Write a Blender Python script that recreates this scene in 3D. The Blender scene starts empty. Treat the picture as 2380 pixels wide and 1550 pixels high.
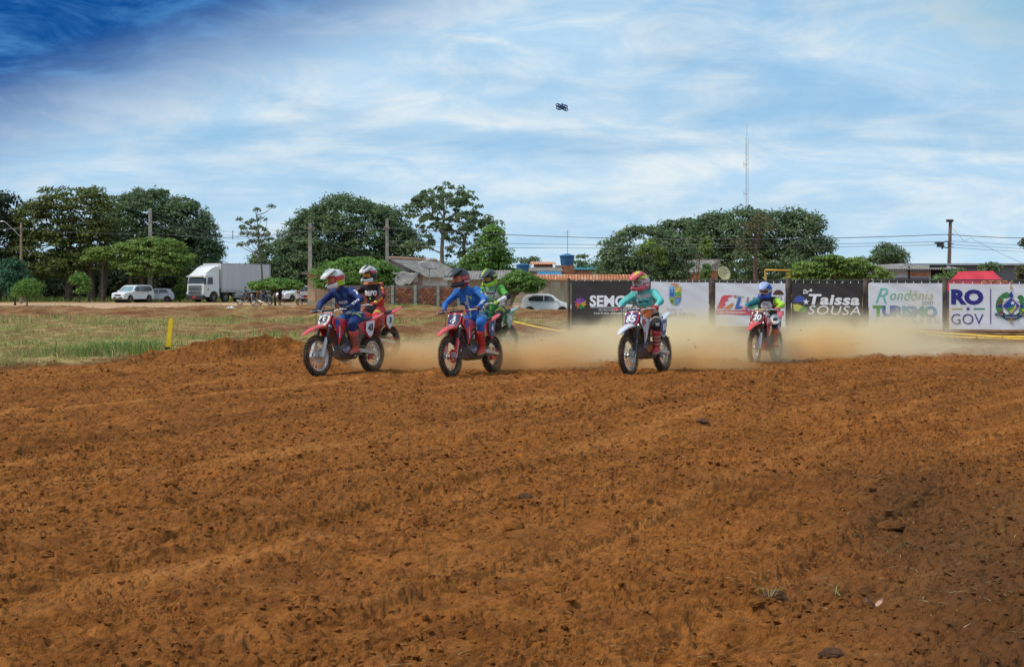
import bpy, bmesh, math, random
import numpy as np
from mathutils import Vector, Matrix
from mathutils.bvhtree import BVHTree

R = random.Random(7)
rng = np.random.default_rng(7)
SC = bpy.context.scene
COL = SC.collection
PI = math.pi

# ------------------------------------------------------------------ camera
FPX, XC, YH, EYE = 3305.0, 1190.0, 668.0, 1.5      # focal length, centre column, horizon row, eye height
cam_data = bpy.data.cameras.new('camera')
cam = bpy.data.objects.new('camera', cam_data)
COL.objects.link(cam)
cam.location = (0, 0, EYE)
cam.rotation_euler = (PI / 2, 0, 0)
cam_data.sensor_width = 36
cam_data.lens = 36 * FPX / 2380
cam_data.shift_y = -107 / 2380
cam_data.clip_end = 6000
cam_data.clip_start = 0.1
SC.camera = cam

# ------------------------------------------------------------------ exposure
SC.view_settings.view_transform = 'Standard'
SC.view_settings.look = 'None'
SC.view_settings.exposure = 0.04
SC.view_settings.gamma = 1.0
SC.view_settings.use_curve_mapping = False
SC.cycles.max_bounces = 6
SC.cycles.volume_bounces = 5
SC.cycles.transparent_max_bounces = 12
SC.cycles.use_denoising = True
SC.cycles.caustics_reflective = False
SC.cycles.caustics_refractive = False

# ------------------------------------------------------------------ sun and sky
SUN_EL, SUN_AZ = math.radians(58), math.radians(256)   # azimuth measured clockwise from +Y
sun_data = bpy.data.lights.new('sun', 'SUN')
sun_data.energy = 3.1
sun_data.angle = math.radians(11)
sun_data.color = (1.0, 0.92, 0.79)
sun = bpy.data.objects.new('sun', sun_data)
COL.objects.link(sun)
sdir = Vector((math.sin(SUN_AZ) * math.cos(SUN_EL), math.cos(SUN_AZ) * math.cos(SUN_EL), math.sin(SUN_EL)))
sun.rotation_euler = sdir.to_track_quat('Z', 'Y').to_euler()
sun.location = (0, -20, 30)

class NT:
    """small node-tree writer"""
    def __init__(s, tree):
        s.t = tree; s.n = tree.nodes; s.l = tree.links
    def node(s, typ, **kw):
        n = s.n.new(typ)
        for k, v in kw.items():
            if k.startswith('i_'):
                n.inputs[int(k[2:])].default_value = v
            else:
                setattr(n, k, v)
        return n
    def link(s, a, b): s.l.new(a, b)
    def _in(s, n, i, v):
        if v is None: return
        if hasattr(v, 'is_linked') or hasattr(v, 'links'):
            s.l.new(v, n.inputs[i])
        else:
            n.inputs[i].default_value = v
    def math(s, op, a, b=None, c=None, clamp=False):
        n = s.n.new('ShaderNodeMath'); n.operation = op; n.use_clamp = clamp
        s._in(n, 0, a); s._in(n, 1, b)
        if c is not None: s._in(n, 2, c)
        return n.outputs[0]
    def vmath(s, op, a, b=None, out=0):
        n = s.n.new('ShaderNodeVectorMath'); n.operation = op
        s._in(n, 0, a); s._in(n, 1, b)
        return n.outputs[out]
    def noise(s, vec, scale, detail=4, rough=0.55, dist=0.0, w=None):
        n = s.n.new('ShaderNodeTexNoise')
        if w is not None: n.noise_dimensions = '4D'; n.inputs['W'].default_value = w
        n.inputs['Scale'].default_value = scale; n.inputs['Detail'].default_value = detail
        n.inputs['Roughness'].default_value = rough; n.inputs['Distortion'].default_value = dist
        if vec is not None: s.l.new(vec, n.inputs['Vector'])
        return n.outputs['Fac']
    def ramp(s, fac, a, b, lo=0.0, hi=1.0, smooth=True):
        n = s.n.new('ShaderNodeMapRange')
        n.interpolation_type = 'SMOOTHSTEP' if smooth else 'LINEAR'
        s._in(n, 0, fac); s._in(n, 1, a); s._in(n, 2, b); s._in(n, 3, lo); s._in(n, 4, hi)
        return n.outputs[0]
    def mix(s, f, a, b, blend='MIX'):
        n = s.n.new('ShaderNodeMix'); n.data_type = 'RGBA'; n.blend_type = blend
        s._in(n, 0, f)
        for i, v in ((6, a), (7, b)):
            if isinstance(v, (tuple, list)) and len(v) == 3: v = (*v, 1)
            s._in(n, i, v)
        return n.outputs[2]
    def comb(s, x, y, z):
        n = s.n.new('ShaderNodeCombineXYZ')
        s._in(n, 0, x); s._in(n, 1, y); s._in(n, 2, z)
        return n.outputs[0]
    def sep(s, v):
        n = s.n.new('ShaderNodeSeparateXYZ'); s.l.new(v, n.inputs[0]); return n.outputs

world = bpy.data.worlds.new('World')
SC.world = world
world.use_nodes = True
world.node_tree.nodes.clear()
w = NT(world.node_tree)
sky = w.node('ShaderNodeTexSky', sky_type='NISHITA', sun_disc=False, sun_elevation=SUN_EL, sun_rotation=SUN_AZ,
             air_density=1.0, dust_density=1.5, ozone_density=2.0)
geo = w.node('ShaderNodeTexCoord')
d = geo.outputs['Generated']
dx, dy, dz = w.sep(d)
az = w.math('ARCTAN2', dx, dy)                    # 0 straight ahead, + to the right
zc = w.math('MAXIMUM', dz, 0.0)
inv = w.math('DIVIDE', 1.0, w.math('ADD', zc, 0.10))
cp = w.comb(w.math('MULTIPLY', dx, inv), w.math('MULTIPLY', w.math('MULTIPLY', dy, inv), 1.25), 0.0)
big = w.noise(cp, 0.42, 5, 0.55, 0.7, w=1.3)
mid = w.noise(cp, 1.15, 7, 0.6, 0.6, w=4.7)
fine = w.noise(w.comb(w.math('MULTIPLY', az, 11.0), w.math('MULTIPLY', dz, 30.0), 0.0), 1.0, 8, 0.62, 1.1, w=2.2)
# blue behind, white veil, grey-blue cloud bottoms
cool = w.mix(w.ramp(dz, 0.0, 0.25), (3.4, 6.0, 8.6), (1.9, 4.5, 7.4))
nis = w.mix(1.0, cool, sky.outputs[0], 'MIX')
blue = w.mix(0.15, cool, sky.outputs[0])
veil = w.mix(w.ramp(fine, 0.35, 0.68), (4.6, 6.8, 8.9), (7.7, 8.5, 8.8))
cover = w.ramp(w.math('ADD', w.math('MULTIPLY', big, 0.55), w.math('MULTIPLY', mid, 0.45)), 0.31, 0.56)
c1 = w.mix(cover, blue, veil)
# heavier slate bank, one of them hanging up to the left, others elsewhere round the sky
sw = w.math('ADD', w.math('MULTIPLY', w.math('SUBTRACT', mid, 0.5), 0.55), w.math('MULTIPLY', w.math('SUBTRACT', fine, 0.5), 0.30))
el = w.math('MULTIPLY', dz, 5.2)
leftbank = w.math('ADD', w.math('SUBTRACT', w.math('MULTIPLY', az, -2.9), 0.60), w.math('ADD', w.math('MULTIPLY', w.math('SUBTRACT', el, 0.78), 1.5), sw))
lb = w.ramp(leftbank, -0.34, 0.40)
azr = w.math('SUBTRACT', az, 0.40)
rightbank = w.math('ADD', w.math('MULTIPLY', w.math('SUBTRACT', az, 0.30), 1.6), w.math('ADD', w.math('MULTIPLY', w.math('SUBTRACT', el, 0.75), 0.7), sw))
rb = w.ramp(rightbank, -0.12, 0.45, 0.0, 0.75)
front = w.ramp(dy, 0.2, 0.6)                        # these two banks hang over the far side of the field
other = w.math('MULTIPLY', w.ramp(big, 0.52, 0.66), w.math('SUBTRACT', 1.0, front))
c2 = w.mix(w.math('MULTIPLY', lb, front), c1, w.mix(w.ramp(w.math('ADD', w.math('MULTIPLY', fine, .6), w.math('MULTIPLY', mid, .4)), .40, .62), (0.02, 0.70, 2.9), (0.75, 2.6, 5.8)))
c3 = w.mix(w.math('MULTIPLY', rb, front), c2, (1.6, 3.9, 5.4))
c4 = w.mix(other, c3, (2.6, 3.6, 4.8))
# pale band low over the trees
hz = w.ramp(dz, 0.0, 0.085, 0.55, 0.0)
c5 = w.mix(hz, c4, (5.2, 7.5, 9.2))
# below the horizon: ground bounce tone
c6 = w.mix(w.ramp(dz, -0.03, 0.0), (1.6, 0.9, 0.5), c5)
bg = w.node('ShaderNodeBackground')
w.link(c6, bg.inputs[0]); bg.inputs[1].default_value = 0.10
wo = w.node('ShaderNodeOutputWorld')
w.link(bg.outputs[0], wo.inputs[0])

# ------------------------------------------------------------------ helpers
def X(px, dep): return (px - XC) / FPX * dep
def Z(py, dep): return EYE + (YH - py) / FPX * dep
def P(px, py, dep): return Vector((X(px, dep), dep, Z(py, dep)))

_m = {}
def mat(name, col, rough=0.7, metal=0.0, var=0.15, scale=6.0, bump=0.0, bscale=None, dirt=0.0, spec=0.4, trans=0.0, dirtcol=(0.30, 0.155, 0.07), coat=0.0):
    if name in _m: return _m[name]
    m = bpy.data.materials.new(name); m.use_nodes = True
    t = NT(m.node_tree); t.n.clear()
    b = t.node('ShaderNodeBsdfPrincipled'); o = t.node('ShaderNodeOutputMaterial')
    tc = t.node('ShaderNodeTexCoord').outputs['Object']
    n1 = t.noise(tc, scale, 5, 0.6)
    lo = tuple(max(0, c * (1 - var)) for c in col); hi = tuple(min(1, c * (1 + var)) for c in col)
    c = t.mix(t.ramp(n1, 0.3, 0.7), lo, hi)
    if dirt > 0:
        n2 = t.noise(tc, 9.0, 6, 0.7)
        f = t.ramp(n2, 0.62 - 0.4 * dirt, 0.80 - 0.2 * dirt, 0.0, min(0.9, 0.35 + dirt * 0.6))
        c = t.mix(f, c, dirtcol)
        t.link(t.math('ADD', t.math('MULTIPLY', f, 0.5), rough, clamp=True), b.inputs['Roughness'])
    else:
        b.inputs['Roughness'].default_value = rough
    t.link(c, b.inputs['Base Color'])
    b.inputs['Metallic'].default_value = metal
    b.inputs['Specular IOR Level'].default_value = spec
    if coat: b.inputs['Coat Weight'].default_value = coat
    if trans: b.inputs['Transmission Weight'].default_value = trans
    if bump > 0:
        bn = t.node('ShaderNodeBump'); bn.inputs['Strength'].default_value = bump; bn.inputs['Distance'].default_value = 0.01
        t.link(t.noise(tc, bscale or scale * 5, 5, 0.65), bn.inputs['Height']); t.link(bn.outputs[0], b.inputs['Normal'])
    t.link(b.outputs[0], o.inputs[0])
    _m[name] = m
    return m

class MB:
    """collects verts / faces with material indices, then links them as ONE mesh object"""
    def __init__(s): s.v = []; s.f = []; s.m = []
    def add(s, vs, fs, mi=0):
        b = len(s.v); s.v += [tuple(v) for v in vs]; s.f += [tuple(b + i for i in f) for f in fs]; s.m += [mi] * len(fs); return s
    def box(s, c, size, mi=0, rot=None):
        hx, hy, hz_ = size[0] / 2, size[1] / 2, size[2] / 2
        vs = [Vector((x, y, z)) for x in (-hx, hx) for y in (-hy, hy) for z in (-hz_, hz_)]
        if rot is not None: vs = [rot @ v for v in vs]
        c = Vector(c)
        return s.add([v + c for v in vs], [(0, 1, 3, 2), (4, 6, 7, 5), (0, 4, 5, 1), (2, 3, 7, 6), (0, 2, 6, 4), (1, 5, 7, 3)], mi)
    def tube(s, pts, r, n=8, mi=0, caps=True, squash=None):
        pts = [Vector(p) for p in pts]; k = len(pts)
        rs = r if isinstance(r, (list, tuple)) else [r] * k
        vs = []; prev = None
        for i, p in enumerate(pts):
            t = (pts[min(i + 1, k - 1)] - pts[max(i - 1, 0)])
            if t.length < 1e-9: t = Vector((0, 0, 1))
            t.normalize()
            if prev is None:
                a = Vector((0, 0, 1)) if abs(t.z) < 0.9 else Vector((1, 0, 0))
                u = t.cross(a).normalized()
            else:
                u = (prev - t * prev.dot(t))
                u = u.normalized() if u.length > 1e-6 else t.orthogonal().normalized()
            prev = u; w_ = t.cross(u)
            for j in range(n):
                a = 2 * PI * j / n
                q = (u * math.cos(a) + w_ * math.sin(a)) * rs[i]
                if squash: q = Vector((q.x * squash[0], q.y * squash[1], q.z * squash[2]))
                vs.append(p + q)
        fs = [(i * n + j, i * n + (j + 1) % n, (i + 1) * n + (j + 1) % n, (i + 1) * n + j) for i in range(k - 1) for j in range(n)]
        if caps: fs += [tuple(range(n - 1, -1, -1)), tuple((k - 1) * n + j for j in range(n))]
        return s.add(vs, fs, mi)
    def lathe(s, prof, c, axis='Y', n=24, mi=0, closed=False):
        """prof: (radius, offset along axis)"""
        c = Vector(c); k = len(prof); vs = []
        for r_, h in prof:
            for j in range(n):
                a = 2 * PI * j / n; x, z = r_ * math.cos(a), r_ * math.sin(a)
                vs.append(c + (Vector((x, h, z)) if axis == 'Y' else Vector((x, z, h)) if axis == 'Z' else Vector((h, x, z))))
        m_ = k if closed else k - 1
        fs = [(i * n + j, ((i + 1) % k) * n + j, ((i + 1) % k) * n + (j + 1) % n, i * n + (j + 1) % n) for i in range(m_) for j in range(n)]
        if not closed:
            if prof[0][0] > 1e-6: fs.append(tuple(range(n)))
            if prof[-1][0] > 1e-6: fs.append(tuple((k - 1) * n + j for j in range(n - 1, -1, -1)))
        return s.add(vs, fs, mi)
    def prism(s, outline, o, u, v, n, t, mi=0):
        """2-D outline extruded by t along n from plane at o"""
        o, u, v, n = Vector(o), Vector(u), Vector(v), Vector(n); k = len(outline)
        a = [o + u * x + v * y for x, y in outline]; b = [p + n * t for p in a]
        fs = [tuple(range(k - 1, -1, -1)), tuple(range(k, 2 * k))] + [(i, (i + 1) % k, k + (i + 1) % k, k + i) for i in range(k)]
        return s.add(a + b, fs, mi)
    def sphere(s, c, r, nu=12, nv=8, mi=0):
        r = Vector(r) if not isinstance(r, (int, float)) else Vector((r, r, r)); c = Vector(c)
        vs = [c + Vector((0, 0, r.z))]
        for i in range(1, nv):
            p = PI * i / nv
            for j in range(nu):
                a = 2 * PI * j / nu
                vs.append(c + Vector((r.x * math.sin(p) * math.cos(a), r.y * math.sin(p) * math.sin(a), r.z * math.cos(p))))
        vs.append(c - Vector((0, 0, r.z)))
        fs = [(0, 1 + j, 1 + (j + 1) % nu) for j in range(nu)]
        for i in range(nv - 2):
            fs += [(1 + i * nu + j, 1 + (i + 1) * nu + j, 1 + (i + 1) * nu + (j + 1) % nu, 1 + i * nu + (j + 1) % nu) for j in range(nu)]
        e = len(vs) - 1; b = 1 + (nv - 2) * nu
        fs += [(e, b + (j + 1) % nu, b + j) for j in range(nu)]
        return s.add(vs, fs, mi)
    def capsule(s, a, b, ra, rb, n=12, mi=0):
        a, b = Vector(a), Vector(b); t = (b - a)
        if t.length < 1e-5: t = Vector((0, 0, 1e-4))
        t.normalize()
        pts, rs = [], []
        for q in (-0.98, -0.8, -0.5, 0.0): pts.append(a + t * ra * q); rs.append(ra * math.sqrt(max(0.0, 1 - q * q)))
        for q in (0.0, 0.5, 0.8, 0.98): pts.append(b + t * rb * q); rs.append(rb * math.sqrt(max(0.0, 1 - q * q)))
        return s.tube(pts, rs, n, mi)
    def loft(s, secs, mi=0, cap=True):
        n = len(secs[0]); vs = [p for sec in secs for p in sec]
        fs = [(i * n + j, i * n + (j + 1) % n, (i + 1) * n + (j + 1) % n, (i + 1) * n + j) for i in range(len(secs) - 1) for j in range(n)]
        if cap: fs += [tuple(range(n - 1, -1, -1)), tuple((len(secs) - 1) * n + j for j in range(n))]
        return s.add(vs, fs, mi)
    def mesh(s, name, mats, smooth=True, ang=38):
        me = bpy.data.meshes.new(name); me.from_pydata(s.v, [], s.f)
        for m_ in (mats if isinstance(mats, (list, tuple)) else [mats]): me.materials.append(m_)
        me.polygons.foreach_set('material_index', s.m)
        if smooth:
            me.polygons.foreach_set('use_smooth', [True] * len(s.f)); me.set_sharp_from_angle(angle=math.radians(ang))
        me.update(); return me
    def build(s, name, mats, parent=None, smooth=True, ang=38, fix=True, loc=None):
        me = s.mesh(name, mats, smooth, ang)
        if fix:
            bm = bmesh.new(); bm.from_mesh(me); bmesh.ops.recalc_face_normals(bm, faces=bm.faces); bm.to_mesh(me); bm.free()
        return link(name, me, parent, loc)

def link(name, me, parent=None, loc=None):
    o = bpy.data.objects.new(name, me); COL.objects.link(o)
    if parent is not None: o.parent = parent
    if loc is not None: o.location = loc
    return o
def thing(name, label, cat, loc=(0, 0, 0), rz=0.0, group=None):
    o = bpy.data.objects.new(name, None); COL.objects.link(o)
    o.location = loc; o.rotation_euler = (0, 0, rz); o.empty_display_size = 0.2
    return tag(o, label, cat, group)
def tag(o, label, cat, group=None, kind=None):
    if label: o['label'] = label
    if cat: o['category'] = cat
    if group: o['group'] = group
    if kind: o['kind'] = kind
    return o
def copy_tree(o, parent=None):
    c = o.copy(); COL.objects.link(c)
    if parent is not None: c.parent = parent
    for ch in o.children: copy_tree(ch, c)
    return c

def np_mesh(name, verts, faces, mats, attr=None, mi=None, smooth=False, normals=None):
    """verts (N,3), faces (M,k) numpy; attr dict name -> (N,4) colour"""
    me = bpy.data.meshes.new(name); k = faces.shape[1]
    me.vertices.add(len(verts)); me.vertices.foreach_set('co', verts.astype(np.float32).ravel())
    me.loops.add(faces.size); me.loops.foreach_set('vertex_index', faces.astype(np.int32).ravel())
    me.polygons.add(len(faces)); me.polygons.foreach_set('loop_start', np.arange(0, faces.size, k, dtype=np.int32))
    me.polygons.foreach_set('loop_total', np.full(len(faces), k, np.int32))
    if mi is not None: me.polygons.foreach_set('material_index', mi.astype(np.int32))
    me.polygons.foreach_set('use_smooth', np.full(len(faces), smooth, bool))
    for m_ in (mats if isinstance(mats, (list, tuple)) else [mats]): me.materials.append(m_)
    me.update(calc_edges=True)
    for nm, a in (attr or {}).items():
        at = me.color_attributes.new(nm, 'FLOAT_COLOR', 'POINT'); at.data.foreach_set('color', a.astype(np.float32).ravel())
    return me

_tc = {}
def text_data(s, bold=0.0, shear=0.0, space=1.0):
    key = (s, bold, shear, space)
    if key in _tc: return _tc[key]
    c = bpy.data.curves.new('t', 'FONT'); c.body = s; c.size = 1; c.offset = bold; c.shear = shear; c.space_character = space; c.resolution_u = 3
    o = bpy.data.objects.new('t', c); COL.objects.link(o)
    dg = bpy.context.evaluated_depsgraph_get()
    me = bpy.data.meshes.new_from_object(o.evaluated_get(dg))
    vs = [v.co.copy() for v in me.vertices]; fs = [tuple(p.vertices) for p in me.polygons]
    bpy.data.objects.remove(o); bpy.data.curves.remove(c); bpy.data.meshes.remove(me)
    x0, x1 = min(v.x for v in vs), max(v.x for v in vs); y0, y1 = min(v.y for v in vs), max(v.y for v in vs)
    vs = [((v.x - x0) / (x1 - x0), (v.y - y0) / (y1 - y0)) for v in vs]
    _tc[key] = (vs, fs, (x1 - x0), (y1 - y0)); return _tc[key]
def text(mb, s, o, u, v, w_, h=None, mi=0, bold=0.02, shear=0.0, off=0.004, conform=None, wave=None, space=1.0):
    """lettering centred on o, w_ wide and h high, in the plane of u and v"""
    vs, fs, a, b = text_data(s, bold, shear, space); o, u, v = Vector(o), Vector(u).normalized(), Vector(v).normalized(); n = u.cross(v)
    if h is None: h = w_ * b / a
    out = []
    for x, y in vs:
        p = o + u * (x - 0.5) * w_ + v * (y - 0.5) * h
        if conform:
            hit = conform.ray_cast(p + n * 0.06, -n, 0.4)
            if hit[0] is not None: p = hit[0]
        if wave: p = wave(p)
        out.append(p + n * off)
    mb.add(out, fs, mi)

# value noise in numpy --------------------------------------------------
def _h(ix, iy, s):
    n = (ix.astype(np.int64) * 374761393 + iy.astype(np.int64) * 668265263 + s * 982451653) & 0xFFFFFFFF
    n = ((n ^ (n >> 13)) * 1274126177) & 0xFFFFFFFF
    n = (n ^ (n >> 16)) & 0xFFFFFFFF
    return n.astype(np.float64) / 4294967295.0
def vn(x, y, s=0):
    ix, iy = np.floor(x), np.floor(y); fx, fy = x - ix, y - iy
    u, v_ = fx * fx * (3 - 2 * fx), fy * fy * (3 - 2 * fy)
    a, b, c, d_ = _h(ix, iy, s), _h(ix + 1, iy, s), _h(ix, iy + 1, s), _h(ix + 1, iy + 1, s)
    return (a * (1 - u) + b * u) * (1 - v_) + (c * (1 - u) + d_ * u) * v_
def fbm(x, y, o=4, s=0):
    t, a, n = 0, 0.5, 0
    for i in range(o):
        t = t + a * vn(x * 2 ** i + 17.3 * i, y * 2 ** i - 9.1 * i, s + i); n += a; a *= 0.5
    return t / n
def sstep(a, b, x):
    t = np.clip((x - a) / (b - a), 0, 1); return t * t * (3 - 2 * t)
# ------------------------------------------------------------------ terrain
EDGE_X = np.array([-60, -25, -12, -8.8, -7.4, -5.0, -2, 2, 6, 13.5, 25, 60.])
EDGE_Y = np.array([8, 14, 19.5, 23.6, 27.0, 29.3, 31, 33, 34.5, 36.5, 40, 48.])
def edge(x): return np.interp(x, EDGE_X, EDGE_Y)
def masks(x, y):
    e = edge(x) + (fbm(x * 0.9, y * 0.9, 3, 5) - 0.5) * 1.6
    bm_ = sstep(-7.5, -6.8, x) * (1 - sstep(-4.6, -3.6, x))
    e = e + bm_ * 1.7
    track = 1 - sstep(-0.15, 0.25, y - e)
    rd = np.abs(y - (120 + 0.02 * x + (fbm(x * .05, y * .05, 2, 11) - .5) * 3))
    road = 1 - sstep(16.5, 18.0, rd)
    wv = (fbm(x * .10, y * .10, 3, 61) - .5) * 14
    band = sstep(60, 66, y + wv) * (1 - sstep(100, 104, y)); b2 = sstep(-.26, -.20, x / np.maximum(y, 1) + wv * .004) * sstep(39, 42, y + wv * .3) * (1 - sstep(48, 53, y + wv * .5))
    band = np.maximum(band, b2 * .95)                     # scraped, hay-strewn strip
    lush = fbm(x * 0.35, y * 0.22, 4, 21)
    left = 1 - sstep(-1.5, 5.0, x - (y - 30) * 0.05)
    grass = (1 - track) * (1 - road) * sstep(0.36, 0.52, lush + 0.16 * left) * (0.25 + 0.75 * left)
    grass = grass * (1 - band * 0.93 * sstep(0.25, 0.5, fbm(x * .12, y * .3, 3, 31)))
    grass = np.where(y > 146, np.maximum(grass, 0.85 * sstep(146, 152, y)), grass)
    return track, grass, road, band, e
def terr(x, y, detail=True):
    x = np.asarray(x, float); y = np.asarray(y, float)
    tr, gr, rd, band, e = masks(x, y)
    h = (1 - tr) * 0.10 * (1 - sstep(60, 110, y))
    dd = y - e
    leftside = 1 - sstep(-4.6, -2.2, x)
    h += (np.exp(-((dd - 0.75) / 0.75) ** 2) * 0.07) * (0.6 + 0.8 * fbm(x * 1.1, y * 1.1, 3, 3))
    bb = sstep(-7.6, -6.6, x) * (1 - sstep(-4.9, -3.4, x)); h += bb * np.exp(-((dd + .85) / .62) ** 2) * .40 * (.35 + 1.1 * fbm(x * 1.5, y * 1.2, 4, 13))
    h += band * (fbm(x * .35, y * .22, 4, 41) - 0.45) * 0.85 * (1 - rd)
    h += (1 - tr) * (1 - rd) * (1 - sstep(90, 125, y)) * (fbm(x * .8, y * .8, 3, 8) - .5) * 0.14
    h += np.exp(-((x - 2.6) / 5.0) ** 2 - ((y - 100) / 6.0) ** 2) * -0.50
    h += np.exp(-((x - 2.5) / 4.5) ** 2 - ((y - 87) / 3.0) ** 2) * 0.02
    h += sstep(140, 400, y) * 0.0
    if detail:
        # tilled soil: soft ridges, clods, crumbs
        wx = x + (fbm(x * 2.1, y * 2.1, 2, 77) - .5) * .35; wy = y + (fbm(x * 2.3, y * 2.3, 2, 78) - .5) * .35
        t = (fbm(x * .35, y * .35, 3, 50) - .5) * .10
        t = t + (fbm(wx * 1.1, wy * 2.0, 3, 51) - .5) * .055
        c1 = np.abs(vn(wx * 6.0, wy * 7.0, 60) - .5) * 2; c2 = np.abs(vn(wx * 13.0, wy * 14.0, 61) - .5) * 2
        c3 = vn(wx * 29, wy * 29, 62); c4 = vn(wx * 60, wy * 60, 63)
        big = sstep(.55, .95, vn(wx * 4.2, wy * 4.6, 64)) * .035 * vn(wx * .7, wy * .7, 65) * 1.6
        pl1 = sstep(.45, .75, vn(wx * 8.5, wy * 9.5, 71)) * (.4 + vn(wx * 21, wy * 21, 72)); pl2 = sstep(.48, .76, vn(wx * 17 + 3, wy * 19, 73)) * (.4 + vn(wx * 40, wy * 40, 74)); near = 1 - sstep(11, 24, y)
        sc_ = x * .86 - y * .5; al_ = x * .5 + y * .86; ru = fbm(sc_ * .9 + 4 * fbm(al_ * .12, sc_ * .1, 2, 82), al_ * .07, 3, 81) - .5
        t = t + ru * .11 * sstep(.02, .2, np.abs(ru)) - .05 * sstep(.62, .75, vn(sc_ * 2.2, al_ * .12, 83)) * sstep(.4, .6, vn(al_ * .15, sc_ * .3, 84)); patch = sstep(.42, .62, fbm(x * .45, y * .45, 3, 75))
        t = t + (pl1 * (.003 + .003 * near) + pl2 * (.006 + .004 * near)) * (.15 + 1.1 * patch)
        rough = 0.55 + 0.9 * fbm(x * .22, y * .3, 3, 66)
        t = t + rough * ((1 - c1) * .018 + (1 - c2) * .026 + (c3 - .5) * .040 + (c4 - .5) * .022 + big * 1.25)
        h = h + t * np.maximum(tr, 0.25 * (1 - rd))
    return h
def gz(x, y, detail=False): return float(terr(np.array([x]), np.array([y]), detail)[0])
def bed(x, y):
    """ground level under a thing: local mean incl. detail"""
    a = np.array([x - .05, x, x + .05, x, x]); b = np.array([y, y - .05, y, y + .05, y])
    return float(terr(a, b, True).mean())

# soil material
def soil_mat(name, kind):
    m = bpy.data.materials.new(name); m.use_nodes = True; t = NT(m.node_tree); t.n.clear()
    b = t.node('ShaderNodeBsdfPrincipled'); o = t.node('ShaderNodeOutputMaterial')
    pos = t.node('ShaderNodeNewGeometry').outputs['Position']
    at = t.node('ShaderNodeVertexColor', layer_name='zone')
    sp = t.node('ShaderNodeSeparateColor'); t.link(at.outputs[0], sp.inputs[0])
    nb = t.noise(pos, 0.35, 4, 0.6); nm = t.noise(pos, 3.2, 6, 0.65); nf = t.noise(pos, 24.0, 6, 0.7); nff = t.noise(pos, 85.0, 3, 0.7)
    soil = t.mix(t.ramp(nm, 0.30, 0.72), (0.165, 0.055, 0.011), (0.375, 0.140, 0.032))
    soil = t.mix(t.ramp(nb, 0.35, 0.65, 0, 0.65), soil, (0.33, 0.122, 0.028))
    soil = t.mix(t.ramp(nf, 0.42, 0.62, 0, 0.60), soil, (0.12, 0.040, 0.010))
    soil = t.mix(t.ramp(nff, 0.60, 0.75, 0, 0.5), soil, (0.50, 0.23, 0.075))
    soil = t.mix(t.ramp(t.noise(pos, 7.0, 5, 0.7, 0.5), 0.52, 0.66, 0, 0.45), soil, (0.15, 0.055, 0.015))
    dotn = t.vmath('DOT_PRODUCT', pos, (.86, -.5, 0), out=1); dota = t.vmath('DOT_PRODUCT', pos, (.5, .86, 0), out=1)
    streak = t.noise(t.comb(t.math('MULTIPLY', dotn, 1.1), t.math('MULTIPLY', dota, .10), 0.0), 1.0, 5, .65, .8)
    soil = t.mix(t.ramp(streak, .54, .66, 0, .5), soil, (0.44, 0.18, 0.05)); soil = t.mix(t.ramp(streak, .46, .36, 0, .55), soil, (0.13, 0.048, 0.012))
    # moist and chaffy patches towards the verge on the right
    px_, py_, _ = t.sep(pos)
    moist = t.math('MULTIPLY', t.ramp(t.math('ADD', t.math('SUBTRACT', px_, t.math('MULTIPLY', py_, 0.16)), t.math('MULTIPLY', t.noise(pos, 0.8, 4), 1.6)), 0.7, 2.0), t.ramp(py_, 14.0, 8.0))
    soil = t.mix(t.math('MULTIPLY', moist, 0.75), soil, (0.085, 0.040, 0.017))
    near_dark = t.ramp(t.noise(pos, 0.55, 5, 0.6, 0.4), 0.50, 0.68, 0.0, 0.5)  # random darker soil patches, stronger towards the camera
    soil = t.mix(t.math('MULTIPLY', near_dark, t.ramp(py_, 16.0, 6.0)), soil, (0.115, 0.045, 0.014))
    if kind == 'soil':
        col = soil
    else:
        dry = t.mix(t.ramp(nf, 0.35, 0.65), (0.24, 0.165, 0.062), (0.42, 0.32, 0.14))
        grn = t.mix(t.ramp(nm, 0.3, 0.7), (0.16, 0.22, 0.05), (0.32, 0.34, 0.10))
        g = t.mix(t.ramp(t.noise(pos, 0.5, 5, 0.65), 0.48, 0.66), dry, grn); g = t.mix(t.ramp(t.noise(pos, 1.0, 6, 0.7), 0.44, 0.56, 0, .9), g, (0.17, 0.070, 0.028))
        band = t.mix(t.ramp(t.noise(pos, 0.55, 6, 0.75), 0.42, 0.62), (0.14, 0.050, 0.020), (0.30, 0.155, 0.065))
        road = t.mix(t.ramp(t.noise(pos, 0.8, 4), 0.3, 0.7), (0.40, 0.25, 0.15), (0.54, 0.36, 0.23))
        far = t.mix(sp.outputs[1], band, g)
        col = t.mix(sp.outputs[2], far, road)
        col = t.mix(sp.outputs[0], col, soil)
    t.link(col, b.inputs['Base Color']); b.inputs['Roughness'].default_value = 0.95; b.inputs['Specular IOR Level'].default_value = 0.12
    bn = t.node('ShaderNodeBump'); bn.inputs['Strength'].default_value = 0.7; bn.inputs['Distance'].default_value = 0.03
    t.link(t.math('ADD', t.noise(pos, 40.0, 6, 0.75), t.math('MULTIPLY', t.noise(pos, 12.0, 4, 0.7), 1.6)), bn.inputs['Height']); t.link(bn.outputs[0], b.inputs['Normal'])
    t.link(b.outputs[0], o.inputs[0]); return m
M_SOIL = soil_mat('tilled_red_soil', 'soil'); M_GROUND = soil_mat('grass_and_bare_earth', 'ground')

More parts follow.
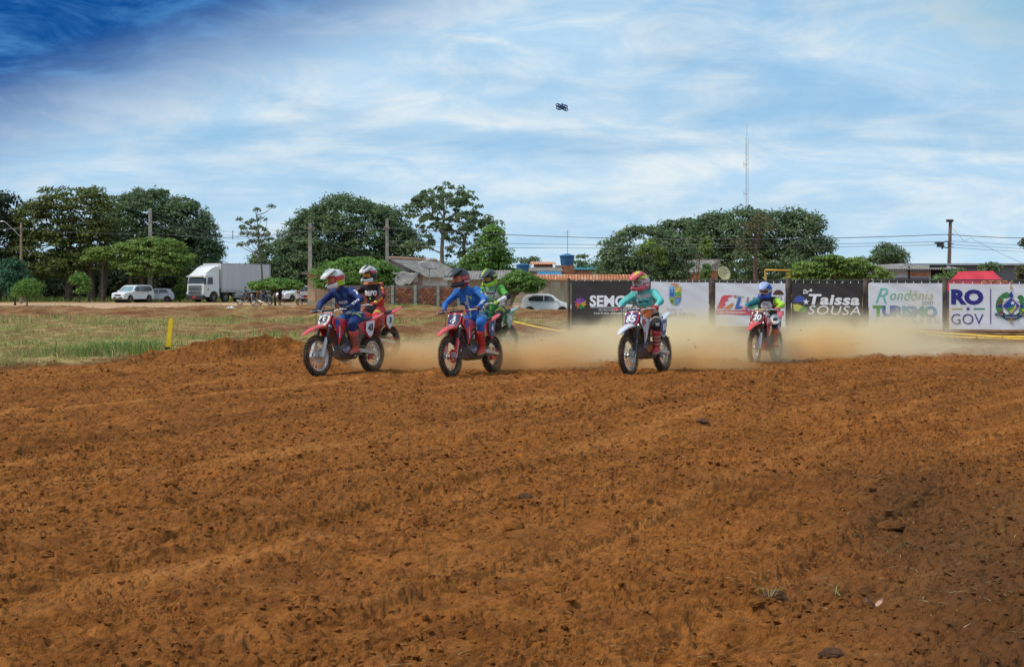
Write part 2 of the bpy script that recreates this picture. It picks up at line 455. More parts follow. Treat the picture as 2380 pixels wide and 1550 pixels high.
def make_ground():
    s = np.concatenate([[-60, -20, -8, -4, -2.4, -1.5, -1.0, -.75, -.6, -.52, -.47], np.linspace(-.44, .44, 500), [.47, .52, .6, .75, 1.0, 1.5, 2.4, 4, 8, 20, 60]])
    ys = [4.3]
    while ys[-1] < 46: ys.append(ys[-1] * 1.0024)
    while ys[-1] < 150: ys.append(ys[-1] * 1.006)
    while ys[-1] < 4500: ys.append(ys[-1] * 1.09)
    ys = np.array([-600, -100, -20, -3, 0, 2, 3, 3.7] + ys)
    YY, SS = np.meshgrid(ys, s, indexing='ij')
    XX = SS * np.maximum(YY, 4.3)
    XX = np.where(YY < 4.3, SS * (4.3 + np.abs(YY - 4.3) * .6), XX)
    ZZ = terr(XX, YY, True)
    fade = sstep(0.5, 2.0, np.abs(SS)); ZZ = ZZ * (1 - fade) + terr(XX, YY, False) * fade
    ZZ = np.where(YY > 600, 0, ZZ)
    tr, gr, rd, bd, e = masks(XX, YY)
    col = np.stack([tr, gr, rd, np.ones_like(tr)], -1).reshape(-1, 4)
    V = np.stack([XX, YY, ZZ], -1).reshape(-1, 3)
    nr, nc = XX.shape
    i = np.arange(nr - 1)[:, None] * nc + np.arange(nc - 1)[None]
    Fc = np.stack([i, i + 1, i + nc + 1, i + nc], -1).reshape(-1, 4)
    cy = YY[:-1, :-1].ravel(); mtr = tr[:-1, :-1].ravel(); mrd = rd[:-1, :-1].ravel()
    sel_t = (mtr > .5); sel_r = (~sel_t) & (mrd > .5); sel_g = ~(sel_t | sel_r)
    for nm, sel, mt in (('dirt_track', sel_t, M_GROUND), ('dirt_road', sel_r, M_GROUND), ('ground', sel_g, M_GROUND)):
        f = Fc[sel]; used = np.unique(f); remap = np.zeros(len(V), np.int64); remap[used] = np.arange(len(used))
        me = np_mesh(nm, V[used], remap[f], mt, {'zone': col[used]}, smooth=False if nm == 'dirt_track' else True)
        o = link(nm, me); o['kind'] = 'structure'
make_ground()
bpy.data.objects['dirt_track']['label'] = 'freshly tilled reddish brown dirt motocross track'
bpy.data.objects['dirt_road']['label'] = 'pale dirt road running behind the field'

# crumbs and clods lying loose on the track
def make_clods():
    base = []
    for k in range(8):
        mb = MB(); mb.sphere((0, 0, 0), 1, 5, 3); v = np.array(mb.v); rr = 0.45 + 0.85 * rng.random(len(v)); v = v * rr[:, None] * np.array([1.15, .85, .62])
        f = []
        for q in mb.f: f += [(q[0], q[i], q[i + 1]) for i in range(1, len(q) - 1)]
        base.append((v, np.array(f)))
    V, Fs, n = [], [], 0
    N = 22000
    dep = 4.6 * (37 / 4.6) ** (rng.random(N) ** 0.85); lat = (rng.random(N) - .5) * .92 * dep
    ok = (dep < edge(lat) + 1.5) ; dep, lat = dep[ok], lat[ok]
    keep = rng.random(len(dep)) < 0.35 + 0.65 * sstep(.45, .62, fbm(lat * .6, dep * .6, 3, 91)); dep, lat = dep[keep], lat[keep]
    zz = terr(lat, dep, True)
    size = 0.005 + 0.015 * rng.random(len(dep)) ** 2.8 + 0.0007 * dep
    bigk = rng.random(len(dep)) < 0.010; size = np.where(bigk, size * 1.9, size)
    for i in range(len(dep)):
        v, f = base[i % 8]; a = rng.random() * 6.28; c, s_ = math.cos(a), math.sin(a)
        vv = v @ np.array([[c, s_, 0], [-s_, c, 0], [0, 0, 1]]) * size[i] + np.array([lat[i], dep[i], zz[i] + size[i] * .25])
        V.append(vv); Fs.append(f + n); n += len(v)
    V = np.concatenate(V); Fs = np.concatenate(Fs)
    me = np_mesh('soil_crumbs', V, Fs, M_SOIL, {'zone': np.tile([1, 0, 0, 1], (len(V), 1))})
    o = link('soil_crumbs', me); tag(o, 'loose crumbs and small clods of reddish soil strewn over the track', None, kind='stuff')
make_clods()

def blades(name, pts, hts, wid, mats, mi, lean=0.5, curl=0.5, flat=False):
    n = len(pts); a = rng.random(n) * 2 * PI; ld = rng.random(n) * 2 * PI
    hd = np.stack([np.cos(a), np.sin(a), np.zeros(n)], -1)
    L = np.stack([np.cos(ld), np.sin(ld), np.zeros(n)], -1) * (lean * (0.3 + rng.random(n)) * hts)[:, None]
    up = np.array([0, 0, 1.0]); hk = hts[:, None]
    w_ = (wid * (0.6 + .8 * rng.random(n)))[:, None]
    p1 = pts + L * .35 + up * hk * (.55 if not flat else .05); p2 = pts + L * (1 + curl * rng.random(n)[:, None]) + up * hk * (.95 if not flat else .04) * (0.6 + .4 * rng.random(n)[:, None])
    V = np.stack([pts - hd * w_ / 2, pts + hd * w_ / 2, p1 + hd * w_ * .4, p1 - hd * w_ * .4, p2], 1).reshape(-1, 3)
    b = np.arange(n) * 5
    F3 = np.concatenate([np.stack([b, b + 1, b + 2], -1), np.stack([b, b + 2, b + 3], -1), np.stack([b + 3, b + 2, b + 4], -1)])
    return np_mesh(name, V, F3, mats, mi=np.concatenate([mi, mi, mi]))
def leafy(name, col, col2, rough=.55, tr=.25):
    m = bpy.data.materials.new(name); m.use_nodes = True; t = NT(m.node_tree); t.n.clear()
    o = t.node('ShaderNodeOutputMaterial'); b = t.node('ShaderNodeBsdfPrincipled'); tl = t.node('ShaderNodeBsdfTranslucent'); mx = t.node('ShaderNodeMixShader')
    g = t.node('ShaderNodeNewGeometry'); c = t.mix(g.outputs['Random Per Island'], col, col2)
    c = t.mix(t.ramp(t.noise(g.outputs['Position'], 0.55, 4, .6), .35, .65, 0, .55), c, tuple(x * .55 for x in col))
    t.link(c, b.inputs['Base Color']); b.inputs['Roughness'].default_value = rough; b.inputs['Specular IOR Level'].default_value = .25
    t.link(c, tl.inputs[0]); mx.inputs[0].default_value = tr; t.link(b.outputs[0], mx.inputs[1]); t.link(tl.outputs[0], mx.inputs[2]); t.link(mx.outputs[0], o.inputs[0]); return m
M_GR = [leafy('green_blade', (.17, .28, .05), (.30, .42, .10)), leafy('dry_blade', (.42, .33, .13), (.62, .50, .24)), leafy('yellow_green_blade', (.32, .38, .09), (.48, .50, .17)), leafy('blue_green_blade', (.05, .15, .05), (.12, .24, .09))]
def make_grass():
    N = 430000
    dep = 22 + (112 - 22) * rng.random(N) ** 1.5; lat = (rng.random(N) * 1.02 - .50) * dep
    tr, gr, rd, bd, e = masks(lat, dep)
    dens = np.where(lat > X(700, 1) * dep, .03 + .35 * gr, gr + .10 * (bd > .3)) * (tr < .4) * (rd < .3)
    dens = dens * (0.04 + 0.96 * sstep(.38, .57, fbm(lat * 1.3, dep * .9, 3, 202)))
    dens = dens * np.where(band > .4, .22, 1.0) if False else dens * (1 - .8 * bd); k = rng.random(N) < dens * .95; dep, lat, gr, bd = dep[k], lat[k], gr[k], bd[k]
    lush = fbm(lat * .5, dep * .4, 3, 99) + 0.35 * np.exp(-((lat - X(470, 30)) / 2.2) ** 2 - ((dep - 31) / 2.0) ** 2)
    tall = sstep(.45, .75, fbm(lat * .7, dep * .7, 2, 44))
    h = (.05 + .26 * rng.random(len(dep)) * (.25 + 1.1 * tall)) * np.where(bd > .5, .7, 1) * (1 + .006 * dep)
    z = terr(lat, dep, False)
    r = rng.random(len(dep)); mi = np.where(lush > .57, np.where(r < .40, 0, np.where(r < .75, 2, np.where(r < .85, 3, 1))), np.where(r < .68, 1, np.where(r < .94, 2, 0)))
    mi = np.where((bd > .5) & (r < .85), 1, mi); mi = np.where((bd <= .5) & (r > .93), 1, mi)
    pts = np.stack([lat, dep, z - .01], -1)
    o = link('grass', blades('grass', pts, h * .85, .006 + .00032 * dep, M_GR, mi, .7)); tag(o, 'mixed green and straw coloured grass beside the track', None, kind='stuff')
    # lush clump of tall green grass by the marker post
    N = 5200; lat = rng.normal(X(300, 29.5), .95, N); dep = rng.normal(29.6, .9, N); lush2 = (fbm(lat * 1.4, dep * 1.4, 2, 7) > .42) & ((lat < X(372, 1) * dep) | (dep > 31.2)); k = lush2 & (masks(lat, dep)[0] < .5); lat, dep = lat[k], dep[k]
    pts = np.stack([lat, dep, terr(lat, dep, False)], -1); n_ = len(lat); o = link('tall_grass', blades('tall_grass', pts, .14 + .28 * rng.random(n_), np.full(n_, .012), M_GR, rng.choice([0, 2, 3, 1], n_, p=[.42, .22, .18, .18]), .8)); tag(o, 'taller green grass clump left of the yellow marker post', None, kind='stuff')
    # verge grass on the far side of the road and along the walls
    N = 22000; dep = 147 + 14 * rng.random(N); lat = X(0, 1) * 1.1 * dep + rng.random(N) * dep * .56
    m2 = rng.random(N) < .35; dep = np.where(m2, 99.5 + rng.random(N) * 1.2, dep); lat = np.where(m2, X(880, 100) + rng.random(N) * (X(1190, 100) - X(880, 100)), lat)
    h = .25 + .5 * rng.random(N) * np.where(m2, .5, 1); pts = np.stack([lat, dep, terr(lat, dep, False)], -1)
    o = link('verge_grass', blades('verge_grass', pts, h, np.full(N, .05), M_GR, rng.choice([0, 2, 1], N, p=[.5, .4, .1]), .5)); tag(o, 'taller grass on the verge beyond the dirt road and along the walls', None, kind='stuff')
    # hay litter on the scraped strip
    N = 46000; dep = 36 + 66 * rng.random(N) ** .8; lat = (rng.random(N) * 1.0 - .5) * dep
    k = (fbm(lat * .4, dep * .25, 3, 123) > .54) & (masks(lat, dep)[0] < .3) & (masks(lat, dep)[2] < .3) & ((lat < 0.15 * dep)); dep, lat = dep[k], lat[k]
    pts = np.stack([lat, dep, terr(lat, dep, False) + .01 + .05 * rng.random(len(dep))], -1)
    o = link('straw_litter', blades('straw_litter', pts, .18 + .3 * rng.random(len(dep)), .006 + .0003 * dep, M_GR, np.where(rng.random(len(dep)) < .8, 1, 2), 1.6, .4, True)); tag(o, 'cut dry straw littering the scraped strip of ground', None, kind='stuff')
    # chaff and straw bits on the track
    N = 1900; dep = 4.8 * (34 / 4.8) ** rng.random(N); lat = (rng.random(N) - .5) * .9 * dep
    extra = 700; de = 5 + 6 * rng.random(extra); le = de * (.22 + .25 * rng.random(extra)); dep = np.concatenate([dep, de]); lat = np.concatenate([lat, le])
    k = (masks(lat, dep)[0] > .5) & (rng.random(len(dep)) < .25 + .8 * sstep(.4, .6, fbm(lat * .8, dep * .8, 2, 321))); dep, lat = dep[k], lat[k]
    pts = np.stack([lat, dep, terr(lat, dep, True) + .008], -1)
    o = link('straw_bits', blades('straw_bits', pts, .02 + .07 * rng.random(len(dep)) ** 1.6, .0025 + .0003 * dep, M_GR, np.full(len(dep), 1), 1.3, .6, True)); tag(o, 'thin bits of dry straw scattered on the tilled soil', None, kind='stuff')
make_grass()
# ------------------------------------------------------------------ trees
M_BARK = mat('grey_brown_bark', (.11, .08, .06), .9, var=.4, scale=3, bump=.5)
M_BARK2 = mat('pale_bark', (.22, .18, .15), .9, var=.3, scale=3, bump=.5)
LEAF = {
 'dark': leafy('dark_mango_leaf', (.12, .19, .09), (.21, .29, .135), .6, .35),  # leaf colour lifted in place of haze over the distant crowns
 'mid': leafy('mid_green_leaf', (.11, .20, .06), (.20, .31, .10), .5, .35),
 'olive': leafy('olive_leaf', (.10, .14, .035), (.22, .25, .07), .6, .35),
 'bright': leafy('bright_green_leaf', (.12, .24, .045), (.24, .40, .09), .5, .35),
 'lime': leafy('lime_green_leaf', (.15, .25, .045), (.28, .38, .09), .5, .3),
 'deep': leafy('shade_darkened_leaf', (.028, .050, .022), (.06, .09, .035), .6, .1),  # darker leaf copy, with the shade of the wood put into its colour
 'teal': leafy('blue_green_leaf', (.03, .11, .06), (.07, .19, .09), .5, .2),
 'rust': leafy('rusty_leaf', (.10, .10, .045), (.17, .15, .07), .6, .2),
}
def leaf_cloud(cent, rad, per, size, flat=.65, droop=.25, aspect=.5):
    """cent (n,3) clump centres with outward directions baked in; returns quads"""
    n = len(cent) * per
    c = np.repeat(cent, per, 0); r = np.repeat(rad, per)
    d_ = rng.normal(size=(n, 3)); d_ /= np.linalg.norm(d_, axis=1)[:, None]
    d_[:, 2] = np.where(d_[:, 2] < -.2, -d_[:, 2] * .7, d_[:, 2])
    q = .55 + .5 * rng.random(n) ** .7
    p = c + d_ * (r * q)[:, None] * np.array([1, 1, flat])
    nrm = d_ * .8 + rng.normal(size=(n, 3)) * .45 + np.array([0, 0, .35]); nrm /= np.linalg.norm(nrm, axis=1)[:, None]
    a = rng.normal(size=(n, 3)); a[:, 2] -= droop * 2; u = a - nrm * (a * nrm).sum(1)[:, None]; u /= np.linalg.norm(u, axis=1)[:, None]
    v_ = np.cross(nrm, u); s = (size * (.6 + .8 * rng.random(n)))[:, None]
    V = np.stack([p - u * s * .5, p + v_ * s * aspect * .5, p + u * s * .5, p - v_ * s * aspect * .5], 1).reshape(-1, 3)
    return V
def make_crown(lobes, dep, leaf, clump, nper, size, flat=.8, shell=(.72, 1.0), ncl=None, droop=.25, aspect=.5, under=.85, yr=None):
    """lobes: (px, py, rx, ry) in picture pixels of the photograph, turned into metres at this tree's distance"""
    k = dep / FPX; cs, rs = [], []
    for i, L in enumerate(lobes):
        cx, cy, rx, ry = L[:4]; off = L[4] if len(L) > 4 else 0
        C = np.array([(cx - XC) * k, dep + off, EYE + (YH - cy) * k]); Rr = np.array([rx * k, (yr or 1) * max(rx, ry) * .85 * k, ry * k])
        area = Rr[0] * Rr[2]; n = int((ncl or 3.2) * area / clump ** 2 * 3.0) + 4
        dd = rng.normal(size=(n, 3)); dd /= np.linalg.norm(dd, axis=1)[:, None]
        low = dd[:, 2] < -under; dd[low, 2] *= -1
        q = shell[0] + (shell[1] - shell[0]) * rng.random(n)
        cs.append(C + dd * Rr * q[:, None] * 0.94); rs.append(clump * (.6 + .8 * rng.random(n)))
    cs = np.concatenate(cs); rs = np.concatenate(rs)
    zmin = .3
    cs[:, 2] = np.maximum(cs[:, 2], zmin)
    V = leaf_cloud(cs, rs, int(nper * 1.55), size * .76, flat, droop, aspect)
    Fq = np.arange(len(V)).reshape(-1, 4)
    return np_mesh('crown', V, Fq, LEAF[leaf]), cs
def tree(name, label, lobes, dep, leaf='dark', clump=.9, nper=34, size=.42, trunks=None, bark=None, tr=.35, limbs=6, cat='tree', group='trees beyond the field', **kw):
    k = dep / FPX
    bx = np.mean([l[0] for l in lobes]) if trunks is None else trunks[0][0]
    base = Vector(((bx - XC) * k, dep, gz((bx - XC) * k, dep)))
    t = thing(name, label, cat, base, group=group)
    me, cs = make_crown(lobes, dep, leaf, clump, nper, size, **kw)
    v = np.empty(len(me.vertices) * 3, np.float32); me.vertices.foreach_get('co', v); v = v.reshape(-1, 3) - np.array(base); me.vertices.foreach_set('co', v.ravel()); me.update()
    o = link('crown', me, t)
    mb = MB(); bark = bark or M_BARK
    for (tx, lean, topy) in (trunks or [(bx, 0, np.mean([l[1] for l in lobes]))]):
        b0 = Vector(((tx - XC) * k, dep, -0.1)) - base; b0.z = -.1
        top = Vector(((tx + lean - XC) * k, dep, EYE + (YH - topy) * k)) - base
        mid_ = b0.lerp(top, .5) + Vector((tr * .6, 0, 0)) * R.uniform(-1, 1)
        mb.tube([b0, b0.lerp(mid_, .3) , mid_, top], [tr * 1.35, tr, tr * .8, tr * .45], 9)
        near = sorted(range(len(cs)), key=lambda i: R.random())[:limbs]
        for i in near:
            e = Vector(cs[i]) - base; s0 = b0.lerp(top, R.uniform(.45, 1.0)) if topy else top
            m1 = s0.lerp(e, .5) + Vector((0, 0, (e - s0).length * .12))
            mb.tube([s0, m1, e], [tr * .38, tr * .24, tr * .07], 6)
    mb.build('trunk', bark, t, fix=False)
    return t

# the avenue of big crowns on the left
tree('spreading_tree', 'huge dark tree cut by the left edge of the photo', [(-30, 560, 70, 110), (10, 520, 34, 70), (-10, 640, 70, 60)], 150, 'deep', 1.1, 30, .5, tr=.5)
tree('spreading_tree', 'broad feathery olive green tree with layered crown behind the lamp post at left', [(75, 520, 55, 55), (130, 480, 60, 45), (205, 475, 62, 40), (100, 585, 75, 55), (215, 545, 60, 50), (160, 560, 60, 60), (50, 600, 40, 50), (240, 515, 40, 55), (120, 625, 90, 40), (215, 610, 60, 40)], 150, 'olive', 1.0, 34, .42, trunks=[(215, -10, 520), (235, 12, 540), (160, 0, 540)], tr=.4, flat=.5, shell=(.5, 1.0), ncl=3.0)
tree('mango_tree', 'great dark domed tree towering behind the white truck at left', [(345, 520, 92, 86), (420, 540, 80, 80), (300, 530, 60, 75), (455, 590, 68, 70), (480, 620, 44, 62), (370, 610, 100, 70)], 165, 'dark', .95, 36, .46, trunks=[(400, 0, 560)], tr=.6)
tree('roadside_tree', 'yellow green round tree behind the tall concrete pole at left', [(330, 595, 62, 40), (395, 600, 55, 42), (290, 600, 40, 35), (365, 580, 50, 28), (350, 625, 90, 26)], 146, 'lime', .75, 30, .36, trunks=[(330, 0, 600), (300, 6, 600)], tr=.25, flat=.5)
tree('roadside_tree', 'small pale leafed tree left of the round yellow green one', [(235, 592, 32, 20), (215, 600, 22, 14)], 146, 'lime', .6, 24, .34, trunks=[(240, 0, 600)], tr=.15, flat=.4)
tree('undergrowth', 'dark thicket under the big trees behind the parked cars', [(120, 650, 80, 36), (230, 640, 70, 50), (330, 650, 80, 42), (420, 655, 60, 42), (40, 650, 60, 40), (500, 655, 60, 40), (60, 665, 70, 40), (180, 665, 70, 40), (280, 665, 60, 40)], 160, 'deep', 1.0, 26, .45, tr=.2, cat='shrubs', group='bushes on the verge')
tree('bush', 'blue green conical bush near the left edge', [(30, 640, 30, 38), (40, 668, 44, 26)], 118, 'teal', .5, 34, .26, tr=.08, cat='bush', group='bushes on the verge', droop=-.5)
tree('bush', 'pale yellow green grassy bush at the left beside the road', [(70, 672, 26, 24), (55, 680, 30, 18)], 116, 'bright', .45, 34, .26, tr=.06, cat='bush', group='bushes on the verge', droop=-.8, aspect=.25)
tree('bush', 'small sapling with light leaves below the big trees right of the lamp post', [(190, 668, 16, 26), (180, 650, 12, 16)], 140, 'bright', .5, 20, .3, tr=.08, cat='bush', group='bushes on the verge')
tree('bush', 'weedy light green bush between the silver car and the truck', [(425, 672, 18, 26), (412, 688, 16, 14)], 146, 'bright', .5, 26, .3, tr=.08, cat='bush', group='bushes on the verge', droop=-.5, aspect=.3)

def wood(label, runs, dep, leaf, clump, nper, size):
    lobes = []
    for a, b, y0, y1 in runs:
        x = a
        while x < b: lobes.append((x, R.uniform(y0, y1), R.uniform(24, 36), 714 - y0 if False else R.uniform(34, 52))); x += 26
    me, _ = make_crown(lobes, dep, leaf, clump, nper, size, ncl=2.6); me.name = 'distant_wood'; o = link('distant_wood', me); tag(o, label, None, kind='stuff')
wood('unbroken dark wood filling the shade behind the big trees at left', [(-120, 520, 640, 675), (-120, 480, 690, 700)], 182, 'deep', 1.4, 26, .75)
wood('low unbroken line of distant trees behind the houses', [(540, 1260, 655, 668), (1360, 2100, 648, 664)], 200, 'dark', 1.3, 22, .7)
# sparse tree between the two domes
def sparse_tree():
    dep = 135; k = dep / FPX
    cl = [(553, 511, 7), (597, 490, 8), (633, 483, 7), (575, 520, 9), (590, 515, 8), (607, 512, 9), (570, 534, 9), (585, 532, 9), (603, 530, 8), (561, 528, 7), (618, 536, 7), (566, 545, 8), (584, 547, 9), (601, 548, 9), (614, 550, 8), (625, 546, 6), (557, 572, 8), (570, 570, 8), (582, 565, 9), (596, 562, 9), (607, 566, 9), (617, 562, 8), (612, 575, 8), (628, 557, 6)]
    base = Vector(((606 - XC) * k, dep, 0)); t = thing('thin_tree', 'thin open tree with separate leaf tufts against the sky between the two domed trees', 'tree', base, group='trees beyond the field')
    cs = np.array([((x - XC) * k, dep + R.uniform(-.8, .8), EYE + (YH - y) * k) for x, y, r in cl]); rs = np.array([r * k * R.uniform(.8, 1.25) for *_, r in cl])
    rs = rs * 1.25; V = leaf_cloud(cs, rs, 70, .24, .85, .2, .5) - np.array(base)
    link('crown', np_mesh('crown', V, np.arange(len(V)).reshape(-1, 4), LEAF['dark']), t)
    mb = MB(); q = lambda x, y: P(x, y, dep) - base
    mb.tube([q(612, 690), q(608, 620), q(602, 575), q(600, 530), q(592, 478)], [.10, .08, .065, .05, .02], 7)
    for x, y, r in cl:
        yy = min(y + 18, 600); xx = 602 + (598 - 602) * (600 - yy) / 80
        mb.tube([q(xx, yy), q((x + xx) / 2, (y + yy) / 2 + 3), q(x, y)], [.045, .035, .015], 5)
    mb.tube([q(604, 560), q(618, 530), q(622, 505)], [.04, .03, .01], 5)
    mb.build('trunk', M_BARK, t, fix=False)
sparse_tree()
tree('mango_tree', 'great domed mango tree in the centre left behind the tan wall', [(800, 560, 130, 110), (735, 575, 88, 92), (880, 560, 88, 92), (930, 600, 62, 74), (800, 640, 160, 60), (955, 640, 50, 42), (700, 600, 70, 60)], 166, 'dark', .95, 36, .44, trunks=[(800, 0, 600)], tr=.6)
tree('mango_tree', 'lower dark domed tree leaning against the left side of the centre mango tree', [(640, 620, 58, 58), (690, 640, 70, 52), (610, 650, 34, 40)], 162, 'dark', .8, 34, .40, trunks=[(650, 0, 640)], tr=.4)
tree('umbrella_tree', 'flat topped little umbrella tree shading the parked motorcycles', [(642, 666, 62, 13), (612, 666, 36, 12), (678, 665, 30, 12), (640, 658, 46, 10)], 117, 'bright', .36, 40, .26, trunks=[(640, 0, 676)], tr=.10, flat=.45, limbs=12, bark=M_BARK, group='clipped trees along the road', yr=1.0)
tree('leafy_tree', 'round bright green tree in front of the tan wall behind the black jersey rider', [(830, 640, 86, 38), (775, 640, 48, 32), (885, 640, 40, 30), (830, 625, 60, 26), (830, 660, 82, 30), (765, 660, 36, 22)], 107, 'bright', .5, 36, .26, trunks=[(835, 0, 650), (800, -4, 650)], tr=.14, flat=.5, group='clipped trees along the road')
tree('shade_tree', 'small mop headed tree beside the white compact car', [(1212, 661, 50, 26), (1185, 668, 26, 22), (1240, 668, 26, 20), (1210, 650, 36, 18)], 98, 'bright', .42, 34, .22, trunks=[(1183, 10, 676), (1178, 22, 680)], tr=.11, flat=.5, limbs=10, bark=M_BARK2, group='clipped trees along the road')

# tall open tree with visible limbs
def tall_open():
    dep = 132; k = dep / FPX
    base = Vector(((1027 - XC) * k, dep, 0)); t = thing('tall_tree', 'tall open crowned tree with bare forked limbs showing sky between its leaves', 'tree', base, group='trees beyond the field')
    cl = []
    for cx, cy, rx, ry, n in ((1030, 460, 62, 30, 34), (975, 485, 42, 26, 16), (1075, 480, 42, 34, 22), (1010, 520, 42, 26, 16), (1060, 530, 48, 34, 22), (1000, 565, 30, 16, 9), (1090, 560, 34, 30, 14), (1120, 515, 22, 14, 6), (1140, 530, 26, 16, 7), (960, 575, 20, 10, 5), (1155, 540, 16, 10, 4), (1060, 590, 30, 14, 6)):
        for i in range(int(n * 1.7)):
            a, r = R.random() * 6.28, math.sqrt(R.random()); cl.append((cx + rx * r * math.cos(a), cy + ry * r * math.sin(a), 6 + 6 * R.random()))
    cs = np.array([((x - XC) * k, dep + R.uniform(-2.5, 2.5), EYE + (YH - y) * k) for x, y, r in cl]); rs = np.array([r * k for *_, r in cl])
    V = leaf_cloud(cs, rs * 1.1, 40, .30, .9, .2, .5) - np.array(base)
    link('crown', np_mesh('crown', V, np.arange(len(V)).reshape(-1, 4), LEAF['dark']), t)
    mb = MB(); q = lambda x, y, o=0: P(x, y, dep) + Vector((0, o, 0)) - base
    mb.tube([q(1028, 712), q(1028, 640), q(1027, 580), q(1030, 535), q(1032, 500), q(1030, 450)], [.22, .2, .18, .14, .10, .03], 8)
    for pts in ([(1028, 590), (1005, 580), (985, 565), (965, 572)], [(1030, 545), (1005, 500), (985, 480), (960, 482)], [(1030, 540), (1055, 500), (1068, 470)], [(1032, 510), (1015, 480), (1000, 450)], [(1006, 500), (1004, 480), (990, 462)]):
        mb.tube([q(*p) for p in pts], [.09, .07, .05, .02][:len(pts)], 6)
    mb.build('trunk', M_BARK2, t, fix=False)
    mb = MB(); mb.tube([q(1088, 712), q(1086, 640), q(1078, 580), q(1082, 550), q(1095, 520)], [.17, .16, .13, .09, .03], 8)
    for pts in ([(1080, 578), (1060, 560), (1045, 560)], [(1080, 585), (1105, 565), (1130, 540)], [(1079, 570), (1072, 530), (1065, 500)]):
        mb.tube([q(*p) for p in pts], [.07, .05, .02], 6)
    mb.build('trunk', M_BARK, t, fix=False)
tall_open()
tree('cone_tree', 'pear shaped bright mango tree behind the green jersey rider', [(1140, 600, 48, 48), (1147, 562, 26, 34), (1148, 545, 14, 18), (1105, 622, 32, 30), (1168, 622, 28, 36), (1130, 645, 54, 34)], 122, 'bright', .6, 34, .34, trunks=[(1140, 0, 620)], tr=.25)
tree('far_tree', 'tiny dome of a distant tree above the blue water tank', [(1228, 608, 26, 9)], 190, 'dark', .7, 24, .4, tr=.2)
tree('far_tree', 'feathery tree beside the higher blue water tank', [(1352, 602, 22, 8), (1330, 612, 20, 8), (1370, 625, 18, 18)], 128, 'dark', .55, 18, .32, tr=.1, flat=.35, ncl=1.6)
tree('mango_tree', 'rounded dark tree with a few lime shoots behind the black banner', [(1490, 590, 96, 66), (1440, 625, 62, 50), (1560, 610, 58, 62), (1500, 640, 110, 36)], 116, 'dark', .75, 38, .34, trunks=[(1480, 0, 620)], tr=.45)
tree('shoot_cluster', 'clump of lime coloured young shoots growing on the rounded dark tree', [(1488, 578, 17, 12, -7.6), (1505, 592, 12, 10, -8), (1478, 592, 12, 12, -8), (1512, 612, 10, 12, -8)], 113, 'lime', .34, 26, .26, tr=.05, cat='foliage', group='lime coloured shoots', droop=.8)
tree('shoot_cluster', 'lime coloured shoots hanging at the right side of the rounded dark tree', [(1600 + 20, 584, 8, 24, -6)], 113, 'lime', .34, 26, .26, tr=.05, cat='foliage', group='lime coloured shoots', droop=.8)
tree('big_tree', 'massive dark tree with broken top behind the radio mast', [(1660, 560, 70, 62), (1730, 550, 82, 62), (1810, 560, 80, 72), (1860, 555, 52, 66), (1895, 600, 44, 46), (1640, 600, 60, 50), (1760, 620, 150, 46), (1885, 530, 26, 26), (1905, 572, 34, 12)], 140, 'dark', .95, 34, .42, trunks=[(1760, 0, 600), (1840, 0, 600)], tr=.5)
tree('big_tree', 'dark treetop with ragged tips rising between the two big trees at right', [(1570, 545, 42, 26), (1550, 535, 14, 22), (1600, 530, 40, 18), (1630, 550, 40, 30)], 150, 'dark', .7, 30, .40, tr=.3)
tree('dead_topped_tree', 'rusty brown crown with bare twigs in front of the mast tree', [(1775, 520, 38, 24), (1740, 560, 40, 40)], 133, 'rust', .7, 18, .34, tr=.25, ncl=1.3)
tree('broad_leaf_tree', 'yellow green palmate leaved tree behind the black and white banners at right', [(1880, 632, 40, 28), (1930, 622, 46, 34), (1985, 628, 44, 30), (2035, 642, 34, 24), (1860, 648, 30, 16)], 80, 'lime', .36, 22, .30, trunks=[(1935, 0, 640), (1880, 0, 645), (2000, 0, 645)], tr=.09, flat=.35, droop=.9, aspect=.35)
tree('round_tree', 'round dark tree standing alone above the warehouse roof', [(2065, 600, 38, 28), (2090, 612, 22, 26), (2045, 615, 26, 22)], 150, 'dark', .7, 32, .36, tr=.3)
tree('red_flowering_tree', 'branch tip with reddish flowers at the right edge', [(2386, 567, 12, 14)], 90, 'rust', .3, 20, .22, tr=.05)
tree('red_flowering_tree', 'low reddish bush poking over the red tent at the right edge', [(2378, 640, 14, 16)], 62, 'rust', .25, 24, .2, tr=.05)
tree('bush', 'ivy clump hanging on the brick gable right of the rounded tree', [(1641, 640, 9, 26)], 123, 'mid', .3, 26, .24, tr=.05, cat='bush', group='bushes behind the banners')
tree('bush', 'straggly mid green bush behind the fence left of the red tent', [(2225, 645, 22, 14), (2190, 650, 18, 12)], 56, 'mid', .25, 26, .18, tr=.04, cat='bush', group='bushes behind the banners')
tree('bush', 'dark leafy shrub above the red tent roof', [(2290 + 10, 628, 26, 10)], 70, 'dark', .3, 26, .2, tr=.04, cat='bush', group='bushes behind the banners')

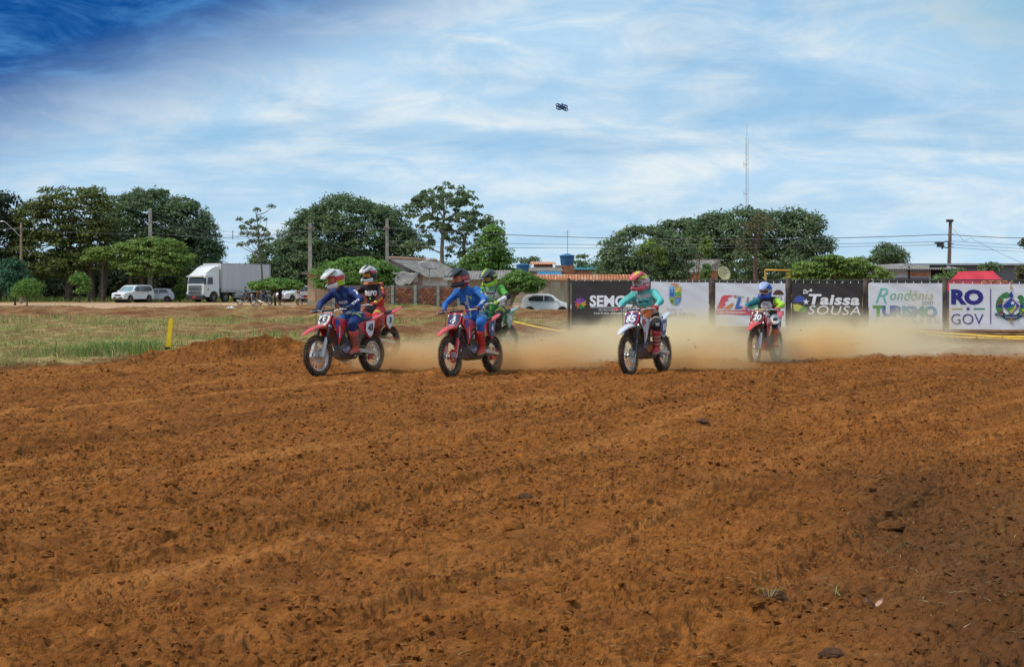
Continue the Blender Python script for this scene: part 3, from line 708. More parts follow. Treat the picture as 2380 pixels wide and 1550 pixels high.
def banana(px, py, dep, label):
    b = Vector((X(px, dep), dep, gz(X(px, dep), dep))); t = thing('banana_plant', label, 'plant', b, group='banana plants behind the tent')
    H_ = Z(py, dep) - b.z; M = LEAF['bright']
    mb = MB(); mb.tube([(0, 0, -.1), (0, 0, H_ * .55)], [.12, .08], 8); mb.build('stem', mat('banana_stem', (.20, .24, .10), .7), t)
    for i in range(7):
        a = i * 2.4; ln = H_ * .62; rise = R.uniform(.55, 1.0); pts = []
        for j in range(7):
            q = j / 6; r = ln * q * (.25 + .35 * (1 - rise)) * 1.3; z = H_ * .5 + ln * .8 * (q * rise - q * q * (1 - rise) * .8); pts.append(Vector((math.cos(a) * r, math.sin(a) * r * .6, z)))
        sd = Vector((-math.sin(a), math.cos(a) * .6, 0)); vs = []; 
        for j, p in enumerate(pts):
            wd = .20 * math.sin(PI * min(.98, (j + .25) / 6.4)) ** .7; vs += [p - sd * wd + Vector((0, 0, .04)), p, p + sd * wd + Vector((0, 0, .04))]
        mb = MB(); mb.add(vs, [(j * 3 + s, j * 3 + s + 1, j * 3 + s + 4, j * 3 + s + 3) for j in range(6) for s in (0, 1)]); mb.build('leaf', M, t, fix=False)
banana(2215, 614, 58, 'banana plant with tall upright leaves left of the red tent')
banana(2240, 610, 62, 'second banana plant directly behind the left corner of the red tent')
# ------------------------------------------------------------------ buildings, poles, mast
M_CONC = mat('weathered_concrete', (.34, .31, .27), .9, var=.3, scale=2.5, bump=.3)
M_TANW = mat('tan_plaster_wall', (.50, .36, .24), .9, var=.18, scale=.9, bump=.2)
M_WHITEW = mat('white_painted_wall', (.72, .71, .68), .8, var=.08, scale=.8)
M_PINKW = mat('pinkish_gable_wall', (.52, .42, .40), .85, var=.12, scale=1)
M_GREYROOF = mat('grey_fibre_cement', (.22, .205, .195), .85, var=.35, scale=2.2)
M_DARK = mat('dark_void', (.02, .02, .022), .7, var=.1)
M_TILE = mat('terracotta_tile', (.50, .19, .09), .8, var=.3, scale=5)
M_TILE2 = mat('faded_terracotta_tile', (.56, .30, .19), .8, var=.3, scale=5)
M_BRICK = [mat('hollow_clay_brick', (.27, .095, .05), .9, var=.35, scale=6, bump=.4), mat('burnt_clay_brick', (.18, .065, .042), .9, var=.35, scale=6, bump=.4), mat('pale_clay_brick', (.36, .15, .08), .9, var=.3, scale=6, bump=.4)]
M_MORT = mat('grey_mortar', (.20, .17, .145), .95, var=.3, scale=4)
M_BLUET = mat('blue_plastic_tank', (.035, .13, .28), .45, var=.15, scale=2)
M_GREYW = mat('grey_warehouse_wall', (.16, .165, .175), .8, var=.12, scale=.5)
M_WOODP = mat('weathered_wood', (.26, .20, .15), .9, var=.35, scale=5, bump=.4)
M_METAL = mat('galvanised_steel', (.45, .46, .47), .45, .6, var=.15)
M_BLACKM = mat('black_metal', (.035, .035, .037), .6, var=.2)
M_WIRE = mat('cable_sheath', (.07, .07, .08), .6, var=.1)
M_BEIGE = mat('beige_house_wall', (.40, .36, .29), .85, var=.15, scale=1)
M_DISH = mat('dish_mesh', (.20, .195, .185), .6, var=.15)
M_YELL = mat('yellow_painted_wood', (.62, .36, .06), .65, var=.3, scale=4)

def corrug(name, parent, p00, p10, p01, n, amp, mt, thick=.03):
    """ribbed roofing sheet: n waves from p00 to p10, sloping to p01"""
    p00, p10, p01 = Vector(p00), Vector(p10), Vector(p01); U, V = p10 - p00, p01 - p00; N = U.cross(V).normalized()
    if N.z < 0: N = -N
    k = n * 6; vs = []
    for j in range(2):
        for i in range(k + 1): vs.append(p00 + U * (i / k) + V * j + N * amp * math.sin(2 * PI * n * i / k))
    for j in range(2):
        for i in range(k + 1): vs.append(p00 + U * (i / k) + V * j + N * (amp * math.sin(2 * PI * n * i / k) - thick))
    r = k + 1; f = [(i, i + 1, r + i + 1, r + i) for i in range(k)] + [(2 * r + i, 3 * r + i, 3 * r + i + 1, 2 * r + i + 1) for i in range(k)]
    f += [(i, 2 * r + i, 2 * r + i + 1, i + 1) for i in range(k)] + [(r + i, r + i + 1, 3 * r + i + 1, 3 * r + i) for i in range(k)] + [(0, r, 3 * r, 2 * r), (k, 2 * r + k, 3 * r + k, r + k)]
    mb = MB(); mb.add(vs, f); return mb.build(name, mt, parent, fix=False)

# ---- tan block wall with slab roof
def tan_building():
    D = 112.0; x0, x1 = X(715, D), X(915, D); t = thing('small_building', 'small tan plastered building with flat slab roof behind the round bright tree', 'building', (x0, D, 0))
    h = Z(638, D); w_ = x1 - x0
    mb = MB(); mb.box((w_ / 2, 2, h / 2 - .1), (w_, 4, h + .2)); mb.build('wall', M_TANW, t)
    mb = MB(); mb.box((w_ / 2, -.02, .16), (w_ + .04, .06, .5)); mb.build('plinth', M_CONC, t)
    corrug('roof', t, (-.45, -.6, h + .16), (w_ + .4, -.6, h + .16), (-.45, 4.2, h + .06), 40, .035, M_GREYROOF)
    mb = MB(); mb.box((w_ / 2, -.55, h + .05), (w_ + .7, .08, .1)); mb.build('fascia', M_WOODP, t)
    for i in range(3):
        mb = MB(); mb.box((.55 + i * 2.4, -.03, h / 2), (.14, .06, h)); mb.build('pilaster', M_TANW, t)
tan_building()

# ---- brick garden wall, every block its own
def brick_wall():
    D = 101.0; x0, x1 = X(770, D), X(1090, D); h = Z(664, D) + .05; zb = -.05
    t = thing('brick_wall', 'unplastered hollow brick wall with concrete posts in front of the grey roofed house', 'wall', (x0, D, zb))
    L = x1 - x0
    mb = MB(); mb.box((L / 2, .09, h / 2), (L, .10, h)); mb.build('mortar_bed', M_MORT, t)
    me = []
    for k in range(3):
        mb = MB(); mb.box((0, 0, 0), (.275, .05, .165)); me.append(mb.mesh('brick', M_BRICK[k], smooth=False))
    posts = [X(p, D) - x0 for p in (775, 860, 908 + 4, 965, 1018, 1066, 1088)]
    for p in posts:
        mb = MB(); mb.box((p, .05, h / 2 + .03), (.20, .22, h + .06)); mb.build('post', M_CONC, t)
    rows = int(h / .19)
    for r in range(rows):
        x = .15 if r % 2 else .0; 
        while x < L:
            if all(abs(x - p) > .20 for p in posts):
                o = link('brick', me[R.choice([0, 0, 1, 2, 0])], t); o.location = (x, .02 + R.uniform(-.006, .006), .10 + r * .19)
            x += .30
brick_wall()

# ---- grey roofed house
def grey_house():
    D = 111.0; g0 = Vector((X(909, D), D, 0)); u = Vector((.262, .965, 0)); v = Vector((.965, -.262, 0)); hz = Z(601, D); he = Z(636, D) - .02
    t = thing('house', 'house with grey corrugated gable roof and white side wall behind the brick wall', 'house', g0)
    W2, L = 2.55, 11.5
    def q(a, b, z): return v * a + u * b + Vector((0, 0, z))
    mb = MB()
    pts = [q(-W2, 0, -.1), q(W2, 0, -.1), q(W2, 0, he), q(0, 0, hz - .12), q(-W2, 0, he)]; pts2 = [p + u * .15 for p in pts]
    mb.add(pts + pts2, [(0, 1, 2, 3, 4), (9, 8, 7, 6, 5)] + [(i, (i + 1) % 5, 5 + (i + 1) % 5, 5 + i) for i in range(5)]); mb.build('gable_wall', M_PINKW, t)
    mb = MB(); mb.add([q(W2, 0.16, -.1), q(W2, L - .2, -.1), q(W2, L - .2, he), q(W2, .16, he), q(W2 - .15, .16, -.1), q(W2 - .15, L - .2, -.1), q(W2 - .15, L - .2, he), q(W2 - .15, .16, he)], [(0, 1, 2, 3), (7, 6, 5, 4), (0, 3, 7, 4), (1, 5, 6, 2), (3, 2, 6, 7)]); mb.build('side_wall', M_WHITEW, t)
    mb = MB(); mb.add([q(W2 + .01, 7.2, 1.0), q(W2 + .01, 8.6, 1.0), q(W2 + .01, 8.6, he - .25), q(W2 + .01, 7.2, he - .25)], [(0, 1, 2, 3)]); mb.build('window', M_DARK, t, fix=False)
    eo = .55; sl = (hz - he) / W2
    for s in (1, -1):
        corrug('roof', t, q(0, -.5, hz), q(0, L, hz), q(s * (W2 + eo), -.5, he - sl * eo), 60, .03, M_GREYROOF)
    mb = MB()
    for i in range(44):
        mb.tube([q(0, -.5 + i * .27, hz + .04), q(0, -.5 + i * .27 + .24, hz + .06)], [.10, .12], 8)
    mb.build('ridge_tiles', M_TILE2, t)
    # light spots: worn paint on the sheets near the ridge is in the material; the lean-to below the gable
    corrug('lean_to_roof', t, q(-W2 - 1.2, -.4, 2.75), q(W2 - .1, -.05, 2.78), q(-W2 - 1.2, -2.9, 1.75), 20, .03, M_TILE2 if False else M_GREYROOF)
    mb = MB(); mb.box(tuple(q(W2 - .5, -.35, 2.2)), (.5, .3, .62)); mb.build('air_conditioner', M_WHITEW, t)
    for a in (-1.2, .2, 1.4):
        mb = MB(); mb.tube([q(a, -2.6, 0), q(a, -2.6, 1.85)], .05, 6); mb.build('lean_to_post', M_WHITEW, t)
    # annex roofs to the right
    t2 = thing('annex', 'low brown roofed annex between the grey roofed house and the clipped tree', 'building', (X(1040, 108), 108, 0))
    L2 = X(1190, 108) - X(1040, 108)
    mb = MB(); mb.box((L2 / 2, 1.5, 1.0), (L2, 3, 2.1)); mb.build('wall', M_BEIGE, t2)
    corrug('roof', t2, (-.3, -.9, 2.05), (L2, -.9, 2.15), (-.3, 3.2, 2.75), 26, .03, M_GREYROOF)
    mb = MB(); mb.box((1.3, -.02, .95), (.6, .05, 1.0)); mb.build('window', M_DARK, t2)
grey_house()

def dish(px, py, dep, r, aim, label, mast=True, mt=None):
    c = P(px, py, dep); b = Vector((c.x, c.y, 0)); t = thing('satellite_dish', label, 'satellite dish', b, group='satellite dishes')
    a = Vector(aim).normalized(); u = a.cross(Vector((0, 0, 1))).normalized(); v = u.cross(a); c = c - b
    vs, fs = [c.copy()], []; n = 24
    for i in range(1, 5):
        for j in range(n):
            th = 2 * PI * j / n; rr = r * i / 4; vs.append(c + (u * math.cos(th) + v * math.sin(th)) * rr + a * (rr * rr / r * .28))
    fs += [(0, 1 + j, 1 + (j + 1) % n) for j in range(n)]
    for i in range(3): fs += [(1 + i * n + j, 1 + (i + 1) * n + j, 1 + (i + 1) * n + (j + 1) % n, 1 + i * n + (j + 1) % n) for j in range(n)]
    mb = MB(); mb.add(vs, fs); o = mb.build('reflector', mt or M_DISH, t, fix=False); sm = o.modifiers.new('thick', 'SOLIDIFY'); sm.thickness = .02
    mb = MB()
    for th in (0.5, 2.6, 4.7): mb.tube([c + (u * math.cos(th) + v * math.sin(th)) * r * .97 + a * r * .28, c + a * r * .8], .012, 5)
    mb.box(tuple(c + a * r * .8), (.1, .1, .14)); mb.build('feed_arm', M_METAL, t)
    mb = MB(); mb.tube([(0, 0, 0), (0, 0, c.z)], .04, 8); mb.build('mast', M_METAL, t)
dish(998, 623, 108.5, .90, (.15, -.35, 1.1), 'large mesh satellite dish on a mast in front of the grey roof')
dish(937, 650, 106, .62, (-.35, -.9, .5), 'grey solid satellite dish below the lean-to roof')
dish(1681, 637, 118, .62, (.5, -1, .35), 'yellowish satellite dish behind the gap between two white banners', mt=mat('yellowed_dish', (.50, .47, .25), .6))

# ---- gate house with clay tile canopy
def gate_house():
    D = 106.0; x0, x1 = X(1240, D), X(1500, D); L = x1 - x0; zb = -.45
    t = thing('gate_house', 'beige street wall with lattice gates and clay tile strip behind the white compact car', 'building', (x0, D, 0))
    pc = [0, X(1277, D) - x0, X(1305, D) - x0, X(1311, D) - x0, X(1342, D) - x0, X(1400, D) - x0, X(1428, D) - x0, L]; h = 2.0
    for a, b in ((pc[0], pc[1]), (pc[2], pc[3]), (pc[4], pc[5]), (pc[6], pc[7])):
        mb = MB(); mb.box(((a + b) / 2, .1, (h + zb) / 2), (b - a, .2, h - zb)); mb.build('wall', M_BEIGE, t)
    mb = MB(); mb.box((L / 2, .1, h + .08), (L, .24, .16)); mb.build('lintel', M_WHITEW, t)
    mb = MB(); mb.box((L / 2, 2.4, .8), (L, .1, 2.6)); mb.build('back_wall', M_BEIGE, t)
    for a, b in ((pc[1], pc[2]), (pc[3], pc[4]), (pc[5], pc[6])):
        mb = MB(); n = 9; hh = h - zb - .1
        for s in (1, -1):
            for i in range(-n, n + 1):
                # diagonal bars clipped to the opening
                pts = []
                for tt in np.linspace(0, 1, 13):
                    xx = a + (b - a) * tt; zz = zb + .05 + s * (tt - .5) * (b - a) * 1.6 + hh / 2 + i * .26
                    if zb + .05 <= zz <= h: pts.append((xx, .06 + .015 * s, zz))
                if len(pts) > 1: mb.tube([pts[0], pts[-1]], .016, 4)
        mb.box(((a + b) / 2, .06, zb + .06), (b - a, .06, .1)); mb.box(((a + b) / 2, .06, h - .04), (b - a, .06, .08)); mb.box((a + .03, .06, (h + zb) / 2), (.06, .05, hh)); mb.box((b - .03, .06, (h + zb) / 2), (.06, .05, hh))
        mb.build('lattice_gate', mat('khaki_gate_paint', (.33, .34, .22), .6), t)
    mb = MB(); vs = []; 
    for i in range(5):
        a = PI * i / 4; vs.append((-.10 * math.cos(a), .055 * math.sin(a)))
    # one curved clay tile, laid in two courses
    o_, s_ = [], 9
    tv = [(x, 0, z) for x, z in vs] + [(x * .82, -.46, z * .85 - .20) for x, z in vs]; tv += [(x, y, z - .018) for x, y, z in tv]
    tf = [(i, i + 1, 6 + i, 5 + i) for i in range(4)] + [(10 + i, 15 + i, 16 + i, 11 + i) for i in range(4)] + [(i, 10 + i, 11 + i, i + 1) for i in range(4)] + [(5 + i, 6 + i, 16 + i, 15 + i) for i in range(4)]
    mesh = [MB().add(tv, tf).mesh('roof_tile', m_) for m_ in (M_TILE, M_TILE2)]
    n = int(L / .22)
    for c in range(2):
        for i in range(n):
            o = link('roof_tile', mesh[R.random() < .3], t); o.location = (.1 + i * .22, -.02 - .40 * c, h + .42 - c * .175 + R.uniform(-.008, .008))
gate_house()

# ---- houses and tanks behind
def simple_house(name, label, px0, px1, py_top, dep, wallm, depth=4, roofm=None, slope=.5, rise_l=0, ov=.3, ncor=30, cat='house', group='houses beyond the gate'):
    x0, x1 = X(px0, dep), X(px1, dep); L = x1 - x0; h = Z(py_top, dep)
    t = thing(name, label, cat, (x0, dep, 0), group=group)
    v = [(0, 0, -.1), (L, 0, -.1), (L, depth, -.1), (0, depth, -.1), (0, 0, h - slope + rise_l), (L, 0, h - slope), (L, depth, h), (0, depth, h + rise_l)]
    mb = MB(); mb.add(v, [(0, 1, 5, 4), (1, 2, 6, 5), (2, 3, 7, 6), (3, 0, 4, 7), (4, 5, 6, 7)]); mb.build('wall', wallm, t)
    if roofm: corrug('roof', t, (-ov, -ov, h - slope + rise_l + .06), (L + ov, -ov, h - slope + .06), (-ov, depth + ov, h + rise_l + .08), ncor, .03, roofm)
    return t, L, h
M_OLDW = mat('stained_house_wall', (.33, .28, .24), .9, var=.35, scale=.8)
M_RBR = mat('raw_brick_wall', (.34, .155, .09), .9, var=.45, scale=3, bump=.4)
simple_house('house', 'low stained house with thin roof just right of the lower blue tank', 1222, 1300, 622, 118, M_OLDW, 4, M_GREYROOF, .35)
simple_house('house', 'brick house with clay tiled top left of the brick tank tower', 1242, 1285, 609, 124, M_RBR, 3, M_TILE2, .25, ncor=14)
simple_house('house', 'low house with bright blue roof edge under the brick tank tower', 1258, 1298, 633, 112, M_OLDW, 2, mat('bright_blue_roof', (.04, .22, .40), .5), .35, ncor=12)
simple_house('brick_tower', 'dark raw brick tower that carries the higher blue water tank', 1291, 1335, 617, 122, M_RBR, 1.6, None, 0.0, cat='tower')
simple_house('house', 'pinkish brick house with teal shade right of the tank tower', 1335, 1385, 620, 126, mat('pink_brick', (.42, .22, .16), .9, var=.3, scale=2), 3, mat('teal_sheet', (.06, .25, .30), .5), .3, ncor=10)
simple_house('brick_house', 'brick house with sloping grey roof between the rounded tree and the mast tree', 1592, 1668, 606, 128, M_RBR, 4, None, 0.0)
def sloping():
    t = bpy.data.objects['brick_house']; L = X(1668, 128) - X(1592, 128); h = Z(606, 128)
    corrug('roof', t, (-.4, -.7, h + .12), (L + .2, -.7, h + .12), (-.6, -.9, h - .9), 24, .03, M_GREYROOF)
    D = 126.6; v = [P(1590, 605, D), P(1671, 605, D), P(1668, 608, D), P(1622, 633, D - 1.6), P(1592, 633, D - 1.6)]; v = [p - Vector(t.location) for p in v]
    mb = MB(); mb.add(v + [p + Vector((0, .08, -.08)) for p in v], [(0, 1, 2, 3, 4), (9, 8, 7, 6, 5)] + [(i, (i + 1) % 5, 5 + (i + 1) % 5, 5 + i) for i in range(5)]); mb.build('roof', M_GREYROOF, t)
sloping()

def tank(px0, px1, py0, py1, dep, label):
    c = X((px0 + px1) / 2, dep); r = (X(px1, dep) - X(px0, dep)) / 2; zb, zt = Z(py1, dep), Z(py0, dep); h = zt - zb
    t = thing('water_tank', label, 'water tank', (c, dep, zb), group='blue water tanks')
    mb = MB(); mb.lathe([(r * .80, 0), (r * .84, h * .25), (r * .86, h * .26), (r * .93, h * .76)], (0, 0, 0), 'Z', 28); mb.build('tank_body', M_BLUET, t)
    mb = MB(); mb.lathe([(r * 1.0, h * .76), (r * 1.0, h * .83), (r * .9, h * .87), (r * .35, h * .97), (r * .3, h * 1.0), (0, h)], (0, 0, 0), 'Z', 28); mb.build('lid', M_BLUET, t)
    return t
tank(1199, 1231, 612, 634, 116, 'lower blue water tank beside the pear shaped tree')
tank(1300, 1336, 590, 617, 122.8, 'higher blue water tank on top of the brick tower')
mb = MB(); mb.box((0, 0, 0), (1.3, 1.3, .12)); mb.box((0, .3, -1.2), (.9, .5, 2.4)); o = mb.build('tank_stand', M_OLDW); o.location = P(1215, 635, 116); tag(o, 'stained block stand under the lower blue tank', 'stand')
mb = MB(); mb.tube([(0, 0, 0), (0, 0, 2.1)], .03, 6); mb.tube([(-.25, 0, 1.9), (.25, 0, 1.9)], .012, 5); mb.tube([(-.2, 0, 1.7), (.2, 0, 1.7)], .012, 5); o = mb.build('aerial', M_METAL); o.location = P(1319, 591, 123.2) ; tag(o, 'thin roof aerial beside the higher blue tank', 'antenna')

# ---- warehouse on the right
def warehouse():
    D = 96.0; x0, x1 = X(2105, D), X(2640, D); t = thing('warehouse', 'long dark grey warehouse behind the banners at right', 'warehouse', (x0, D, 0)); L = x1 - x0; h = Z(617, D)
    mb = MB(); mb.box((L / 2, 5, h / 2), (L, 10, h)); mb.build('wall', M_GREYW, t)
    mb = MB(); mb.box((L / 2, 4.9, h + .07), (L + .4, 10.4, .12)); mb.build('roof_edge', mat('pale_roof_edge', (.45, .47, .50), .6), t)
    D2 = 90.0; x0, x1 = X(2053, D2), X(2230, D2); t2 = thing('shed', 'low white shed with corrugated roof and dark doorway in front of the warehouse', 'building', (x0, D2, 0)); L = x1 - x0; h = Z(640, D2)
    a = X(2163, D2) - x0; b = X(2210, D2) - x0; z1 = Z(650, D2)
    h2 = Z(628, D2)
    mb = MB(); mb.box((a / 2, 2, h2 / 2 - .05), (a, 4, h2)); mb.build('wall', mat('white_sheet_wall', (.66, .68, .72), .7, var=.06, scale=.6), t2)
    mb = MB(); mb.box(((a + L) / 2 + .01, 2.3, h2 / 2 - .05), (L - a, 3.4, h2)); mb.build('side_wall', M_GREYW, t2)
    mb = MB(); mb.box((a / 2, -.03, Z(644, D2) - .55), (a + .1, .06, 1.0)); mb.build('lower_panel', M_GREYW, t2)
    mb = MB(); mb.box(((a + b) / 2, .58, (z1 + h2) / 2 + .1), (b - a - .2, .06, h2 - z1 + .5)); mb.build('doorway', M_DARK, t2)
    mb = MB(); mb.box((a * .77, -.04, Z(637, D2)), (a * .42, .06, .30)); mb.build('tile_strip', M_TILE2, t2)
    mb = MB(); mb.box((a * .54, -.05, Z(634, D2)), (.09, .08, .8)); mb.build('frame', M_BLACKM, t2)
    corrug('roof', t2, (-.3, -.7, h2 + .06), (L + .2, -.7, h2 + .06), (-.3, 4, h2 + .35), 34, .035, M_GREYROOF)
warehouse()

# ---- poles
def pole(name, label, px, pyt, dep, r=.13, sq=False, mt=None, lean=0):
    b = Vector((X(px, dep), dep, gz(X(px, dep), dep) - .1)); t = thing(name, label, 'utility pole', b, group='utility poles'); h = Z(pyt, dep) - b.z
    mb = MB()
    if sq:
        s = [[Vector((sx * w_ + (lean if z else 0), sy * w_ * .7, z)) for sx, sy in ((-1, -1), (1, -1), (1, 1), (-1, 1))] for w_, z in ((r * 1.25, 0), (r * .8, h))]; mb.loft(s)
    else: mb.tube([(0, 0, 0), (lean, 0, h)], [r * 1.15, r * .8], 12)
    mb.build('shaft', mt or M_CONC, t); return t, h
def crossarm(t, z, w_, y=-.16, n=3):
    mb = MB(); mb.box((0, y, z), (w_, .1, .1)); mb.build('crossarm', M_WOODP, t)
    for i in range(n):
        xx = -w_ / 2 + .08 + (w_ - .16) * i / max(1, n - 1)
        mb = MB(); mb.lathe([(.03, 0), (.05, .03), (.03, .06), (.05, .09), (.025, .13)], (xx, y, z + .05), 'Z', 10); mb.build('insulator', mat('brown_porcelain', (.14, .07, .04), .3), t)
t, h = pole('utility_pole', 'thick pale concrete pole rising behind the white car at left', 349, 485, 147, .19, True)
for z in (.15, .5, .9, 1.3):
    mb = MB(); mb.box((0, -.16, h - z), (.10, .1, .12)); mb.build('bracket', M_METAL, t)
t, h = pole('utility_pole', 'slim brown pole carrying a street lamp near the left edge', 49, 517, 131, .12, mt=M_WOODP)
mb = MB(); mb.tube([(0, 0, h - 1.4), (-.7, -.2, h - .6), (-1.4, -.3, h + .05)], .03, 6); mb.build('lamp_arm', M_METAL, t)
mb = MB(); mb.sphere((-1.6, -.32, h + .07), (.25, .1, .06), 10, 6); mb.build('lamp_head', M_METAL, t)
t, h = pole('utility_pole', 'concrete pole standing behind the small tan building', 720.5, 517, 118, .15, True); crossarm(t, h - .5, .9, n=2)
t, h = pole('utility_pole', 'slim concrete pole left of the grey roofed house', 899.5, 508, 109, .13, True); crossarm(t, h - .8, .5, n=2)
t, h = pole('utility_pole', 'brownish pole with meter box and coiled cable behind the white banners at right', 2203, 512, 100, .14, mt=mat('reddish_brown_pole', (.21, .13, .11), .8, var=.2), lean=.18)
mb = MB(); mb.box((.1, -.12, h - .05), (.42, .34, .18)); mb.build('lamp_head', M_BLACKM, t)
mb = MB(); mb.box((-.62, -.2, h - 1.72), (.36, .3, .36)); mb.box((-.86, -.2, h - 1.60), (.22, .2, .14)); mb.box((-.45, -.2, h - 1.95), (.12, .1, .16)); mb.build('junction_box', M_BLACKM, t)
mb = MB(); mb.tube([(-.18 + .22 * math.cos(a), -.22, h - 1.72 + .22 * math.sin(a)) for a in np.linspace(0, 2 * PI, 20)], .045, 6); mb.build('cable_coil', M_BLACKM, t)
for zz in (1.0, 1.65, 1.9):
    mb = MB(); mb.box((.18, -.05, h - zz), (.45, .07, .07)); mb.build('bracket', M_METAL, t)

# cables: each span of several metres hangs as a catenary between attachment points
def cable(label, pts, r=.022, sag=.35, group='overhead cables'):
    out = []
    for (x0, y0, d0), (x1, y1, d1) in zip(pts, pts[1:]):
        a, b = P(x0, y0, d0), P(x1, y1, d1); n = 14
        for i in range(n + 1):
            q = i / n; p = a.lerp(b, q); p.z -= sag * 4 * q * (1 - q) * (b - a).length / 30; out.append(p)
    mb = MB(); mb.tube(out, r * .72, 5); o = mb.build('overhead_cable', M_WIRE); tag(o, label, 'cable', group)
cable('thick upper cable running pole to pole across the whole view', [(-60, 532, 134), (49, 530, 131), (349, 541, 146.7), (720.5, 538, 117.8), (899.5, 530, 108.8), (2205, 545, 99.8), (2460, 553, 96)], .035, .42)
cable('second cable below the thick upper one left of the right hand pole', [(899.5, 560, 108.8), (2204, 562, 99.8)], .022, .2)
cable('third lowest cable reaching the junction box on the right hand pole', [(899.5, 572, 108.8), (2203, 569, 99.8)], .022, .15)
for i, (a, b, c) in enumerate(((489, 540, 'highest'), (497, 552, 'second highest'), (507, 545, 'middle'), (519, 556, 'lowest'))):
    cable(c + ' thin wire fanning from the thick left pole to the slim middle pole', [(350, a, 146.7), (540, 540 + i * 8, 123), (720, 526 + i * 10, 117.8)], .014, .3, 'thin wires between left poles')
for i, (b, c) in enumerate(((562, 'upper'), (570, 'middle'), (577, 'lower'))):
    cable(c + ' thin wire leaving the right hand pole towards the right edge', [(2206, b - 2, 99.8), (2460, b + 12, 96)], .016, .1, 'thin wires right of the right pole')
cable('slack wire drooping steeply from the right pole down behind the red tent', [(2206, 520, 99.8), (2240, 560, 97), (2256, 553, 94), (2400, 622, 84)], .014, .2, 'thin wires right of the right pole')
for i, c in enumerate(('upper', 'lower')):
    cable(c + ' thin wire sloping down from the slim middle pole to the house', [(721, 545 + i * 8, 117.8), (960, 634 + i * 6, 112)], .012, .25, 'thin service wires')
mb = MB(); mb.tube([P(541, 535, 122.9), P(541, 556, 122.9)], .03, 5); o = mb.build('cable_spacer', M_WIRE); tag(o, 'short upright spacer hanging on the cables left of the thin tree', 'cable spacer')

# ---- lattice radio mast
def mast():
    D = 260.0; x = X(1736, D); t = thing('radio_mast', 'tall slender lattice radio mast rising behind the big trees', 'radio mast', (x, D, 0)); h = Z(306, D)
    legs = []
    for k in range(3):
        a = PI / 2 + k * 2 * PI / 3; p = Vector((math.cos(a) * .26, math.sin(a) * .26, 0)); legs.append(p)
        mb = MB(); mb.tube([p, p + Vector((0, 0, h - 1.2))], .024, 5); mb.build('leg', M_METAL, t)
    n = int(h / .9)
    mb = MB()
    for i in range(n):
        z0, z1 = i * .9, (i + 1) * .9
        if z1 > h - 1.2: break
        for k in range(3): mb.tube([legs[k] + Vector((0, 0, z0)), legs[(k + 1) % 3] + Vector((0, 0, z1))], .013, 3)
    mb.build('bracing', mat('red_white_mast_paint', (.40, .26, .26), .6), t)
    mb = MB(); mb.tube([(0, 0, h - 1.4), (0, 0, h + 1.4)], .03, 5)
    for z in (.25, .45, .62, .8): mb.tube([(-.55, 0, h * z), (.1, 0, h * z)], .05, 4); mb.tube([(-.55, 0, h * z - .5), (-.55, 0, h * z + .5)], .04, 4)
    mb.build('antenna', M_METAL, t)
mast()
# ------------------------------------------------------------------ sponsor fence with banners
def fd(px):                                     # the fence runs slightly towards the camera to the right
    return 44.0 + (40.5 - 44.0) * (px - 1330) / (2380 - 1330)
FA, FB = P(1300, 668, fd(1300)), P(2560, 668, fd(2560)); FA.z = FB.z = 0
FU = (FB - FA).normalized(); FN = Vector((FU.y, -FU.x, 0)); FN = FN if FN.y < 0 else -FN
def fx(px):                                     # distance along the fence under a photo column
    k = (px - XC) / FPX; # point FA + s*FU with x = k*y
    return (k * FA.y - FA.x) / (FU.x - k * FU.y)
def fpt(px, py):
    s = fx(px); p = FA + FU * s; return Vector((p.x, p.y, EYE + (YH - py) / FPX * p.y)), s
M_POSTW = mat('dark_treated_post', (.13, .10, .085), .85, var=.35, scale=5, bump=.3)
def fence():
    t = thing('wire_fence', 'dark post and wire fence that carries the sponsor banners', 'fence', FA)
    for px in (1322, 1656, 1833, 2013, 2197, 2420, 2560):
        p, s = fpt(px, 648); g = gz(p.x, p.y); q = FU * s
        mb = MB(); wdt = .055 if px == 1322 else .085
        mb.tube([q + Vector((0, .05, g - .3)), q + Vector((0, .05, p.z + .02))], [wdt, wdt * .9], 9); mb.build('post', M_POSTW, t)
    for pa, pb, r, nm in ((652.5, 650, .020, 'top_cable'), (655, 654, .014, 'wire'), (658.5, 658, .012, 'wire'), (768, 772, .016, 'wire'), (775, 779, .014, 'wire')):
        a, s0 = fpt(1322, pa); b, s1 = fpt(2560, pb)
        pts = []
        for i in range(61):
            q = i / 60; s = s0 + (s1 - s0) * q; z = a.z + (b.z - a.z) * q; pts.append(FU * s + Vector((0, .04, z - .012 * abs(math.sin(q * PI * 6.5)))))
        mb = MB(); mb.tube(pts, r, 5); mb.build(nm, M_BLACKM, t)
fence()

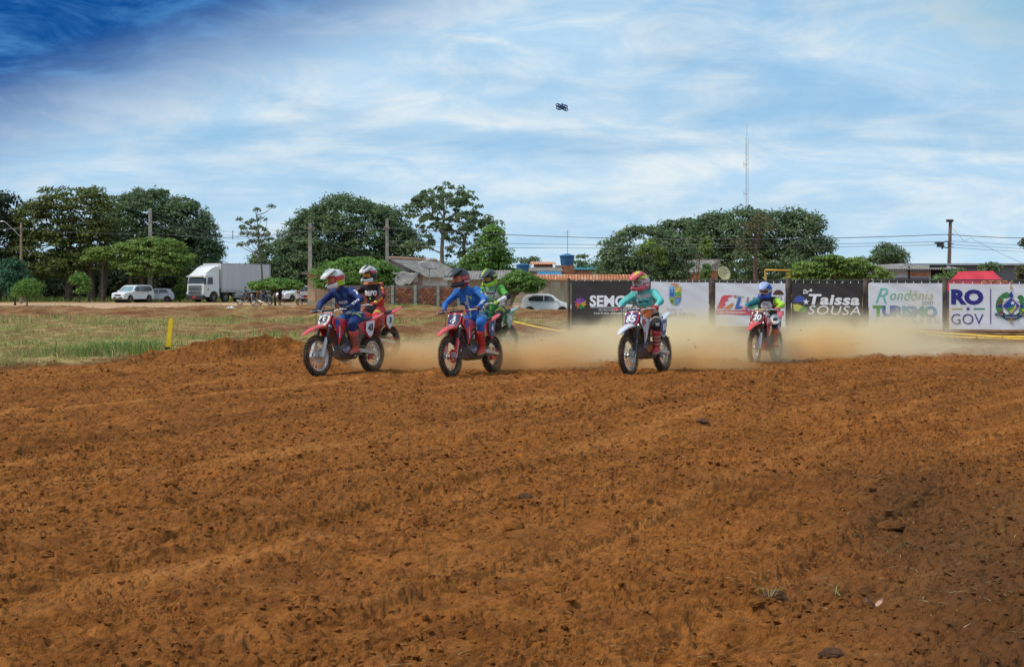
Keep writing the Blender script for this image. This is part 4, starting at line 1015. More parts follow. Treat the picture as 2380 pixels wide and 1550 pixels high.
def banner(label, px0, px1, pyt0, pyt1, pyb0, pyb1, color, draw):
    """a printed cloth hung on the wires; draw(put) adds its print in cloth fractions"""
    a, s0 = fpt(px0, pyt0); b, s1 = fpt(px1, pyt1); c, _ = fpt(px0, pyb0); d_, _ = fpt(px1, pyb1)
    O = FA + FU * s0; t = thing('banner', label, 'banner', O, group='sponsor banners on the fence'); L = s1 - s0
    seed = R.random() * 10
    def wave(u, v):
        fold = .5 + .5 * math.sin(seed + 2.1 * u)
        return (.008 * math.sin(seed + 5 * u + 2 * v) + .006 * math.sin(seed * 2 + 3 * v - 4 * u) + .010 * fold * math.sin(26 * (u * .55 + v * .8) + seed) * abs(v - .5) * 1.3 + .02 * (1 - v) ** 2)
    def pt(u, v, off=0.0):
        zt = a.z + (b.z - a.z) * u; zb = c.z + (d_.z - c.z) * u; z = zb + (zt - zb) * v - .012 * math.sin(PI * u) * (1 if v > .5 else 0) * (v - .5) * 2
        return FU * (u * L) + FN * (.10 + wave(u, v) + off) + Vector((0, 0, z))
    n, m = 40, 18; vs = [pt(i / n, j / m) for j in range(m + 1) for i in range(n + 1)] + [pt(i / n, j / m, -.004) for j in range(m + 1) for i in range(n + 1)]; r = n + 1; K = r * (m + 1)
    fs = [(j * r + i, j * r + i + 1, (j + 1) * r + i + 1, (j + 1) * r + i) for j in range(m) for i in range(n)]
    fs += [(K + j * r + i, K + (j + 1) * r + i, K + (j + 1) * r + i + 1, K + j * r + i + 1) for j in range(m) for i in range(n)]
    mb = MB(); mb.add(vs, fs); mb.build('cloth', mat('banner_cloth_' + color, {'white': (.66, .68, .76), 'black': (.035, .030, .032)}[color], .55, var=.04, scale=2), t, fix=False)
    H_ = ((a.z - c.z) + (b.z - d_.z)) / 2
    class Put:
        AR = L / H_                                                    # width over height
        def shape(s, name, outline, col, lvl=1):
            mb = MB(); s._fill(mb, outline, lvl); return mb.build(name, prt(col), t, smooth=False, fix=False)
        def _fill(s, mb, outline, lvl, mi=0):
            vs = [pt(u, v, .004 + .0025 * lvl) for u, v in outline]; mb.add(vs, [tuple(range(len(vs)))], mi)
        def shapes(s, name, lst, lvl=1):
            mb = MB(); ms = []
            for outline, col in lst:
                m_ = prt(col)
                if m_ not in ms: ms.append(m_)
                bw = (max(q[0] for q in outline) - min(q[0] for q in outline)) * (max(q[1] for q in outline) - min(q[1] for q in outline))
                s._fill(mb, outline, lvl, ms.index(m_)); lvl += .9 if bw > .012 else .12
            return mb.build(name, ms, t, smooth=False, fix=False)
        def word(s, txt, u, v, w_, h=None, col=(0, 0, 0), bold=.02, shear=0, lvl=2, space=1.0, grad=None, name='lettering'):
            tv, tf, tw, th = text_data(txt, bold, shear, space)
            if h is None: h = w_ * Put.AR * th / tw
            mb = MB(); vs = [pt(u + (x - .5) * w_, v + (y - .5) * h, .004 + .0025 * lvl) for x, y in tv]
            if grad is None:
                mb.add(vs, tf); return mb.build(name, prt(col), t, smooth=False, fix=False)
            ms = [prt(c_) for c_ in grad]
            for f in tf:
                cx = sum(tv[i][0] for i in f) / len(f); mb.add([vs[i] for i in f], [tuple(range(len(f)))], min(len(ms) - 1, int(cx * len(ms))))
            return mb.build(name, ms, t, smooth=False, fix=False)
    draw(Put())
    # tie cords
    mb = MB()
    for k in range(9):
        u = (k + .5) / 9; p = pt(u, 1.0); mb.tube([p, Vector((p.x, p.y, p.z)) - FN * .1 + Vector((0, 0, .06))], .006, 4)
    mb.build('tie_cord', mat('white_cord', (.7, .7, .7), .8), t)
    return t
def prt(c): return mat('print_%02x%02x%02x' % tuple(int(min(1, x) * 255) for x in c), c, .5, var=.03)
def circ(cx, cy, r, ar, n=20, a0=0, a1=2 * PI): return [(cx + r * math.cos(a0 + (a1 - a0) * i / n), cy + r * ar * math.sin(a0 + (a1 - a0) * i / n)) for i in range(n if abs(a1 - a0 - 2 * PI) < 1e-6 else n + 1)]
def rect(x0, y0, x1, y1, sh=0): return [(x0, y0), (x1, y0), (x1 + sh, y1), (x0 + sh, y1)]
def rotq(pts, cx, cy, a, ar): return [(cx + (x * math.cos(a) - y * math.sin(a)), cy + ar * (x * math.sin(a) + y * math.cos(a))) for x, y in pts]
def star(cx, cy, r, ar, rot=PI / 2): return [(cx + (r if i % 2 == 0 else r * .4) * math.cos(rot + PI * i / 5), cy + ar * (r if i % 2 == 0 else r * .4) * math.sin(rot + PI * i / 5)) for i in range(10)]

def d_semcet(p):
    ar = p.AR; cols = [(.20, .05, .45), (.60, .36, .03), (.05, .25, .05), (.60, .12, .06), (.30, .08, .45)]; cx, cy = .118, .50; L = []
    for k in range(5):
        a = math.radians(58 - 72 * k); c_ = cols[k]
        L.append((rotq([(.0, -.006), (.022, -.012), (.058, -.052), (.066, -.044), (.036, .0), (.066, .044), (.058, .052), (.022, .012), (0, .006)], cx, cy, a, ar), c_))
        L.append((rotq(circ(.058, 0, .0155, 1, 14), cx, cy, a, ar), c_))
    p.shapes('emblem', L)
    p.word('SEMCET', .565, .555, .66, .26, (.80, .82, .92), .035)
    p.shape('underline', rect(.24, .405, .90, .418), (.75, .77, .85))
    p.word('SECRETARIA MUNICIPAL DE', .60, .355, .50, .045, (.62, .62, .66), .01)
    p.word('CULTURA, ESPORTE E TURISMO', .60, .275, .62, .050, (.75, .75, .8), .02)
banner('black banner with colourful people emblem and SEMCET lettering behind the turquoise rider', 1330, 1512, 653.5, 654.5, 756, 757, 'black', d_semcet)
def d_guajara(p):
    ar = p.AR; cx = .42; y0, y1 = .46, .90; W = .105
    def shield(x0, x1, ya, yb):
        out = []
        for i in range(25):
            q = i / 24; y = .90 - .44 * q; half = W * (1.0 if q < .5 else math.sqrt(max(0, 1 - ((q - .5) / .5) ** 2.2)))
            out.append((half, y))
        pts = [(max(x0, min(x1, -h)), y) for h, y in out if ya <= y <= yb] + [(max(x0, min(x1, h)), y) for h, y in reversed(out) if ya <= y <= yb]
        return [(cx + x, y) for x, y in pts]
    L = [(shield(-W, 0, .66, .90), (.20, .42, .70)), (shield(0, W, .66, .90), (.62, .48, .10)), (shield(-W, 0, .45, .66), (.26, .40, .14)), (shield(0, W, .45, .66), (.10, .27, .55))]
    L += [(rect(cx + x0, .67, cx + x1, yb), (.04, .14, .42)) for x0, x1, yb in ((-.085, -.065, .84), (-.065, -.035, .76), (-.035, -.015, .84))]
    L += [([(cx, .67), (cx + W, .67), (cx + W, .74), (cx + .07, .80), (cx + .03, .75), (cx, .79)], (.10, .34, .10)), (rect(cx + .01, .645, cx + W - .004, .675), (.60, .25, .12))]
    L += [(rotq([(0, -.004), (.05, -.008), (.05, .008), (0, .004)], cx + .05, .86, math.radians(a), ar), (.80, .62, .20)) for a in (-60, -30, 0, 30)]
    L += [(circ(cx - .05, .57, .014, ar, 12), (.10, .09, .06)), (rect(cx - .064, .53, cx - .036, .57), (.10, .09, .06))]
    L += [([(cx + .01 + .02 * i, .60 - .035 * j), (cx + .02 + .02 * i, .608 - .035 * j), (cx + .03 + .02 * i, .60 - .035 * j), (cx + .02 + .02 * i, .598 - .035 * j)], (.55, .68, .82)) for i in range(3) for j in range(3)]
    L += [([(cx - .065, .925), (cx + .065, .925), (cx + .075, .965), (cx + .045, .955), (cx + .03, .975), (cx + .015, .96), (cx, .98), (cx - .015, .96), (cx - .03, .975), (cx - .045, .955), (cx - .075, .965)], (.62, .24, .08))]
    p.shapes('coat_of_arms', L)
    p.word('Prefeitura de', .42, .375, .26, .07, (.42, .40, .50), .0)
    p.word('Guajará-Mirim', .43, .235, .70, .15, (.28, .26, .28), .035)
    p.word('Orgulho do nosso povo', .40, .10, .44, .055, (.50, .45, .42), .0)
banner('white banner with castle coat of arms and Guajará-Mirim lettering', 1514, 1648, 654.5, 656.5, 755.5, 757.5, 'white', d_guajara)
def d_lim(p):
    ar = p.AR
    p.shapes('emblem', [([(.02, .40), (.10, .40), (.15, .50), (.13, .55), (.19, .60), (.17, .65), (.25, .70), (.23, .715), (.13, .715), (.09, .68)], (.62, .08, .10)), ([(.11, .395), (.22, .395), (.27, .53), (.24, .53), (.18, .48)], (.60, .22, .05)), ([(.25, .715), (.31, .715), (.285, .66)], (.62, .08, .10)),
                        ([(.28, .66), (.42, .69), (.40, .70), (.30, .70)], (.3, .3, .32))])
    for tx, u, w_, c_ in (('L', .34, .115, (.05, .14, .48)), ('I', .455, .05, (.62, .12, .12)), ('M', .60, .19, (.05, .33, .14)), ('C', .78, .12, (.60, .12, .12))):
        p.word(tx, u, .535, w_ * 1.12, .285, (.25, .25, .27), .03, .3, 1)
        p.word(tx, u, .535, w_, .25, c_, .05, .3, 3)
    p.shape('red_strip', rect(.01, .27, .98, .37), (.55, .06, .12), 1)
    p.word('Liga Independente de Motociclismo', .48, .32, .90, .06, (.78, .74, .78), .015, .2)
    p.shapes('badge', [(circ(.90, .735, .075, ar, 16, 0, PI), (.09, .035, .03)), (rect(.80, .62, .985, .73), (.70, .72, .76)), (rect(.80, .45, .985, .615), (.74, .76, .80)), (circ(.925, .665, .030, ar, 16), (.12, .15, .26)), (circ(.925, .665, .020, ar, 16), (.62, .64, .70))])
banner('white banner with multicoloured LIM letters and red strip behind the blue helmeted rider', 1664, 1826, 657, 659, 757.5, 760, 'white', d_lim)
def d_taissa(p):
    ar = p.AR; cx, cy = .115, .52
    p.shapes('emblem', [(circ(cx, cy + .02, .093, ar * 1.12, 20, .12, PI - .12), (.05, .09, .38)), ([(cx - .10, .50), (cx - .03, .515), (cx + .05, .46), (cx + .10, .35), (cx + .02, .33), (cx - .08, .36)], (.50, .50, .08)), ([(cx + .0, .40), (cx + .06, .47), (cx + .105, .42), (cx + .08, .32), (cx - .04, .31)], (.08, .25, .06)), (star(cx + .09, .565, .05, ar), (.75, .76, .8))])
    p.word('Dr', .205, .80, .085, .10, (.80, .80, .82), .04, .15); p.word('a', .272, .835, .042, .055, (.80, .80, .82), .04, .15)
    p.word('Taissa', .60, .625, .72, .25, (.82, .82, .86), .035, .15, space=1.06)
    p.word('SOUSA', .60, .385, .74, .20, (.80, .80, .84), .004, .2, space=1.1)
    p.word('Deputada Estadual', .59, .235, .74, .06, (.30, .29, .29), .0, 0, space=1.3)
banner('black banner with Dra Taissa Sousa lettering and round flag emblem', 1841, 2005, 657, 658.5, 758, 762, 'black', d_taissa)
def d_turismo(p):
    g1 = [(.10, .50, .38), (.16, .48, .20), (.34, .46, .10), (.55, .50, .12)]
    p.word('R', .175, .72, .17, .34, (.14, .52, .40), -.012, .35); p.word('ondônia', .58, .74, .58, .22, (0, 0, 0), -.012, .35, grad=[(.12, .42, .14), (.22, .46, .12), (.40, .46, .10), (.55, .45, .12)], space=1.08)
    p.word('tem', .80, .565, .15, .09, (.12, .15, .10), -.01, .3)
    p.word('TURISMO', .49, .375, .88, .255, (0, 0, 0), .055, 0, grad=[(.10, .32, .07), (.04, .10, .36), (.03, .11, .34), (.03, .28, .46), (.03, .14, .42), (.04, .30, .26), (.03, .22, .42)], space=.93)
    L = []
    for i, u in enumerate((.10, .20, .30, .40, .52, .62, .72, .82, .92)):
        c_ = (.50, .50, .16) if i < 2 else (.36, .36, .44)
        L += [(rect(u - .035, .14, u + .035, .155), c_), (rect(u - .025, .155, u - .012, .155 + .06 + .03 * (i % 3)), c_), (rect(u + .004, .155, u + .02, .155 + .04 + .035 * ((i + 1) % 3)), c_), (circ(u - .004, .185, .012, p.AR, 10), c_)]
    p.shapes('skyline_icons', L)
banner('white banner with handwritten Rondônia tem above big green and blue TURISMO', 2020, 2190, 657, 658.5, 762, 765, 'white', d_turismo)
def d_gov(p):
    ar = p.AR; nb = (.020, .020, .20)
    p.word('RO', .215, .71, .385, .34, nb, .055); p.word('GOV', .215, .225, .385, .23, (.05, .03, .22), -.004)
    p.shapes('divider', [(rect(.025, .435, .16, .465), (.50, .42, .16)), (rect(.29, .435, .425, .465), (.05, .24, .17)), (star(.225, .45, .032, ar), (.10, .03, .26)), (rect(.487, .12, .497, .90), (.10, .06, .20))])
    cx, cy = .735, .52; L = []
    for k in range(26):
        a = math.radians(112 + k * (410 - 112 + -42) / 25 * 1.13); 
        L.append((circ(cx + .145 * math.cos(a), cy + .145 * ar * math.sin(a), .040, ar, 9), (.035, .16, .055) if k % 2 else (.05, .22, .07)))
    for a in (20, 0, -20, -40): L.append((circ(cx + .15 * math.cos(math.radians(a)), cy + .15 * ar * math.sin(math.radians(a)), .016, ar, 9), (.50, .50, .08)))
    for a in (150, 170, 215): L.append((circ(cx + .14 * math.cos(math.radians(a)), cy + .14 * ar * math.sin(math.radians(a)), .018, ar, 9), (.26, .04, .03)))
    for a in (42, 48, 132, 138, 222, 232, 242, 298, 308, 318):
        aa = math.radians(a); L.append((circ(cx + .105 * math.cos(aa), cy + .105 * ar * math.sin(aa), .016, ar, 6), (.72, .74, .76)))
    q = lambda pts: [(cx + x, cy + y * ar) for x, y in pts]
    dia = [(0, .10), (.10, .0), (0, -.10), (-.10, 0)]
    for sx in (1, -1): L.append((q([(sx * .07, .0), (sx * .115, .018), (sx * .18, 0), (sx * .115, -.018)]), (.02, .03, .26)))
    L.append((q([(0, .08), (.026, .125), (0, .19), (-.026, .125)]), (.02, .03, .26))); L.append((q([(0, -.08), (.022, -.12), (0, -.16), (-.022, -.12)]), (.02, .03, .26)))
    L.append((q([(x * 1.12, y * 1.12) for x, y in dia]), (.45, .30, .36))); L.append((q(dia), (.015, .05, .30)))
    L.append((q([(.055, .03), (.06, -.02), (.03, -.06), (0, -.095), (-.03, -.065), (.01, -.05), (.03, -.02)]), (.50, .50, .08))); L.append((q([(.02, .0), (.028, -.02), (.008, -.048), (-.032, -.064), (-.062, -.036), (-.02, -.02)]), (.05, .24, .06))); L.append((star(cx + .018, cy + .035 * ar, .030, ar), (.78, .80, .82)))
    L.append(([(cx - .20, .30), (cx - .08, .30), (cx - .08, .355), (cx - .20, .355), (cx - .185, .328)], nb)); L.append(([(cx + .08, .30), (cx + .20, .30), (cx + .185, .328), (cx + .20, .355), (cx + .08, .355)], nb)); L.append((rect(cx - .085, .24, cx + .085, .30), nb))
    L.append((rect(cx - .009, .12, cx + .009, .24), (.45, .30, .10))); L.append((rect(cx - .045, .205, cx + .045, .222), (.40, .24, .10))); L.append((q([(0, .20), (.014, .22), (0, .29), (-.014, .22)]), (.48, .34, .12)))
    p.shapes('state_emblem', L)
    p.word('1943', cx - .135, .328, .07, .03, (.5, .45, .2), .01, lvl=22); p.word('1981', cx + .135, .328, .07, .03, (.5, .45, .2), .01, lvl=22); p.word('RONDÔNIA', cx, .27, .145, .035, (.55, .5, .3), .01, lvl=22)
banner('white banner with big blue RO GOV and green wreath emblem at the right edge', 2206, 2402, 659, 660, 765, 766, 'white', d_gov)

# yellow wooden frame behind the banners
def yellow_frame():
    D = 46.5; b = P(1806, 668, D); b.z = gz(b.x, b.y); t = thing('start_gate', 'yellow and white wooden frame sticking up between two banners', 'frame', b)
    q = lambda x, y, o=0: P(x, y, D) + Vector((0, o, 0)) - b
    for nm, pts, m_ in (('post', [q(1781, 778), q(1779, 628)], M_YELL), ('post', [q(1789, 778, .1), q(1780, 632, .1)], mat('white_painted_wood', (.6, .58, .54), .7)), ('post', [q(1830, 778), q(1835, 628)], M_YELL), ('brace', [q(1838, 778, .12), q(1834, 640, .12)], M_YELL), ('crossbar', [q(1777, 628, -.05), q(1836, 629, -.05)], M_YELL)):
        mb = MB(); mb.tube(pts, .035, 7); mb.build(nm, m_, t)
    mb = MB(); mb.tube([q(1816, 688, -.08), q(1845, 688, -.08)], .022, 6); mb.build('rail', M_YELL, t)
    mb = MB(); mb.box(q(1829, 687, -.12), (.13, .04, .22)); mb.build('notice', mat('white_notice', (.7, .7, .7), .6), t)
yellow_frame()

# red canopy tent
def tent():
    D = 52.0; x0, x1 = X(2234, D), X(2368, D); b = Vector((x0, D, gz(x0, D))); L = x1 - x0; t = thing('canopy_tent', 'red pop up canopy tent behind the RO GOV banner', 'tent', b)
    ze, zr = Z(661, D) - b.z, Z(630, D) - b.z; W = 3.0; a, c = X(2264, D) - x0, X(2334, D) - x0; M = mat('red_canvas', (.55, .035, .06), .65, var=.1, scale=1.5)
    v = [(0, 0, ze), (L, 0, ze), (L, W, ze), (0, W, ze), (a, W * .4, zr), (c, W * .4, zr + .02), (c, W * .6, zr), (a, W * .6, zr)]
    # sag the slopes a little
    n = 8; mb = MB()
    def quad(p0, p1, p2, p3):
        p0, p1, p2, p3 = map(Vector, (p0, p1, p2, p3)); vs = []
        for j in range(n + 1):
            for i in range(n + 1):
                p = p0.lerp(p1, i / n).lerp(p3.lerp(p2, i / n), j / n); p.z -= .16 * math.sin(PI * j / n) * (.6 + .4 * math.cos(i * 1.6)) ; vs.append(p)
        mb.add(vs, [(j * (n + 1) + i, j * (n + 1) + i + 1, (j + 1) * (n + 1) + i + 1, (j + 1) * (n + 1) + i) for j in range(n) for i in range(n)])
    quad(v[0], v[1], v[5], v[4]); quad(v[1], v[2], v[6], v[5]); quad(v[2], v[3], v[7], v[6]); quad(v[3], v[0], v[4], v[7]); mb.add([v[4], v[5], v[6], v[7]], [(0, 1, 2, 3)])
    mb.build('roof', M, t, fix=False)
    mb = MB(); 
    for p0, p1 in ((v[0], v[1]), (v[1], v[2]), (v[2], v[3]), (v[3], v[0])):
        mb.add([p0, p1, (p1[0], p1[1], p1[2] - .25), (p0[0], p0[1], p0[2] - .25)], [(0, 1, 2, 3)])
    mb.build('valance', M, t, fix=False)
    for x, y in ((0.03, .03), (L - .03, .03), (0.03, W - .03), (L - .03, W - .03)):
        mb = MB(); mb.box((x, y, ze / 2), (.04, .04, ze)); mb.build('leg', M_METAL, t)
    mb = MB()
    for i, (w_, h) in enumerate(((.16, .10), (.22, .06), (.20, .12), (.18, .1), (.1, .14))):
        x = L * .40 + i * .26; q = .22 + .05 * (i % 2); mb.add([(x, W * .4 * q - .06, ze + (zr - ze) * q - .04), (x + w_, W * .4 * q - .06, ze + (zr - ze) * q - .04), (x + w_ * .9, W * .4 * (q + .1) - .06, ze + (zr - ze) * (q + .1) + h * .3 - .04), (x + .04, W * .4 * (q + .1) - .06, ze + (zr - ze) * (q + .1) - .02)], [(0, 1, 2, 3)])
    mb.build('print', prt((.62, .38, .06)), t, smooth=False, fix=False)
tent()

# yellow marker post at the corner of the track
def marker():
    D = 30.2; x = X(395, D); z = gz(x, D); zt = Z(737, D); t = thing('marker_post', 'bright yellow flat marker post with black foot at the track edge', 'marker post', (x, D, z - .02)); h = zt - z
    mb = MB(); s = [[Vector((sx * w_ + dx_, sy * .018, zz)) for sx, sy in ((-1, -1), (1, -1), (1, 1), (-1, 1))] for w_, zz, dx_ in ((.050, .10, -.04), (.047, h * .5, -.01), (.044, h - .06, .02), (.035, h - .01, .022), (.015, h, .022))]
    mb.loft(s); mb.build('post', mat('yellow_plastic', (.95, .62, .015), .5, var=.05), t)
    mb = MB(); mb.box((-.045, 0, .05), (.10, .06, .16)); mb.build('foot', M_BLACKM, t)
marker()
# yellow marker tape lying in sagging runs
def tape(label, pts, w_=.05, z0=.12):
    mb = MB(); vs = []
    w_ *= .6
    P3 = [Vector((X(px, d_), d_, gz(X(px, d_), d_) + zz)) for px, d_, zz in pts]; out = []
    for a, b in zip(P3, P3[1:]):
        for i in range(12): q = i / 12; p = a.lerp(b, q); p.z -= .02 * math.sin(PI * q); out.append(p)
    out.append(P3[-1])
    for i, p in enumerate(out): a = math.sin(i * .9) * .5; vs += [p + Vector((0, -w_ / 2 * math.cos(a), -w_ / 2 * abs(math.sin(a)) )), p + Vector((0, w_ / 2 * math.cos(a), w_ * .8))]
    mb.add(vs, [(2 * i, 2 * i + 1, 2 * i + 3, 2 * i + 2) for i in range(len(out) - 1)]); o = mb.build('marker_tape', mat('yellow_tape', (.75, .48, .03), .4, var=.1, trans=0), fix=False); so = o.modifiers.new('t', 'SOLIDIFY'); so.thickness = .004; tag(o, label, 'tape', 'yellow tapes along the track')
tape('yellow tape running low above the ground below the right hand banners', [(2080, 41, .25), (2260, 38.6, .1), (2400, 37.4, .08), (2520, 36.5, .08)], .07)
tape('second yellow tape crossing just under the first at the right', [(2150, 38.9, .12), (2300, 37.6, .04), (2480, 37.0, .06)], .05)
tape('yellow tape stretched across the dusty ground behind the green jersey rider', [(1195, 48, .12), (1300, 47, .05), (1420, 46, .12), (1560, 45, .05)], .07)
# ------------------------------------------------------------------ vehicles
M_WPAINT = mat('white_car_paint', (.74, .75, .77), .3, var=.03, coat=.4, dirt=.10)
M_SPAINT = mat('silver_car_paint', (.42, .42, .45), .35, .4, var=.04, coat=.4, dirt=.10)
M_GLASS = mat('dark_window_glass', (.035, .045, .055), .12, var=.1, spec=.8)
M_GLASS2 = mat('painted_reflection_windscreen', (.20, .30, .34), .15, var=.2, spec=.9, scale=1)  # paler glass colour with the sky reflection painted in
M_TYRE = mat('tyre_rubber', (.030, .028, .027), .9, var=.3, dirt=.35)
M_RIM = mat('alloy_rim', (.50, .50, .52), .35, .6, var=.1, dirt=.2)
M_PLAST = mat('black_plastic', (.030, .030, .032), .6, var=.2)
M_LIGHT = mat('headlamp_glass', (.62, .64, .66), .15, var=.1, spec=.9)
M_REDL = mat('tail_lamp', (.40, .02, .02), .25, var=.1)
M_PLATE = mat('licence_plate', (.55, .56, .58), .5, var=.05)
M_REDP = mat('red_licence_plate', (.55, .05, .04), .5, var=.05)
M_CHR = mat('chrome_steel', (.62, .62, .62), .22, .9, var=.05)

def road_wheel(t, x, y, r, w_, side, rimr=.62, spokes=6, dish_=.02):
    mb = MB(); mb.lathe([(r * rimr, -w_ / 2), (r * .93, -w_ / 2), (r, -w_ * .36), (r, w_ * .36), (r * .93, w_ / 2), (r * rimr, w_ / 2)], (0, 0, 0), 'Y', 28); o = mb.build('wheel', M_TYRE, t); o.location = (x, y, r)
    mb = MB(); s = side; f = w_ / 2 * s
    mb.lathe([(r * rimr, f * .98), (r * rimr * .9, f * .86), (r * rimr * .86, f * .3), (.02, f * .3)], (0, 0, 0), 'Y', 24)
    for k in range(spokes):
        a = 2 * PI * k / spokes; mb.tube([(math.cos(a) * r * .08, f * .8, math.sin(a) * r * .08), (math.cos(a) * r * rimr * .9, f * .85, math.sin(a) * r * rimr * .9)], r * .07, 5)
    mb.lathe([(r * .14, f * .6), (r * .14, f * .95), (.01, f * .98)], (0, 0, 0), 'Y', 12); mb.build('rim', M_RIM, o)

def car(name, label, loc, rz, paint, body, belt, top, W, wheels, r, windows, front, rear, cat='car', glass=None, rails=False, plate=M_PLATE):
    """body: side outline in (x,z), x forward; windows: list of side window outlines; front/rear: lists of (name, material, quad outline in (y,z) + x function)"""
    t = thing(name, label, cat, loc, rz, 'cars parked in the background')
    hw = W / 2
    def yw(z): q = max(0.0, min(1.0, (z - belt) / (top - belt))); return hw * (1 - .20 * q ** 1.1) * (1 - .06 * max(0, (.45 - z) / .45))
    # outline with wheel arches cut in
    out = []
    for p in body: out.append(p)
    xs0, xs1 = min(p[0] for p in body), max(p[0] for p in body); zb = min(p[1] for p in body)
    arch = []
    for wx in sorted(wheels):
        ra = r * 1.16; a0 = math.asin(max(-1, min(1, (zb - r) / ra)))
        arch += [(wx - ra * math.cos(a0 + (PI - 2 * a0) * i / 10), r + ra * math.sin(a0 + (PI - 2 * a0) * i / 10)) for i in range(11)]
    out = arch + out
    n = len(out); L_ = [Vector((x, yw(z), z)) for x, z in out]; R_ = [Vector((x, -yw(z), z)) for x, z in out]
    cenx = (xs0 + xs1) / 2
    # rounded plan: ends pull inwards
    def pull(p):
        q = abs(p.x - cenx) / ((xs1 - xs0) / 2); p = p.copy(); p.y *= 1 - .16 * max(0, (q - .72) / .28) ** 2; return p
    L_ = [pull(p) for p in L_]; R_ = [pull(p) for p in R_]
    mb = MB(); mb.add(L_ + R_, [tuple(range(n)), tuple(range(2 * n - 1, n - 1, -1))] + [(i, n + i, n + (i + 1) % n, (i + 1) % n) for i in range(n)])
    o = mb.build('body', paint, t, ang=30); bv = o.modifiers.new('b', 'BEVEL'); bv.width = .035; bv.segments = 2; bv.limit_method = 'ANGLE'; bv.angle_limit = math.radians(35)
    for wx in wheels:
        for s in (1, -1): road_wheel(t, wx, s * (hw - .12), r, .2, s)
        mb = MB(); mb.lathe([(r * 1.1, -hw + .25), (r * 1.1, hw - .25)], (wx, 0, r), 'Y', 16); mb.build('wheel_well', M_PLAST, t)
    for w_ in windows:
        for s in (1, -1):
            mb = MB(); pts = [pull(Vector((x, s * (yw(z) + .006), z))) for x, z in w_]; pts2 = [p - Vector((0, s * .01, 0)) for p in pts]; k = len(w_)
            mb.add(pts + pts2, [tuple(range(k)), tuple(range(2 * k - 1, k - 1, -1))] + [(i, (i + 1) % k, k + (i + 1) % k, k + i) for i in range(k)]); mb.build('window', M_GLASS, t, smooth=False)
    def endpart(nm, m_, quad, dx_, par=t):
        """quad corner list of (x, yfrac, z)"""
        pts = [Vector((x, f * (yw(z) * (1 - .16 * max(0, (abs(x - cenx) / ((xs1 - xs0) / 2) - .72) / .28) ** 2)), z)) for x, f, z in quad]; nrm = (pts[1] - pts[0]).cross(pts[2] - pts[0]).normalized()
        if nrm.x * dx_ < 0: nrm = -nrm
        a = [p + nrm * .012 for p in pts]; b = [p - nrm * .02 for p in pts]; k = len(pts); mb = MB()
        mb.add(a + b, [tuple(range(k)), tuple(range(2 * k - 1, k - 1, -1))] + [(i, (i + 1) % k, k + (i + 1) % k, k + i) for i in range(k)]); return mb.build(nm, m_, par, smooth=False)
    for nm, m_, q in front: endpart(nm, m_, q, 1)
    for nm, m_, q in rear: endpart(nm, m_, q, -1)
    for s in (1, -1):
        wx = windows[0][0][0]; wz = belt + .06
        mb = MB(); mb.sphere((wx + .02, s * (hw + .10), wz), (.06, .10, .07), 10, 6); mb.build('mirror', paint, t)
        if rails: mb = MB(); mb.tube([(windows[0][0][0] - .6, s * yw(top) * .92, top + .01), (windows[0][0][0] - 1.0, s * yw(top) * .92, top + .05), (xs0 + .5, s * yw(top) * .92, top + .03)], .02, 6); mb.build('roof_rail', M_PLAST, t)
    for k, hx in enumerate((-.35, -1.25)):
        mb = MB(); mb.box((hx, hw + .012, belt - .12), (.16, .025, .03)); mb.build('door_handle', M_PLAST, t)
    return t, yw

def place(px, dep, z=None): x = X(px, dep); return (x, dep, gz(x, dep) if z is None else z)
# white SUV, nose towards the camera and to the left
body = [(2.15, .34), (2.25, .42), (2.26, .66), (2.20, .86), (2.05, .96), (1.15, 1.08), (.55, 1.62), (.2, 1.72), (-1.3, 1.74), (-1.95, 1.66), (-2.2, 1.08), (-2.28, .9), (-2.28, .40), (-2.15, .34)]
fr = [('windscreen', M_GLASS2, [(1.12, -.88, 1.11), (1.12, .88, 1.11), (.60, .84, 1.58), (.60, -.84, 1.58)]), ('headlight', M_LIGHT, [(2.235, .62, .72), (2.235, .97, .74), (2.20, .97, .86), (2.20, .60, .85)]), ('headlight', M_LIGHT, [(2.235, -.62, .72), (2.235, -.97, .74), (2.20, -.97, .86), (2.20, -.60, .85)]), ('grille', M_PLAST, [(2.262, -.5, .66), (2.262, .5, .66), (2.215, .5, .82), (2.215, -.5, .82)]), ('lower_grille', M_PLAST, [(2.25, -.7, .40), (2.25, .7, .40), (2.268, .7, .56), (2.268, -.7, .56)]), ('licence_plate', M_PLATE, [(2.27, -.25, .46), (2.27, .25, .46), (2.275, .25, .56), (2.275, -.25, .56)])]
re = [('rear_window', M_GLASS, [(-2.15, -.85, 1.14), (-2.15, .85, 1.14), (-1.98, .82, 1.58), (-1.98, -.82, 1.58)])]
wn = [[(.95, 1.13), (.42, 1.56), (-.05, 1.60), (-.05, 1.12)], [(-.12, 1.12), (-.12, 1.60), (-1.1, 1.62), (-1.1, 1.12)], [(-1.17, 1.12), (-1.17, 1.62), (-1.75, 1.58), (-1.9, 1.2)]]
a = math.radians(180 + 65)
x, y, z = place(309, 140.5); car('parked_suv', 'white SUV with silver roof bars parked beside the thick concrete pole', (x, y, z), a, M_WPAINT, body, 1.08, 1.74, 1.82, (1.40, -1.38), .36, wn, fr, re, rails=True)
